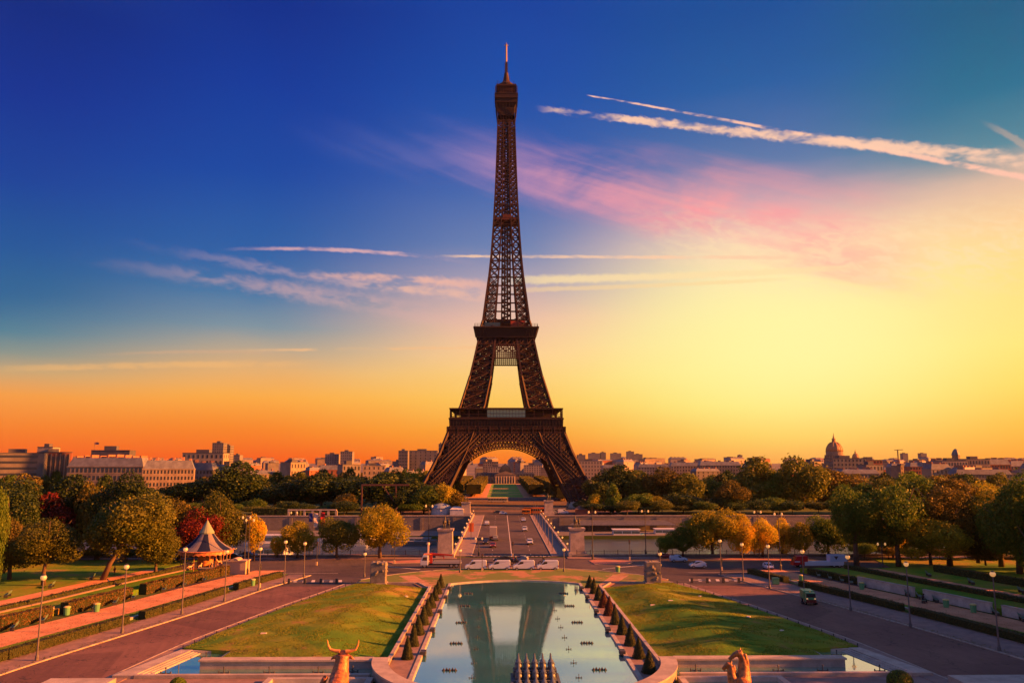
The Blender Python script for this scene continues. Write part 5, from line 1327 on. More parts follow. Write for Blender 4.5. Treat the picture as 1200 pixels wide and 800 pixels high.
# domes on the right
gold_d = mat('gilded_dome', (.42,.22,.10), .5, (.3,.15,.08), .4)
def dome(label, px, ptop, pbase_r, Y, name='domed_church'):
    x, _, zt = AT(px, ptop, Y); R = pbase_r*Y/FPX; t = thing(name, label, 'church', (x, Y, 0)); H = zt
    b = MB(); b.box(-R*1.35,R*1.35,-R*1.35,R*1.35,-2,H*.28); b.build('nave', wall_ms['cream'], t)
    b = MB(); b.lathe([(R,H*.28),(R,H*.46),(R*1.08,H*.465),(R*1.08,H*.48),(R*.93,H*.48),(R*.93,H*.56),(R*.98,H*.565)], 28); d_ = b.build('drum', wall_ms['cream'], t, smooth=False)
    cm2 = MB(); cm2.tube([(0,0,H*.3),(0,0,H*.455)], R*.055, 6); me = cm2.mesh('column', wall_ms['cream'])
    for i in range(20): a = 2*PI*i/20; link('column', me, d_, (R*1.04*math.cos(a), R*1.04*math.sin(a), 0))
    b = MB(); b.lathe([(R*.9,H*.565),(R*.86,H*.62),(R*.76,H*.68),(R*.58,H*.735),(R*.34,H*.775),(R*.27,H*.785)], 28); dm = b.build('dome', gold_d, t, smooth=True)
    rb = MB()
    for i in range(12):
        a = 2*PI*i/12; pp = [(R*.92,H*.565),(R*.88,H*.62),(R*.78,H*.68),(R*.6,H*.737),(R*.36,H*.777)]
        rb.tube([(r_*math.cos(a), r_*math.sin(a), z_) for r_, z_ in pp], R*.03, 5)
    rb.build('ribs', gold_d, dm)
    b = MB(); b.lathe([(R*.30,H*.785),(R*.22,H*.79),(R*.2,H*.85),(R*.24,H*.855),(R*.12,H*.87),(R*.05,H*.93),(R*.015,H*.99),(0,H)], 12); b.build('lantern', gold_d, t)
    return t
dome('great ribbed dome with lantern and spire on the skyline at right', 976.5, 507, 10.3, 1500)
dome('small distant dome just right of the great dome', 1002, 526, 4.2, 2500)
px_house('apartment_block', 'dark grey block in front of the great dome', 976, 1015, 537, 840, d=24, style='flat', wm='grey', nx=9, nz=7, cat='apartment building')
px_house('apartment_block', 'brick and grey block right of the dark grey block near the dome', 1013, 1034, 539, 860, d=20, style='flat', wm='brick', nx=6, nz=7, cat='apartment building')
px_house('long_hall', 'long hall with a curved grey roof in front of the blocks near the dome', 986, 1030, 549, 700, d=26, wm='grey', nx=10, nz=4, cat='hall')
x, _, zt = AT(1119.5, 525.5, 900); t = thing('water_tower', 'stone tower with a pointed bell-shaped roof above the roofs at far right', 'tower', (x, 900, 0))
b = MB(); b.lathe([(3.4,0),(3.4,zt-13),(4.2,zt-12),(4.2,zt-7.6),(4.7,zt-7.2)], 8); b.build('wall', wall_ms['cream'], t); b = MB(); b.lathe([(4.9,zt-7.2),(3.9,zt-4.5),(2.6,zt-1.8),(1.,zt-.3),(0,zt)], 8); b.build('roof', zinc, t)
for a, c_, tp_, Y, wmn, st, lb in ((1096,1112,538,760,'brick','mansard','rosy mansard house left of the pointed tower'),(1104,1134,540,740,'white','flat','sunlit pale block under the pointed tower'),(1132,1160,538,760,'cream','flat','cream block with square rooftop boxes right of the pointed tower'),(1158,1184,537,780,'brick','mansard','pink block with chimneys toward the right edge'),
        (1184,1206,539,790,'cream','mansard','mansard block cut by the right edge'),(1120,1186,549,640,'grey','mansard','long grey zinc roof below the sunlit blocks at far right'),(1066,1098,541,900,'brick','mansard','low brick roofs left of the pointed tower'),(1044,1068,542,950,'grey','mansard','grey roofs beneath the construction crane'),
        (820,868,540,1050,'grey','mansard','long grey block with many windows above the trees at centre right'),(786,822,541,1080,'cream','mansard','long pale block with dark roof left of the grey block at centre right'),(748,790,543,1120,'grey','mansard','grey roofs between the high-rises and the long pale block'),(678,706,540,1200,'white','flat','pale green-grey slab right beside the tower leg'),(706,732,544,1150,'white','mansard','white low block with small dark roof right of the pale slab')):
    px_house('apartment_block', lb, a, c_, tp_, Y, d=14, style=st, wm=wmn, nx=max(4, int((c_-a)/3.2)), nz=5, side=False, cat='apartment building')
t = thing('tower_crane', 'thin construction crane on the skyline right of the small dome', 'crane', (AT(1052, 530, 1600)[0], 1600, 0)); zt = AT(1052, 527, 1600)[2]
MB().bar((0,0,0),(0,0,zt),1.6).build('mast', rusty, t); MB().bar((-6,0,zt),(11,0,zt+.5),1.2).build('jib', rusty, t)
# rows of far roofs on the skyline
rr = random.Random(21); cnt = 0
protos = {}
def far_house(k, side):
    r = random.Random(k*7+1); w = r.uniform(16, 34); h = r.uniform(19, 27); wmn = ['cream','white','grey','brick','cream','white'][k % 6]
    return dict(w=w, d=14, h=h, wm=wmn, style='mansard' if k % 4 else 'flat', chn=2+k % 3, nx=5 if side == 'near' else 0, nz=4 if side == 'near' else 0)
for sd in (-1, 1):
    for row, (Y0, zb, num) in enumerate(((760,0,15),(960,0,16),(1250,2,18),(1650,5,20),(2150,8,20),(2900,13,20),(4000,19,20))):
        for i in range(num):
            span = Y0*.68; x0 = 95 if Y0 < 1100 else 0
            x = sd*(x0+(span-x0)*(i+.5)/num+rr.uniform(-5, 5))
            if Y0 < 1100 and abs(x) < 75: continue
            if sd > 0 and Y0 < 1000 and abs(x) < 250: continue
            key = (rr.randrange(10), 'near' if Y0 < 1100 else 'far')
            sname = 'left' if sd < 0 else 'right'
            lab = f'{"near" if row < 2 else ("middle" if row < 4 else "distant")} city block with chimneys on the skyline {sname} of the tower'
            grp = f'city blocks on the skyline {sname} of the tower, {"near" if row < 2 else ("middle" if row < 4 else "distant")} rows'
            sc_ = (1. if Y0 < 1500 else (1.5 if Y0 < 2500 else 2.6)); y = Y0+rr.uniform(-50, 60)
            if key not in protos:
                p_ = far_house(*key); o = house('city_block', lab, x, y, p_['w'], p_['d'], p_['h'], rr.uniform(.0, 1.), p_['style'], p_['wm'], p_['nx'], p_['nz'], grp, z0=zb, chn=p_['chn'], side=False)
                o.scale = (sc_, sc_, rr.uniform(.85, 1.05)); protos[key] = o
            else:
                dup(protos[key], (x, y, zb), rr.uniform(.0, 1.), lab, grp, (sc_, sc_, rr.uniform(.75, 1.02)))
# ================================================================ STREET THINGS
car_white = mat('white_car_paint', (.46,.52,.64), .3, spec=.6); car_black = mat('dark_car_paint', (.02,.022,.03), .3, spec=.6); car_red = mat('dark_red_paint', (.16,.02,.02), .35, spec=.6)
car_grey = mat('grey_car_paint', (.20,.22,.24), .35, spec=.6); car_blue = mat('pale_blue_paint', (.30,.42,.62), .3, spec=.6); tyre = mat('tyre', (.015,.015,.017), .8); rim = mat('wheel_rim', (.35,.35,.36), .35, metal=.6)
auto_gl = mat('car_glass', (.015,.02,.03), .1, spec=.9); head_l = mat('headlight', (.8,.78,.7), .2); tail_l = mat('tail_light', (.5,.02,.02), .3)
WH = {}
def wheels(t, xs, y, r, w=.22):
    if (r, w) not in WH:
        a = MB(); n = 16
        for pr in ((r, w/2),):
            vs = [(r*math.cos(2*PI*k/n), sg*w/2, r*math.sin(2*PI*k/n)) for sg in (-1, 1) for k in range(n)]
            a.add(vs, [(k, (k+1)%n, n+(k+1)%n, n+k) for k in range(n)]+[tuple(range(n)), tuple(range(n, 2*n))[::-1]])
        c = MB(); vs = [(r*.6*math.cos(2*PI*k/n), sg*(w/2+.012), r*.6*math.sin(2*PI*k/n)) for sg in (-1, 1) for k in range(n)]
        c.add(vs, [tuple(range(n)), tuple(range(n, 2*n))[::-1]]+[(k, (k+1)%n, n+(k+1)%n, n+k) for k in range(n)])
        WH[(r, w)] = (a.mesh('wheel', tyre), c.mesh('rim', rim))
    for x in xs:
        for s in (-1, 1):
            o = link('wheel', WH[(r, w)][0], t, (x, s*y, r)); link('rim', WH[(r, w)][1], o)
def bevel(o, w=.05):
    m = o.modifiers.new('bevel', 'BEVEL'); m.width = w; m.segments = 2; m.limit_method = 'ANGLE'; return o
def vehicle(kind, label, x, y, rz, paintm, z=.02, cat=None, group=None, sc=1.):
    """nose along +x"""
    names = dict(van='delivery_van', hatch='hatchback_car', sedan='parked_car', suv='off_road_car')
    t = thing(names[kind], label, cat or {'van':'van'}.get(kind, 'car'), (x, y, z), rz, group); t.scale = (sc, sc, sc)
    if kind == 'van':
        pr = [(-2.1,.32),(-2.12,1.75),(-1.95,1.88),(.55,1.88),(.85,1.78),(1.35,1.15),(2.0,.98),(2.15,.75),(2.15,.32)]; W = .86; zin = 1.0
        wn = [[(.1,1.1),(.1,1.66),(.72,1.66),(1.18,1.1)]]; ws = [(.86,1.72),(1.36,1.16)]; wx = (-1.45, 1.4)
    elif kind == 'sedan':
        pr = [(-2.2,.3),(-2.25,.85),(-1.6,.98),(-1.05,1.36),(-.2,1.44),(.45,1.36),(1.1,.95),(2.0,.8),(2.2,.6),(2.2,.3)]; W = .88; zin = .95
        wn = [[(-1.3,1.0),(-.95,1.28),(-.4,1.34),(-.4,1.0)],[(-.3,1.0),(-.3,1.34),(.38,1.28),(.85,1.0)]]; ws = [(.5,1.32),(1.1,.96)]; wx = (-1.4, 1.35)
    elif kind == 'suv':
        pr = [(-2.2,.42),(-2.25,1.1),(-2.0,1.72),(-.1,1.78),(.35,1.7),(.95,1.16),(1.95,1.02),(2.2,.8),(2.2,.42)]; W = .93; zin = 1.1
        wn = [[(-1.85,1.15),(-1.75,1.6),(-.85,1.64),(-.85,1.15)],[(-.75,1.15),(-.75,1.64),(.25,1.6),(.7,1.15)]]; ws = [(.4,1.66),(.96,1.18)]; wx = (-1.4, 1.4)
    else:
        pr = [(-1.7,.3),(-1.78,.9),(-1.5,1.25),(-.9,1.48),(0,1.5),(.5,1.4),(1.1,.98),(1.65,.85),(1.85,.6),(1.85,.3)]; W = .82; zin = .95
        wn = [[(-1.3,1.0),(-1.05,1.32),(-.4,1.4),(-.4,1.0)],[(-.3,1.0),(-.3,1.4),(.4,1.34),(.85,1.0)]]; ws = [(.52,1.36),(1.1,1.0)]; wx = (-1.15, 1.15)
    b = MB(); b.side_prism(pr, -W, W, .14, zin); bd = bevel(b.build('body', paintm, t), .07)
    for q in wn:
        for s in (-1, 1):
            g = MB(); yo = s*(W-.08); g.side_prism(q, *sorted((yo, s*(W-.135))), 0) if False else g.add([(x_, s*(W+.012-(.14 if z_ > zin else 0)), z_) for x_, z_ in q], [tuple(range(len(q)))]); g.build('side_window', auto_gl, t)
    (xa, za), (xb, zb) = ws; g = MB(); nx_, nz_ = (za-zb), (xb-xa); l = math.hypot(nx_, nz_); ox, oz = .03*nx_/l, .03*nz_/l
    g.add([(xa+ox,-W+.22,za+oz),(xa+ox,W-.22,za+oz),(xb+ox,W-.2,zb+oz),(xb+ox,-W+.2,zb+oz)], [(0,1,2,3)]); g.build('windscreen', auto_gl, t)
    if kind != 'van': g = MB(); x0 = pr[2][0]-.02; g.add([(pr[2][0]-.02,-W+.2,pr[2][1]+.05),(pr[2][0]-.02,W-.2,pr[2][1]+.05),(pr[3][0]-.02,W-.24,pr[3][1]-.05),(pr[3][0]-.02,-W+.24,pr[3][1]-.05)], [(0,1,2,3)]); g.build('rear_window', auto_gl, t)
    xe = pr[-1][0]; 
    for s in (-1, 1):
        g = MB(); g.box(xe-.12, xe+.03, *sorted((s*(W-.38), s*(W-.06))), .62, .78); g.build('headlight', head_l, t)
        g = MB(); g.box(pr[0][0]-.06, pr[0][0]+.08, *sorted((s*(W-.22), s*(W-.02))), .7, .98); g.build('tail_light', tail_l, t)
        g = MB(); g.box(ws[1][0]-.15, ws[1][0]+.02, *sorted((s*(W-.02), s*(W+.2))), zb-.02, zb+.14); g.build('mirror', paintm, t)
    g = MB(); g.box(xe-.05, xe+.06, -W+.1, W-.1, .34, .52); g.build('bumper', car_black, t)
    wheels(t, wx, W-.1, .31 if kind != 'suv' else .37); return t
def vpx(kind, label, px, py, rz, paintm, z=.02, **k):
    x, y = G(px, py, z); return vehicle(kind, label, x, y+.9, rz, paintm, z, **k)
VG = 'four white vans in a line before the pool'
for px, lb in ((557.5,'white delivery van, leftmost of four in the line at the plaza'),(585.5,'white delivery van, second from the left in the line at the plaza'),(614,'white delivery van, third from the left in the line at the plaza'),(642,'white delivery van, rightmost of four in the line at the plaza')):
    vpx('van', lb, px, 668, PI, car_white, group=VG, sc=1.3)
vpx('sedan','dark car passing behind the second white van',590,659,PI,car_black,sc=1.25)
vpx('hatch','black and white small car behind the third white van',611,658,PI*.9,car_grey,sc=1.1)
vpx('sedan','dark car side by side with another near the near end of the bridge, left one',569,637,-PI/2,car_black,z=.14,sc=1.1)
vpx('sedan','dark reddish car at the near end of the bridge, right one of two',577.5,641,-PI/2,car_red,z=.14,sc=1.1)
vpx('hatch','grey car directly behind the box truck on the bridge',580.5,633,PI/2,car_grey,z=.14,sc=1.15)
vpx('hatch','white car on the bridge left of the box truck',570.5,615,PI/2,car_white,z=.14,sc=1.2)
vpx('hatch','bright white car coming along the bridge nearest on the right lanes',621,637.5,-PI/2,car_white,z=.14,sc=1.2)
vpx('hatch','white car in the middle of the bridge on the right lanes',615,622,-PI/2,car_white,z=.14,sc=1.2)
vpx('hatch','small white car far along the bridge on the right lanes',613.5,611,-PI/2,car_white,z=.14,sc=1.2)
vpx('sedan','dark car crossing at the far end of the bridge',584,601.5,0,car_black,sc=1.2); vpx('hatch','small white car next to the dark car at the far end of the bridge',589.5,602.5,0,car_white,sc=1.1)
vpx('suv','pale blue off-road car driving right on the right side of the plaza',796,658.5,0,car_blue,sc=1.08,cat='off-road car'); vpx('hatch','small rounded white car driving left right of the stone pillar',819,665.5,PI,car_white,sc=1.2)
vpx('sedan','dark red car parked behind the pale blue off-road car',781,654,0,car_red); vpx('hatch','small white car half hidden by the lamp at the right hedge corner',901.5,667,-PI/2,car_white,sc=1.1)
vpx('sedan','black car parked left of the plaza behind the carousel kiosk',272,655,PI*.04,car_black,sc=1.15); vpx('sedan','silver grey car parked by the kerb right of the black car',290,653,-.15,car_grey,sc=1.15); vpx('van','dark blue van parked behind the carousel trees',266,646,0,mat('navy_paint',(.03,.04,.09),.35),sc=1.1)
vpx('sedan','white car under the trees left of the carousel',184,658,0,car_white,z=.02,sc=1.15)
vpx('van','white and blue van at the far bank right of the far right statue',660,602,0,car_white,sc=1.3); vpx('van','grey van at the far bank beside the white and blue van',650,602,0,car_grey,sc=1.3)
# coach on the long lawn's cross road
def boxv(name, label, cat, px, py, z, L, W, H, m, nwin, rz=0.):
    x, y = G(px, py, z); t = thing(name, label, cat, (x, y, z), rz); bevel(MB().box(-L/2,L/2,-W/2,W/2,.45,H).build('body', m, t), .15)
    wm = MB(); wm.box(-L/nwin*.42,L/nwin*.42,-.03,.03,0,H*.3); me = wm.mesh('window', auto_gl)
    for i in range(nwin):
        for s in (-1, 1): link('window', me, t, (-L/2+L*(i+.5)/nwin, s*(W/2+.02), H*.5))
    wheels(t, (-L*.3, L*.32), W/2-.12, .48, .3); return t
boxv('tour_coach','grey white coach parked across the front of the long lawn','coach',583,588.5,0,13,2.6,3.2,mat('coach_grey',(.4,.4,.42),.4),7)
boxv('city_bus','long orange vehicle crossing at the far right end of the bridge','bus',627,602,0,12,2.7,3.4,mat('orange_bus',(.45,.11,.012),.5),5); boxv('city_bus','short orange lorry in front of the long orange vehicle','lorry',616.5,603,0,4.5,2.5,3.0,mat('orange_lorry',(.45,.15,.015),.5),2)
# box truck on the bridge
x, y = G(578, 631, .14); t = thing('box_truck', 'grey box truck driving away on the left lanes of the bridge', 'truck', (x, y, .14), PI/2)
bevel(MB().box(-4.2,1.8,-1.3,1.3,1.05,4.3).build('cargo_box', mat('truck_box',(.34,.30,.28),.6), t)); bevel(MB().box(2.,3.9,-1.15,1.15,.6,2.9,taper=.92).build('cab', car_red, t), .12); MB().box(-4.3,-4.2,-1.25,1.25,.6,1.3).build('rear_bumper', car_red, t); MB().box(-4.2,3.6,-.5,.5,.6,1.05).build('chassis', car_black, t); wheels(t, (-3.,-2.,3.), 1.0, .5, .35)
# flatbed crane truck
x, y = G(517, 665); s_ = 1.12; t = thing('crane_truck', 'white flatbed truck with a folded red loading crane in front of the bridge', 'truck', (x, y+1, .01), PI)
t.scale = (s_, s_, s_)
MB().box(-4.6,4.2,-.55,.55,.55,.95).build('chassis', car_black, t)
b = MB(); b.side_prism([(3.1,.6),(3.1,2.75),(3.3,2.9),(4.3,2.9),(4.75,1.9),(4.9,1.6),(4.9,.6)], -1.2, 1.2); cab = bevel(b.build('cab', car_white, t), .08)
for s in (-1, 1): MB().add([(3.35,s*1.215,1.7),(3.35,s*1.215,2.5),(4.15,s*1.215,2.5),(4.5,s*1.215,1.75)], [(0,1,2,3)]).build('window', auto_gl, cab)
MB().add([(4.36,-1.05,2.8),(4.36,1.05,2.8),(4.8,1.05,1.85),(4.8,-1.05,1.85)], [(0,1,2,3)]).build('windscreen', auto_gl, cab)
bed = MB().box(-4.7,1.9,-1.25,1.25,.98,1.12).build('flatbed', mat('bed_grey',(.33,.33,.36),.6), t)
for y0 in (-1.25, 1.2): MB().box(-4.7,1.9,y0,y0+.05,1.12,1.55).build('side_panel', mat('bed_grey',(.33,.33,.36),.6), bed)
crm = mat('crane_red', (.35,.03,.02), .4); b = MB(); b.box(2.2,2.8,-.4,.4,.98,3.3); b.bar((2.5,0,3.2),(-2.6,0,2.75),.34); b.bar((2.5,0,2.9),(-.5,0,2.6),.22); b.bar((-.4,0,2.75),(-.6,0,1.9),.2); b.build('crane', crm, t)
b = MB(); b.box(3.0,3.35,-.3,.3,2.9,5.2); b.lathe([(.36,5.2),(.36,5.7),(0,5.75)], 10, (3.2,0,0)); b.build('signal_stack', mat('signal_white',(.7,.55,.42),.4), t); MB().box(2.4,4.2,-.9,.9,2.98,3.12).build('roof_beam', mat('warn_orange',(.8,.25,.04),.4), t)
wheels(t, (-3.6,-2.4,3.9), 1.0, .5, .34)
# road truck with red cab, right
x, y = G(958, 664); t = thing('flatbed_lorry', 'long lorry with a red cab and a blue-white container near the right park', 'lorry', (x, y, .0), .0)
b = MB(); b.side_prism([(-6.9,.6),(-6.6,1.5),(-5.6,2.9),(-2.9,3.0),(-2.9,.6)], -1.2, 1.2); cb = bevel(b.build('cab', mat('lorry_red',(.35,.015,.02),.35), t)); MB().add([(-6.62,-1.,1.6),(-6.62,1.,1.6),(-5.72,1.,2.8),(-5.72,-1.,2.8)], [(0,1,2,3)]).build('windscreen', auto_gl, cb); MB().box(-6.4,-5.0,-1.225,-1.205,1.4,1.65).build('stripe', car_white, cb)
MB().box(-3.8,6.6,-1.3,1.3,.55,1.5).build('bed', car_white, t); bevel(MB().box(3.,7.6,-1.25,1.25,1.52,3.2).build('container', car_blue, t)); MB().add([(4.0,-1.27,2.9),(5.2,-1.27,2.9),(4.6,-1.27,2.0)], [(0,1,2)]).build('emblem', car_black, t); wheels(t, (-5.,4.,5.4), 1.1, .48, .3)
# street sweeper
x, y = G(955, 709); grn = mat('sweeper_green', (.04,.24,.10), .4, spec=.5); t = thing('street_sweeper', 'green street sweeper truck driving toward the camera along the right kerb', 'sweeper', (x-.4, y+2.2, .01), -PI/2-.12)
bevel(MB().box(-2.5,.7,-1.05,1.05,.9,2.5).build('hopper', grn, t), .1); bevel(MB().box(.8,2.2,-1.0,1.0,.6,2.35,taper=.9).build('cab', grn, t), .1)
MB().box(2.12,2.2,-.85,.85,1.5,2.2).build('windscreen', auto_gl, t); MB().box(2.2,2.35,-.95,.95,.5,1.05).build('grille', mat('grille_red',(.12,.02,.02),.5), t)
for s in (-1, 1):
    MB().box(2.2,2.26,*sorted((s*.6,s*.9)),1.15,1.35).build('headlight', mat('lamp_on',(.9,.5,.3),.3,emit=(1,.45,.2,.12)), t); MB().lathe([(.45,.04),(.4,.3),(.1,.4)],10,(.7,s*1.15,0)).build('brush', tyre, t)
MB().lathe([(.12,2.35),(.12,2.6),(0,2.65)],8,(1.5,0,0)).build('beacon', mat('beacon',(.8,.4,.05),.3), t); wheels(t, (-1.6,1.4), .85, .38, .25)
# motorbikes
def person_mesh(b, ox, oy, oz, pose='stand'):
    T = lambda pts: [(ox+x, oy+y, oz+z) for x, y, z in pts]
    if pose == 'sit':
        for s in (-1, 1): b.tube(T([(s*.1,0,.5),(s*.12,.42,.52),(s*.12,.45,.08),(s*.12,.58,.04)]), [.10,.075,.05,.045], 7)
        b.tube(T([(0,-.02,.46),(0,-.03,.75),(0,.04,1.02),(0,.06,1.1)]), [.16,.16,.18,.08], 8); b.tube(T([(0,.06,1.08),(0,.1,1.2),(0,.12,1.3),(0,.12,1.4)]), [.055,.085,.1,.05], 8)
        for s in (-1, 1): b.tube(T([(s*.2,.04,1.02),(s*.25,.14,.78),(s*.1,.38,.66)]), [.07,.05,.04], 6)
    elif pose == 'lie':
        for s in (-1, 1): b.tube(T([(0,s*.1,.16),(.45,s*.14,.42),(.85,s*.15,.08)]), [.10,.08,.05], 7)
        b.tube(T([(0,0,.16),(-.3,0,.24),(-.55,0,.42),(-.62,0,.5)]), [.16,.16,.17,.07], 8); b.tube(T([(-.62,0,.5),(-.68,0,.64),(-.7,0,.78)]), [.06,.1,.06], 8)
        for s in (-1, 1): b.tube(T([(-.5,s*.18,.4),(-.62,s*.24,.2),(-.5,s*.28,.04)]), [.07,.05,.04], 6)
    else:
        for s in (-1, 1): b.tube(T([(s*.1,0,.9),(s*.11,.12*s,.48),(s*.11,.2*s-.05,.08),(s*.11,.2*s+.1,.04)]), [.10,.07,.05,.045], 7)
        b.tube(T([(0,0,.86),(0,0,1.1),(0,0,1.38),(0,.0,1.48)]), [.16,.15,.18,.08], 8); b.tube(T([(0,0,1.46),(0,.02,1.56),(0,.02,1.66),(0,.02,1.76)]), [.055,.085,.1,.05], 8)
        for s in (-1, 1): b.tube(T([(s*.2,0,1.4),(s*.24,-.06*s,1.12),(s*.22,.08,.86)]), [.07,.05,.04], 6)
    return b
def person(label, x, y, z, pose, rz, m, sc=1.):
    t = thing('person', label, 'person', (x, y, z), rz); t.scale = (sc,)*3
    remesh(person_mesh(MB(), 0, 0, 0, pose).build('body', m, t), .035)
    top = {'sit': (0,.12,1.32), 'lie': (-.7,0,.7), 'stand': (0,.01,1.69)}[pose]; h = MB(); h.lathe([(.11,-.08),(.125,0),(.1,.08),(0,.11)], 10, top); h.build('hair', mat('hair',(.03,.02,.015),.7), t); return t
cloth_d = mat('dark_clothes', (.02,.02,.03), .85); cloth_b = mat('blue_clothes', (.05,.07,.2), .85); cloth_r = mat('red_clothes', (.25,.08,.05), .85)
def motorbike(label, px, py, rz):
    x, y = G(px, py); t = thing('motorbike', label, 'motorbike', (x, y, .01), rz); t.scale = (1.25,)*3
    b = MB(); b.box(-.45,.3,-.14,.14,.35,.75); b.tube([(.25,0,.75),(.0,0,.92),(-.3,0,.82),(-.75,0,.86)], [.13,.17,.12,.05], 8); b.tube([(.75,0,.33),(.45,0,.95)], .05, 6); b.tube([(-.75,0,.33),(-.3,0,.5)], .06, 6); b.build('frame', car_black, t)
    MB().tube([(.42,-.35,1.02),(.48,0,.98),(.42,.35,1.02)], .03, 6).build('handlebar', rim, t)
    for x_ in (.78, -.75):
        a = MB(); a.tube([(x_+.33*math.cos(k*PI/8), 0, .34+.33*math.sin(k*PI/8)) for k in range(17)], .06, 6); a.build('wheel', tyre, t)
    tt = thing('person', 'helmeted rider in dark clothes on the '+label.split(' in ')[0].split(' behind')[0], 'person', (x, y, .01), rz); tt.scale = (1.25,)*3
    b = MB(); b.tube([(-.25,0,.92),(-.15,0,1.2),(.0,0,1.45)], [.17,.16,.16], 8); b.tube([(.0,0,1.42),(.05,0,1.6)], [.07,.1], 8)
    for s in (-1, 1): b.tube([(-.2,s*.12,.9),(.2,s*.25,.8),(.0,s*.24,.35)], [.1,.08,.06], 7); b.tube([(0,s*.2,1.4),(.25,s*.3,1.2),(.42,s*.3,1.04)], [.07,.05,.04], 6)
    remesh(b.build('body', cloth_d, tt), .035); h = MB(); h.lathe([(.1,-.14),(.15,-.04),(.15,.06),(.08,.14),(0,.16)], 12, (.07,0,1.66)); h.build('helmet', rim, tt)
motorbike('motorbike in front of the rightmost white van and the bridge', 637, 661, PI); motorbike('white and black scooter behind the third white van', 604, 661, PI*.95)
# ---------------------------------------------------------------- lamps
pole_m = mat('lamp_pole', (.09,.085,.10), .55, (.13,.115,.12), 1., spec=.4)
globe_m = mat('lamp_globe', (.5,.36,.24), .25, spec=.6, emit=(1.0,.45,.12,.13))
def lamp_meshes(H):
    b = MB(); b.lathe([(.26,0),(.26,.5),(.17,.7),(.13,1.2),(.085,H-.9),(.16,H-.75),(.2,H-.7)], 10); p = b.mesh('pole', pole_m)
    g = MB(); g.lathe([(.14,-.12)]+[(.42*math.cos(a), .3+.40*math.sin(a)) for a in frange(-1.2, 1.5, 10)]+[(0,.71)], 14, (0,0,H-.62)); gm = g.mesh('globe', globe_m, True)
    c = MB(); c.lathe([(.30,H-.02),(.2,H+.12),(.04,H+.18),(0,H+.26)], 10); return p, gm, c.mesh('cap', iron_dk)
def street_lamp(x, y, H, label, group, z=.15):
    t = thing('street_lamp', label, 'street lamp', (x, y, z), 0, group)
    for nm, me in zip(('pole','globe','cap'), lamp_meshes(H)): link(nm, me, t)
LL = [((43,773),672),((143,741),660),((213,719),640),((263,704),643),((303,692),640),((333,683),632),((356,676),634)]
for i, ((px, py), top) in enumerate(LL):
    x, y = G(px, py, .15); street_lamp(x, y, AT(px, top, y)[2]-.35, f'globe street lamp on the left pavement, {"nearest the camera" if i == 0 else ORD[i]+" counting from the camera"}', 'globe lamps along the left road')
RL = [((1171,762),668),((1067,734),657),((997,715),649),((943,702),643),((902,689),637),((871,680),635),((845,673),631)]
for i, ((px, py), top) in enumerate(RL):
    x, y = G(px, py, .15); street_lamp(x, y, AT(px, top, y)[2]-.35, f'globe street lamp on the right pavement, {"nearest the camera" if i == 0 else ORD[i]+" counting from the camera"}', 'globe lamps along the right road')
for px, py, top, lb in ((427,676,646,'globe lamp at the plaza left of the carved stone pillar'),(539,671,642,'globe lamp right of the crane truck at the plaza kerb'),(661,670,641,'globe lamp right of the rightmost white van'),(774,677,646,'globe lamp just right of the grey carved pillar at right')):
    x, y = G(px, py); street_lamp(x, y, AT(px, top, y)[2]-.35, lb, 'globe lamps round the plaza', .1)
def tall_lamp(px, py, top, label, arms=2):
    x, y = G(px, py); H = AT(px, top, y)[2]; t = thing('tall_lamp', label, 'street lamp', (x, y, 0), 0, 'tall dark double lamps of the plaza')
    b = MB(); b.lathe([(.3,0),(.3,1.2),(.14,1.6),(.09,H-1),(.06,H)], 8); b.build('pole', iron_dk, t)
    for s in ((-1, 1) if arms == 2 else (1,)):
        a = MB(); a.tube([(0,0,H-1.6),(s*.5,0,H-.9),(s*.9,0,H-.8)], .05, 6); ar = a.build('arm', iron_dk, t); g = MB(); g.lathe([(.1,-.35),(.26,-.1),(.26,.15),(.06,.4),(0,.45)], 10, (s*.95,0,H-.7)); g.build('lantern', globe_m, ar)
for px, py, top, lb in ((286,668,603,'tall dark double lamp left of its neighbour beside the carousel kiosk'),(290,673,606,'tall dark double lamp nearest the carousel kiosk on its right'),(343,643,598,'tall double lamp by the river left of the banners'),(502,652,590,'tall double lamp behind the crane truck'),(694.5,655,597,'tall double lamp on the red traffic island right of the bridge'),(757,651,596,'tall double lamp by the river left of the golden trees'),
                        (890,654,597,'tall double lamp in front of the orange trees'),(915,668,599,'tall pole with double lanterns right of the orange trees'),(1035,668,634,'dark double lamp left of the broad park tree'),(561,652,628,'short double lamp at the left end of the bridge')):
    tall_lamp(px, py, top, lb)
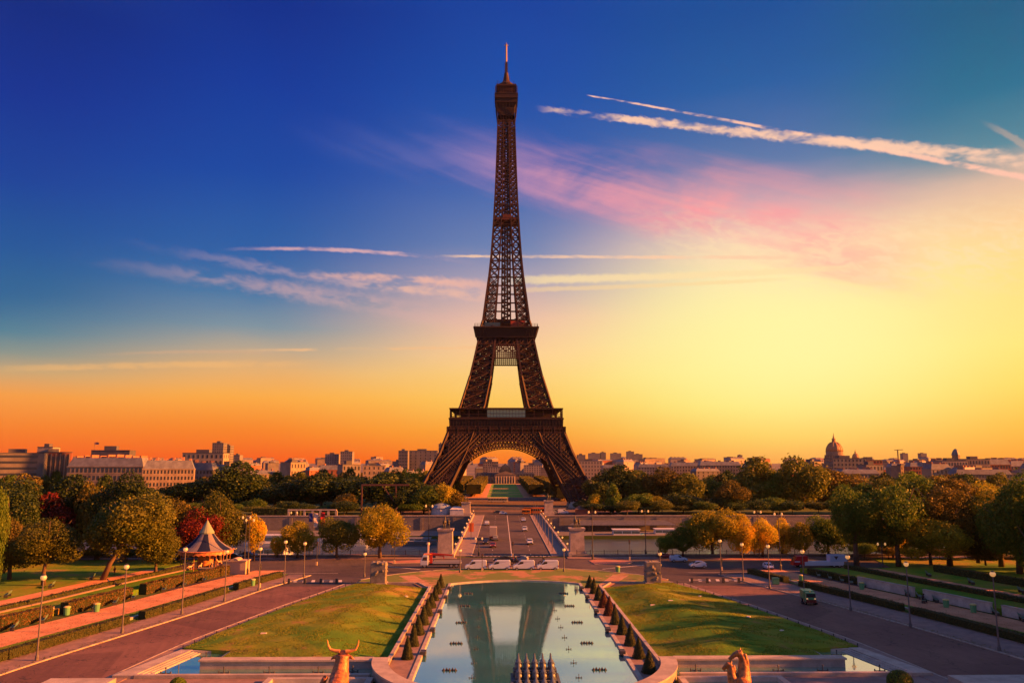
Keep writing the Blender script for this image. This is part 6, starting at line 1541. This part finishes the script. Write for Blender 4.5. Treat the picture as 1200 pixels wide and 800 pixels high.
# traffic lights and signs
def signal(px, py, top, label, zz=.14):
    x, y = G(px, py, zz); H = AT(px, top, y)[2]-zz; t = thing('traffic_light', label, 'traffic light', (x, y, zz), 0, 'traffic lights of the plaza')
    MB().tube([(0,0,0),(0,0,H-.9)], .08, 8, True).build('pole', iron_dk, t); bevel(MB().box(-.22,.22,-.18,.18,H-1.2,H).build('signal_head', iron_dk, t), .04)
    for k in range(3): MB().lathe([(.11,-.02),(0,.02)], 8, (0,0,0)).xf((0,0,0)).build('lens', [tail_l, mat('amber_lens',(.5,.25,.02),.3), mat('green_lens',(.02,.2,.06),.3)][k], t, loc=(0,-.2,H-.2-.38*k))
    MB().box(-.2,.2,-.2,.2,0,.9).build('base', mat('bollard_cream',(.6,.45,.25),.5), t)
for px, py, top, lb in ((371,662,634,'traffic light on the left traffic island below the banners'),(462,660,634,'traffic light in front of the big gold tree'),(601,652,634,'traffic light in the middle of the near end of the bridge'),(738,656,632,'traffic light on the red island right of the bridge'),(304,688,660,'traffic light beside the fifth lamp of the left road'),(565,669,648,'traffic light behind the globe lamp right of the crane truck'),(846,668,652,'small road sign post at the right plaza corner')):
    signal(px, py, top, lb)
# bridge posts
i = 0
for k in range(8):
    y = 252+k*20.; t = thing('bridge_pole', f'slim grey pole on the right pavement of the bridge, {ORD[k]} from the near end', 'pole', (12.6, y, .26), 0, 'slim poles on the right side of the bridge')
    MB().tube([(0,0,0),(0,0,7.5)], [.11,.07], 6).build('pole', pole_m, t); MB().lathe([(.05,7.5),(.2,7.7),(.2,7.9),(0,8.1)], 8).build('lantern', pole_m, t)
bm = MB(); bm.lathe([(.12,0),(.07,1.2)], 6); me1 = bm.mesh('stand', iron_dk); gm = MB(); gm.lathe([(.1,1.2),(.3,1.45),(.3,1.65),(0,1.95)], 8); me2 = gm.mesh('globe', globe_m, True)
for s, sd in ((-1,'left'),(1,'right')):
    for k in range(9):
        t = thing('parapet_lamp', f'small globe lamp on the {sd} bridge parapet, {ORD[k]} from the near end', 'lamp', (s*17.05, 250+k*20, 1.22), 0, 'small lamps on the bridge parapets'); link('stand', me1, t); link('globe', me2, t)
x, y = G(552, 634, .2); t = thing('banner_sign', 'tall orange panel on a post at the left pavement of the bridge', 'sign', (x, y, .26)); MB().tube([(0,0,0),(0,0,6.5)], .09, 6).build('post', iron_dk, t); MB().box(-.9,.9,-.05,.05,3.2,6.2).build('panel', mat('orange_panel',(.7,.16,.04),.6), t)
for px, w, top, bot, m, lb in ((364.5,2.2,601,611,mat('blue_cloth',(.03,.05,.25),.8),'narrow blue banner, left of the three banners by the river'),(370.5,2.5,601,617,mat('white_cloth',(.75,.6,.52),.8),'white banner, middle of the three banners by the river'),(378.5,2.4,600,616,mat('red_cloth',(.55,.03,.04),.8),'red banner, right of the three banners by the river')):
    Y = 262; x, _, zt = AT(px, top, Y); zb = AT(px, bot, Y)[2]; t = thing('banner', lb, 'banner', (x, Y, -7.4), 0); MB().tube([(-w/2*.55-.1,0,0),(-w/2*.55-.1,0,zt+7.6)], .09, 6).build('pole', iron_dk, t)
    b = MB(); n = 8
    for k in range(n+1):
        z_ = zt+7.4-(zt-zb)*k/n; f = .12*math.sin(k*1.2); b.v += [(-w*.27+.0, f, z_), (w*.27, -f*1.4, z_)]
    b.f = [(2*k, 2*k+1, 2*k+3, 2*k+2) for k in range(n)]; b.mi = [0]*n; b.build('cloth', m, t)
# plaza barriers of the garden roads
for s, sd in ((-1,'left'),(1,'right')):
    for k, (a, c_) in enumerate(((41.2,44.2),(48.5,51.5))):
        t = thing('road_barrier', f'low barrier across the {sd} garden road, {"inner" if k == 0 else "outer"} one', 'barrier', (s*(a+c_)/2, 189.8, .02)); MB().box(-1.7,1.7,-.06,.06,.55,.75).build('rail', mat('pale_rail',(.5,.42,.36),.6), t)
        for x_ in (-1.8, 1.8): MB().box(x_-.28,x_+.28,-.28,.28,0,1.15,taper=.85).build('block', iron_dk, t)
# ---------------------------------------------------------------- carved stone pillars
def pillar(px, label, mm):
    Y = 189.3; x = AT(px, 684, Y)[0]; t = thing('carved_pillar', label, 'stone sculpture', (x, Y, 0)); r = random.Random(int(px))
    MB().box(-1.95,1.95,-1.75,1.75,0,.35).build('base', stone, t)
    b = MB(); b.box(-1.7,1.7,-1.45,1.45,.35,4.9)
    for k in range(30):
        sd_ = r.choice((0,1,2,3)); u = r.uniform(-1.3,1.3); z_ = r.uniform(.7,4.9); s_ = r.uniform(.18,.36)
        c = {0:(u,-1.45,z_),1:(1.7,u,z_),2:(-1.7,u,z_),3:(u,u*.5,4.9)}[sd_]; b.lathe([(0,-s_),(s_*.8,-s_*.5),(s_,0),(s_*.7,s_*.6),(0,s_)], 7, c)
    o = b.build('carving', mm, t); m = o.modifiers.new('r', 'REMESH'); m.mode = 'VOXEL'; m.voxel_size = .13
pillar(443.5, 'carved stone block with figures at the far corner of the left lawn', mat('carved_stone',(.13,.12,.115),.9,(.21,.195,.19),.6,.5,4.)); pillar(765, 'grey carved stone block with figures at the far corner of the right lawn', MATS['carved_stone'])
# ---------------------------------------------------------------- pool fittings
fit = mat('fountain_iron', (.05,.05,.055), .5)
cl = MB()
for i in range(5): cl.lathe([(.22,-.05),(.2,.32),(.1,.4),(.06,.62)], 8, (-1.0+i*.5, (i % 2)*.3, 0))
cl.box(-1.3,1.3,-.1,.35,-.05,.12); clm = cl.mesh('jet_cluster', fit)
k = 0
for s, sd in ((-1,'left'),(1,'right')):
    for i, y in enumerate((112.8,128.7,144.6,160.5,175)):
        o = link('jet_cluster', clm, None, (s*10.1, y, .03)); o.scale = (.78, .78, .55); tag(o, f'dark fountain jet cluster in the {sd} half of the pool, {"nearest" if i == 0 else ORD[i]+" from the near end"}', 'fountain', 'jet clusters in the pool')
nz = MB(); nz.lathe([(.26,-.05),(.24,.1),(.09,.2),(.08,.75),(.16,.8),(.05,1.0)], 8); nz.bar((-.7,0,.12),(.7,0,.12),.1); nz.lathe([(.12,.0),(.1,.35),(0,.4)], 6, (.75,0,0)); nz.lathe([(.12,.0),(.1,.35),(0,.4)], 6, (-.75,0,0)); nzm = nz.mesh('nozzle', fit)
for s, sd in ((-1,'left'),(1,'right')):
    for i, y in enumerate((109,116.6,124.8,132.7,140.6,148,156,164)):
        o = link('nozzle', nzm, None, (s*6.95, y, .03)); o.scale = (.48,)*3; tag(o, f'small upright fountain nozzle in the {sd} half of the pool, {"nearest" if i == 0 else ORD[i]+" from the near end"}', 'nozzle', 'upright nozzles in the pool')
    for i, (x_, y) in enumerate(((47.6,111.6),(45.4,120.2),(40,111.8),(34,111.8),(27.5,111.8),(23,112.2))):
        o = link('nozzle', nzm, None, (s*x_, y, .02)); o.scale = (.9,)*3; tag(o, f'upright nozzle in the {sd} front basin, {ORD[i]} counting inward', 'nozzle', 'nozzles in the front basins')
    for i, y in enumerate((121.2,136.9,153,168.5,180)):
        t = thing('pool_spotlight', f'dark spotlight box on the {sd} pool edge, {"nearest" if i == 0 else ORD[i]+" from the near end"}', 'spotlight', (s*14.45, y, .1), 0, 'spotlight boxes on the pool edge')
        bevel(MB().box(-.42,.42,-.7,.7,0,.62).build('housing', fit, t), .05); MB().box(-.36,.36,.3,.6,.62,.68).build('lens', auto_gl, t)
# water cannons
gun = mat('cannon_blue_grey', (.09,.12,.15), .42, (.06,.075,.09), 2., spec=.6)
t = thing('cannon_battery', 'battery of blue grey water cannons in stepped rows at the near end of the pool', 'water cannons', (.95, 100, 0))
b = MB()
for r_ in range(4): b.box(-2.65,2.65,-3.4+1.7*r_,-1.7+1.7*r_,-.1,.5+.75*r_)
b.box(-2.95,-2.67,-3.4,3.6,-.1,2.0); b.box(2.67,2.95,-3.4,3.6,-.1,2.0)
b.build('stepped_base', mat('cannon_base', (.10,.12,.14), .7, (.07,.085,.1), 1.), t)
g = MB(); g.tube([(0,-.2,-.3),(0,.35,.3),(0,.40,.36),(0,.62,.6),(0,.72,.72),(0,1.2,1.3)], [.46,.43,.36,.33,.17,.09], 10); gm_ = g.mesh('cannon', gun, True)
g = MB(); g.tube([(0,.22,.2),(0,.36,.34)], [.48,.46], 10); gr = g.mesh('ring', gun)
for r_ in range(4):
    for c_ in range(5):
        o = link('cannon', gm_, t, (-2.0+c_*1.0, -2.6+1.7*r_, .75+.75*r_)); link('ring', gr, o)
t = thing('fountain_platform', 'round stone platform under the water cannons', 'platform', (.95, 97.5, 0)); b = MB(); b.lathe([(6.6,-.1),(6.6,.55),(6.2,.75),(0,.8)], 40); b.build('platform', stone, t)
# ---------------------------------------------------------------- gilded animal statues at the bottom
def bull():
    x = AT(397, 780, 85)[0]; t = thing('bull_statue', 'gilded bronze bull statue with wide curved horns at bottom left', 'statue', (x, 85, 0))
    MB().box(-2.2,2.2,-2.6,2.6,0,3.2).build('pedestal', stone, t)
    b = MB(); z = 3.2
    b.tube([(0,-2.3,z+2.0),(0,-1.6,z+2.3),(0,-.5,z+2.4),(0,.5,z+2.9),(0,1.1,z+3.4)], [.55,.95,.95,1.0,.85], 14)
    b.tube([(0,.7,z+3.2),(.08,1.1,z+4.2),(.14,1.2,z+5.0)], [.92,.74,.6], 14)
    b.tube([(.14,1.15,z+5.05),(.2,1.55,z+4.7),(.22,2.1,z+3.9)], [.58,.5,.28], 12)
    for s in (-1, 1):
        b.tube([(s*.55,.7,z+2.6),(s*.6,.9,z+1.4),(s*.58,.8,z+.2),(s*.6,.95,z)], [.42,.26,.17,.24], 9); b.tube([(s*.6,-1.6,z+2.2),(s*.65,-1.3,z+1.4),(s*.62,-1.8,z+.9),(s*.6,-1.6,z)], [.55,.36,.2,.24], 9)
        b.tube([(.14+s*.45,1.2,z+4.95),(.14+s*.85,1.15,z+4.8),(.14+s*1.25,1.1,z+4.55)], [.14,.2,.04], 8)
    remesh(b.build('body', gilt, t), .085)
    hm = mat('gilded_horn', (.6,.26,.08), .4)
    for s in (-1, 1):
        MB().tube([(.14+s*.3,1.2,z+5.35),(.14+s*.8,1.2,z+5.4),(.14+s*1.3,1.2,z+5.55),(.14+s*1.52,1.2,z+5.95),(.14+s*1.62,1.2,z+6.5)], [.2,.17,.14,.10,.03], 9).build('horn', hm, t)
    x2, y2 = x-1.6, 83.8
    t2 = thing('deer_statue', 'smaller gilded animal figure pressed against the left side of the bull', 'statue', (x2, y2, 0)); MB().box(-.9,.4,-1.8,1.2,0,3.2).build('pedestal', stone, t2)
    b = MB(); b.tube([(0,-1.5,4.4),(0,-.5,4.7),(0,.5,4.9)], [.5,.62,.55], 10); b.tube([(0,.4,5.0),(.1,.8,5.8),(.3,.85,6.35)], [.45,.32,.27], 10); b.tube([(.3,.8,6.4),(.5,1.2,6.25)], [.27,.14], 8)
    for s in (-1, 1):
        for yy in (-1.2, .4): b.tube([(s*.28,yy,4.5),(s*.3,yy+.05,3.2)], [.24,.12], 8)
    remesh(b.build('body', gilt, t2), .085)
bull()
def horses():
    x = AT(866, 780, 85)[0]; t = thing('horse_statue', 'gilded bronze group of two horses rearing their heads at bottom right', 'statue', (x, 85, 0))
    MB().box(-2.2,2.2,-2.4,2.4,0,3.2).build('pedestal', stone, t); b = MB(); z = 3.2
    b.tube([(0.2,-2,z+1.9),(.2,-1,z+2.1),(.2,.2,z+2.3),(.25,.7,z+2.7)], [.6,.85,.85,.75], 12)
    b.tube([(.45,.3,z+2.5),(.62,.5,z+3.6),(.6,.55,z+4.5),(.42,.55,z+5.05)], [.85,.62,.46,.36], 12)      # arched neck
    b.tube([(.5,.55,z+5.12),(.12,.6,z+5.2),(-.3,.65,z+4.98),(-.62,.7,z+4.68),(-.78,.72,z+4.52)], [.30,.33,.25,.19,.20], 12)
    b.tube([(.75,.35,z+5.2),(.95,.3,z+4.4),(1.0,.2,z+3.4)], [.16,.20,.12], 8)                            # mane
    b.tube([(-.5,.2,z+2.4),(-.72,.3,z+3.2),(-.74,.35,z+3.9)], [.66,.46,.34], 12)
    b.tube([(-.66,.35,z+4.1),(-1.0,.4,z+4.15),(-1.35,.45,z+3.85),(-1.55,.5,z+3.6)], [.28,.30,.21,.19], 12)
    b.tube([(-.5,.2,z+4.1),(-.36,.15,z+3.4)], [.14,.16], 8)
    for q in ((.42,.45,z+5.4),(.38,.75,z+5.4),(-.68,.3,z+4.35),(-.7,.55,z+4.35)): b.tube([q,(q[0]+.08,q[1],q[2]+.38)], [.11,.03], 6)
    for s in (-1, 1):
        for yy in (-1.5, .4): b.tube([(.2+s*.5,yy,z+2),(.2+s*.55,yy+.1,z+1),(.2+s*.52,yy,z)], [.34,.2,.16], 8)
    remesh(b.build('body', gilt, t), .085)
horses()
# ---------------------------------------------------------------- carousel
x0, y0 = G(238, 671)[0], 209.
ct = thing('carousel', 'carousel with a blue and white striped pointed roof behind the left hedges', 'carousel', (x0, y0, 0))
MB().lathe([(6.2,0),(6.2,.45),(0,.5)], 32).build('platform', mat('carousel_red',(.35,.08,.04),.5), ct)
MB().lathe([(1.9,.45),(1.9,5.2)], 16).build('centre_drum', mat('carousel_gold',(.6,.26,.08),.4,(.35,.1,.05),1.5), ct)
blu = mat('canopy_blue', (.012,.018,.06), .7, spec=.1); wht = mat('canopy_white', (.19,.17,.19), .7, spec=.1)
b = MB(); nseg = 12; prf = [(6.6,5.6),(4.9,6.5),(3.3,7.7),(2.2,9.0),(1.7,9.7)]
for i in range(nseg):
    b.use(blu if i % 2 else wht); b.lathe(prf, 3, a0=2*PI*i/nseg, a1=2*PI*(i+1)/nseg, cap=False)
b.build('canopy', None, ct)
MB().lathe([(1.8,9.6),(1.85,9.9),(1.3,10.8),(.6,12.0),(.1,12.9),(0,13.)], 16).build('top_cone', mat('canopy_mint',(.22,.27,.2),.6), ct); MB().lathe([(0,12.9),(.2,13.1),(0,13.5)], 8).build('finial', tail_l, ct)
gm3 = mat('carousel_gold',(.6,.26,.08),.4)
b = MB()
for i in range(32):
    a, c = 2*PI*i/32, 2*PI*(i+1)/32; m_ = (a+c)/2; b.add([(6.6*math.cos(a),6.6*math.sin(a),5.65),(6.6*math.cos(c),6.6*math.sin(c),5.65),(6.65*math.cos(c),6.65*math.sin(c),4.9),(6.7*math.cos(m_),6.7*math.sin(m_),4.6),(6.65*math.cos(a),6.65*math.sin(a),4.9)], [(0,1,2,3,4)])
b.lathe([(6.55,5.5),(6.9,5.6),(6.6,5.75)], 32, cap=False); b.build('valance', gm3, ct)
pl = MB(); pl.tube([(0,0,.45),(0,0,5.4)], .07, 6); pme = pl.mesh('pole', gm3); hm_ = MB(); horse_bm(hm_, .62); hme = hm_.mesh('wooden_horse', mat('painted_horse',(.6,.42,.3),.5), True)
for i in range(10):
    a = 2*PI*i/10+.2; link('pole', pme, ct, (5.9*math.cos(a), 5.9*math.sin(a), 0)); link('wooden_horse', hme, ct, (4.4*math.cos(a+.2), 4.4*math.sin(a+.2), 1.0+.3*(i % 3)), a+PI/2)
# kiosk right of the carousel
x, y = G(273, 673); t = thing('plain_kiosk', 'beige kiosk with a small arched roof right of the carousel', 'kiosk', (x, y+2, 0)); km = mat('kiosk_beige', (.42,.33,.24), .7)
MB().box(-2.9,2.9,-1.7,1.7,0,3.1).build('wall', km, t); b = MB(); b.box(-3.1,3.1,-1.9,1.9,3.1,3.3); b.side_prism([(-1,3.3)]+[(math.cos(a)*1., 3.3+.55*math.sin(a)) for a in frange(PI, 0, 8)][1:-1]+[(1,3.3)], -1.8, 1.8); b.build('roof', km, t)
x, y = G(240, 676); t = thing('ticket_booth', 'small grey and yellow ticket booth in front of the carousel', 'booth', (x, y+.5, 0)); MB().box(-1.6,1.2,-.8,.8,0,2.).build('wall', wall_ms['grey'], t); MB().box(1.2,1.6,-.8,.8,0,2.).build('side_panel', mat('booth_yellow',(.6,.4,.12),.6), t); MB().box(-1.8,1.8,-1,1,2.,2.15).build('roof', wall_ms['grey'], t)
# ---------------------------------------------------------------- benches, bins, people on the walks
bench_g = mat('bench_green', (.11,.20,.15), .6, (.08,.15,.12), 3.)
bs = MB()
for k in range(4): bs.box(-1.1,1.1,-.3+k*.15,-.18+k*.15,.45,.49)
bsm = bs.mesh('seat', bench_g); bb = MB()
for k in range(3): bb.box(-1.1,1.1,.32+k*.03,.36+k*.03,.58+k*.14,.69+k*.14)
bbm = bb.mesh('backrest', bench_g); lg = MB(); lg.box(-.05,.05,-.28,.3,0,.45); lgm = lg.mesh('leg', iron_dk)
def bench(x, y, z, rz, label, group):
    t = thing('park_bench', label, 'bench', (x, y, z), rz, group); t.scale = (1.25,)*3; link('seat', bsm, t); link('backrest', bbm, t)
    for x_ in (-.95, .95): link('leg', lgm, t, (x_, 0, 0))
for i, y in enumerate((122.5,131.5,140,146,158,163.5,169,179,186,193)):
    bench(-(kerb(-1, y)+22.0-(y-130)*.03), y, .05, -PI/2+.35, f'green bench on the left gravel walk, {ORD[i]} from the picture edge', 'benches along the left gravel walk')
for i, y in enumerate((138,145,150.5,164,168,171,183,187,190,194,198)):
    bench(kerb(1, y)+23.9-(y-130)*.03, y, .05, PI/2-.35, f'green bench on the right gravel walk, {ORD[i]} from the picture edge', 'benches along the right gravel walk')
for i, y in enumerate((160,166,178,190)):
    bench(-(kerb(-1, y)+44), y, 1.1, -PI/2+.3, f'green bench on the left upper path under the trees, {ORD[i]} from the picture edge', 'benches on the left upper path')
for i, y in enumerate((150,158,168,180,192)):
    bench(kerb(1, y)+44, y, 1.1, PI/2-.3, f'green bench on the right upper path under the trees, {ORD[i]} from the picture edge', 'benches on the right upper path')
def bin_(x, y, z, label, m=None, sc=1.):
    t = thing('litter_bin', label, 'bin', (x, y, z)); t.scale = (sc,)*3; MB().lathe([(.36,0),(.42,1.0)], 12).build('drum', m or mat('bin_green',(.10,.30,.15),.5), t); MB().lathe([(.46,1.0),(.46,1.08),(.3,1.16),(0,1.2)], 12).build('lid', mat('bin_yellow',(.5,.42,.15),.5), t)
for px, py, lb in ((78,720,'green bin left of the near stair gap on the left walk'),(113,716,'yellow green bin on the left walk before the tall hedge'),(296,686,'bright green bin at the end of the left hedge by the lamp'),(1109,711,'green bin right of the seated person on the right walk'),(1141,717,'second green bin near the wall gap at right'),(939,681,'green bin among the far benches at right'),(1010,690,'pair-side green bin between the benches on the right walk')):
    x, y = G(px, py, .1); bin_(x, y, .08, lb, sc=1.35)
x, y = G(724, 670.5); bin_(x, y, .0, 'green and yellow bin at the plaza kerb left of the grey carved pillar', sc=1.4)
x, y = G(909, 685); t = thing('wheelie_bin', 'green box bin at the end of the short right hedge', 'bin', (x, y, .1)); bevel(MB().box(-.7,.7,-.5,.5,.1,1.4).build('box', mat('bin_green',(.10,.30,.15),.5), t)); MB().box(-.75,.75,-.55,.55,1.4,1.5).build('lid', mat('bin_green',(.10,.30,.15),.5), t)
x, y = G(1082, 706, .05); person('person in a dark coat sitting on a bench by the white wall', x, y, .05, 'sit', -PI/2*1.2, cloth_d, 1.3)
bench(x+.4, y+.3, .05, PI/2-.6, 'green bench on which the person in the dark coat sits', 'bench with the seated person')
x, y = G(131, 683, 1.1); person('person in blue clothes lying on the grass right of the leaning tree', x, y, 1.1, 'lie', .2, cloth_b, 1.3); x, y = G(138, 686, 1.1); person('person in dark clothes lying on the grass nearer the lamp', x, y, 1.1, 'lie', -.3, cloth_d, 1.3)
x, y = G(134, 673, 1.1); person('person in red clothes standing on the upper path right of the leaning tree', x, y, 1.1, 'stand', 1., cloth_r, 1.1)
x, y = G(284, 665); person('person in red clothes standing by the tall lamps near the kiosk', x, y, 0, 'stand', 1., cloth_r, 1.2)
# white panel walls right, stair gap and sunlit wall panels left
pw = mat('pale_panel_wall', (.50,.45,.44), .8, (.36,.32,.32), .5, .25, 5., coord='World')
for (Y0, Y1, lb) in ((133,150,'white weathered panel wall nearest the right edge'),(152.5,168,'white weathered panel wall behind the seated person'),(170.5,186,'white low wall behind the far benches on the right')):
    L = along(1, lambda y: 24.6-(y-130)*.03, Y0, Y1, 3); t = thing('panel_wall', lb, 'wall', (L[0][0], L[0][1], 0)); ox, oy = L[0]
    b = MB(); c = MB()
    for p, q in zip(L[:-1], L[1:]):
        b.poly([(p[0]-ox,p[1]-oy),(p[0]-ox+.5,p[1]-oy),(q[0]-ox+.5,q[1]-oy),(q[0]-ox,q[1]-oy)], 0, 1.75); c.poly([(p[0]-ox-.1,p[1]-oy),(p[0]-ox+.6,p[1]-oy),(q[0]-ox+.6,q[1]-oy),(q[0]-ox-.1,q[1]-oy)], 1.75, 1.92)
    b.build('panels', pw, t); c.build('coping', stone, t)
for (Y0, Y1, lb) in ((150.4,153.2,'stair opening with pale steps in the tall left hedge'),(171.4,175.,'sunlit stone panel in the gap of the tall left hedge')):
    L = along(-1, 25.2 , Y0, Y1, 3); t = thing('garden_wall', lb, 'wall', (L[0][0], L[0][1], 0)); ox, oy = L[0]; b = MB()
    p, q = L[0], L[-1]; b.poly([(p[0]-ox,0),(p[0]-ox-.5,0),(q[0]-ox-.5,q[1]-oy),(q[0]-ox,q[1]-oy)], 0, 1.5); b.build('wall', pw, t)
# terrace edge walls catching the light on the left
for off, Y0, Y1, lb in ((31.5,120,206,'low sunlit stone kerb wall edging the left terrace'),):
    L = along(-1, off, Y0, Y1, 4); t = thing('terrace_wall', lb, 'wall', (L[0][0], L[0][1], 1.1)); ox, oy = L[0]; b = MB()
    for p, q in zip(L[:-1], L[1:]): b.poly([(p[0]-ox,p[1]-oy),(p[0]-ox-.6,p[1]-oy),(q[0]-ox-.6,q[1]-oy),(q[0]-ox,q[1]-oy)], 0, .25)
    b.build('kerb', paving, t)
# small paper scraps on the lawns
sp = mat('pale_scrap', (.6,.5,.42), .8)
for px, py, lb in ((309,741,'small pale slab on the left lawn near the fence'),(476,695,'tiny pale slab high on the left lawn'),(916,737,'small pale slab on the right lawn near the fence'),(877,721,'pale slab in the upper right lawn'),(786,706,'pale slab on the right lawn towards the pool'),(820,697,'tiny pale slab near the top of the right lawn'),(765,708,'tiny pale slab left on the right lawn')):
    x, y = G(px, py, 1.2); xi, xo = 18.95, interp(FE, y)-.3; z = lawn_z((abs(x)-xi)/(xo-xi), y)
    t = MB().box(-.5,.5,-.3,.3,-.1,.09,taper=.85).build('stone_slab', sp); t.location = (x, y, z); t.rotation_euler = (0, 0, px % 3); tag(t, lb, 'slab', 'pale slabs on the lawns')
# ---------------------------------------------------------------- air
HAZE = 2.2e-5
if HAZE:
    b = MB(); b.box(-7400,7400,-900,7400,-10.6,336); hz = b.mesh('haze'); m = bpy.data.materials.new('haze_air'); m.use_nodes = True; nt = m.node_tree
    for n in list(nt.nodes):
        if n.type == 'BSDF_PRINCIPLED': nt.nodes.remove(n)
    pv = nt.nodes.new('ShaderNodeVolumePrincipled'); pv.inputs['Color'].default_value = (.95,.74,.55,1); pv.inputs['Density'].default_value = HAZE; pv.inputs['Anisotropy'].default_value = .72
    nt.links.new(pv.outputs[0], nt.nodes['Material Output'].inputs['Volume'])
    hz.materials.clear(); hz.materials.append(m); o = link('haze', hz); o['kind'] = 'stuff'
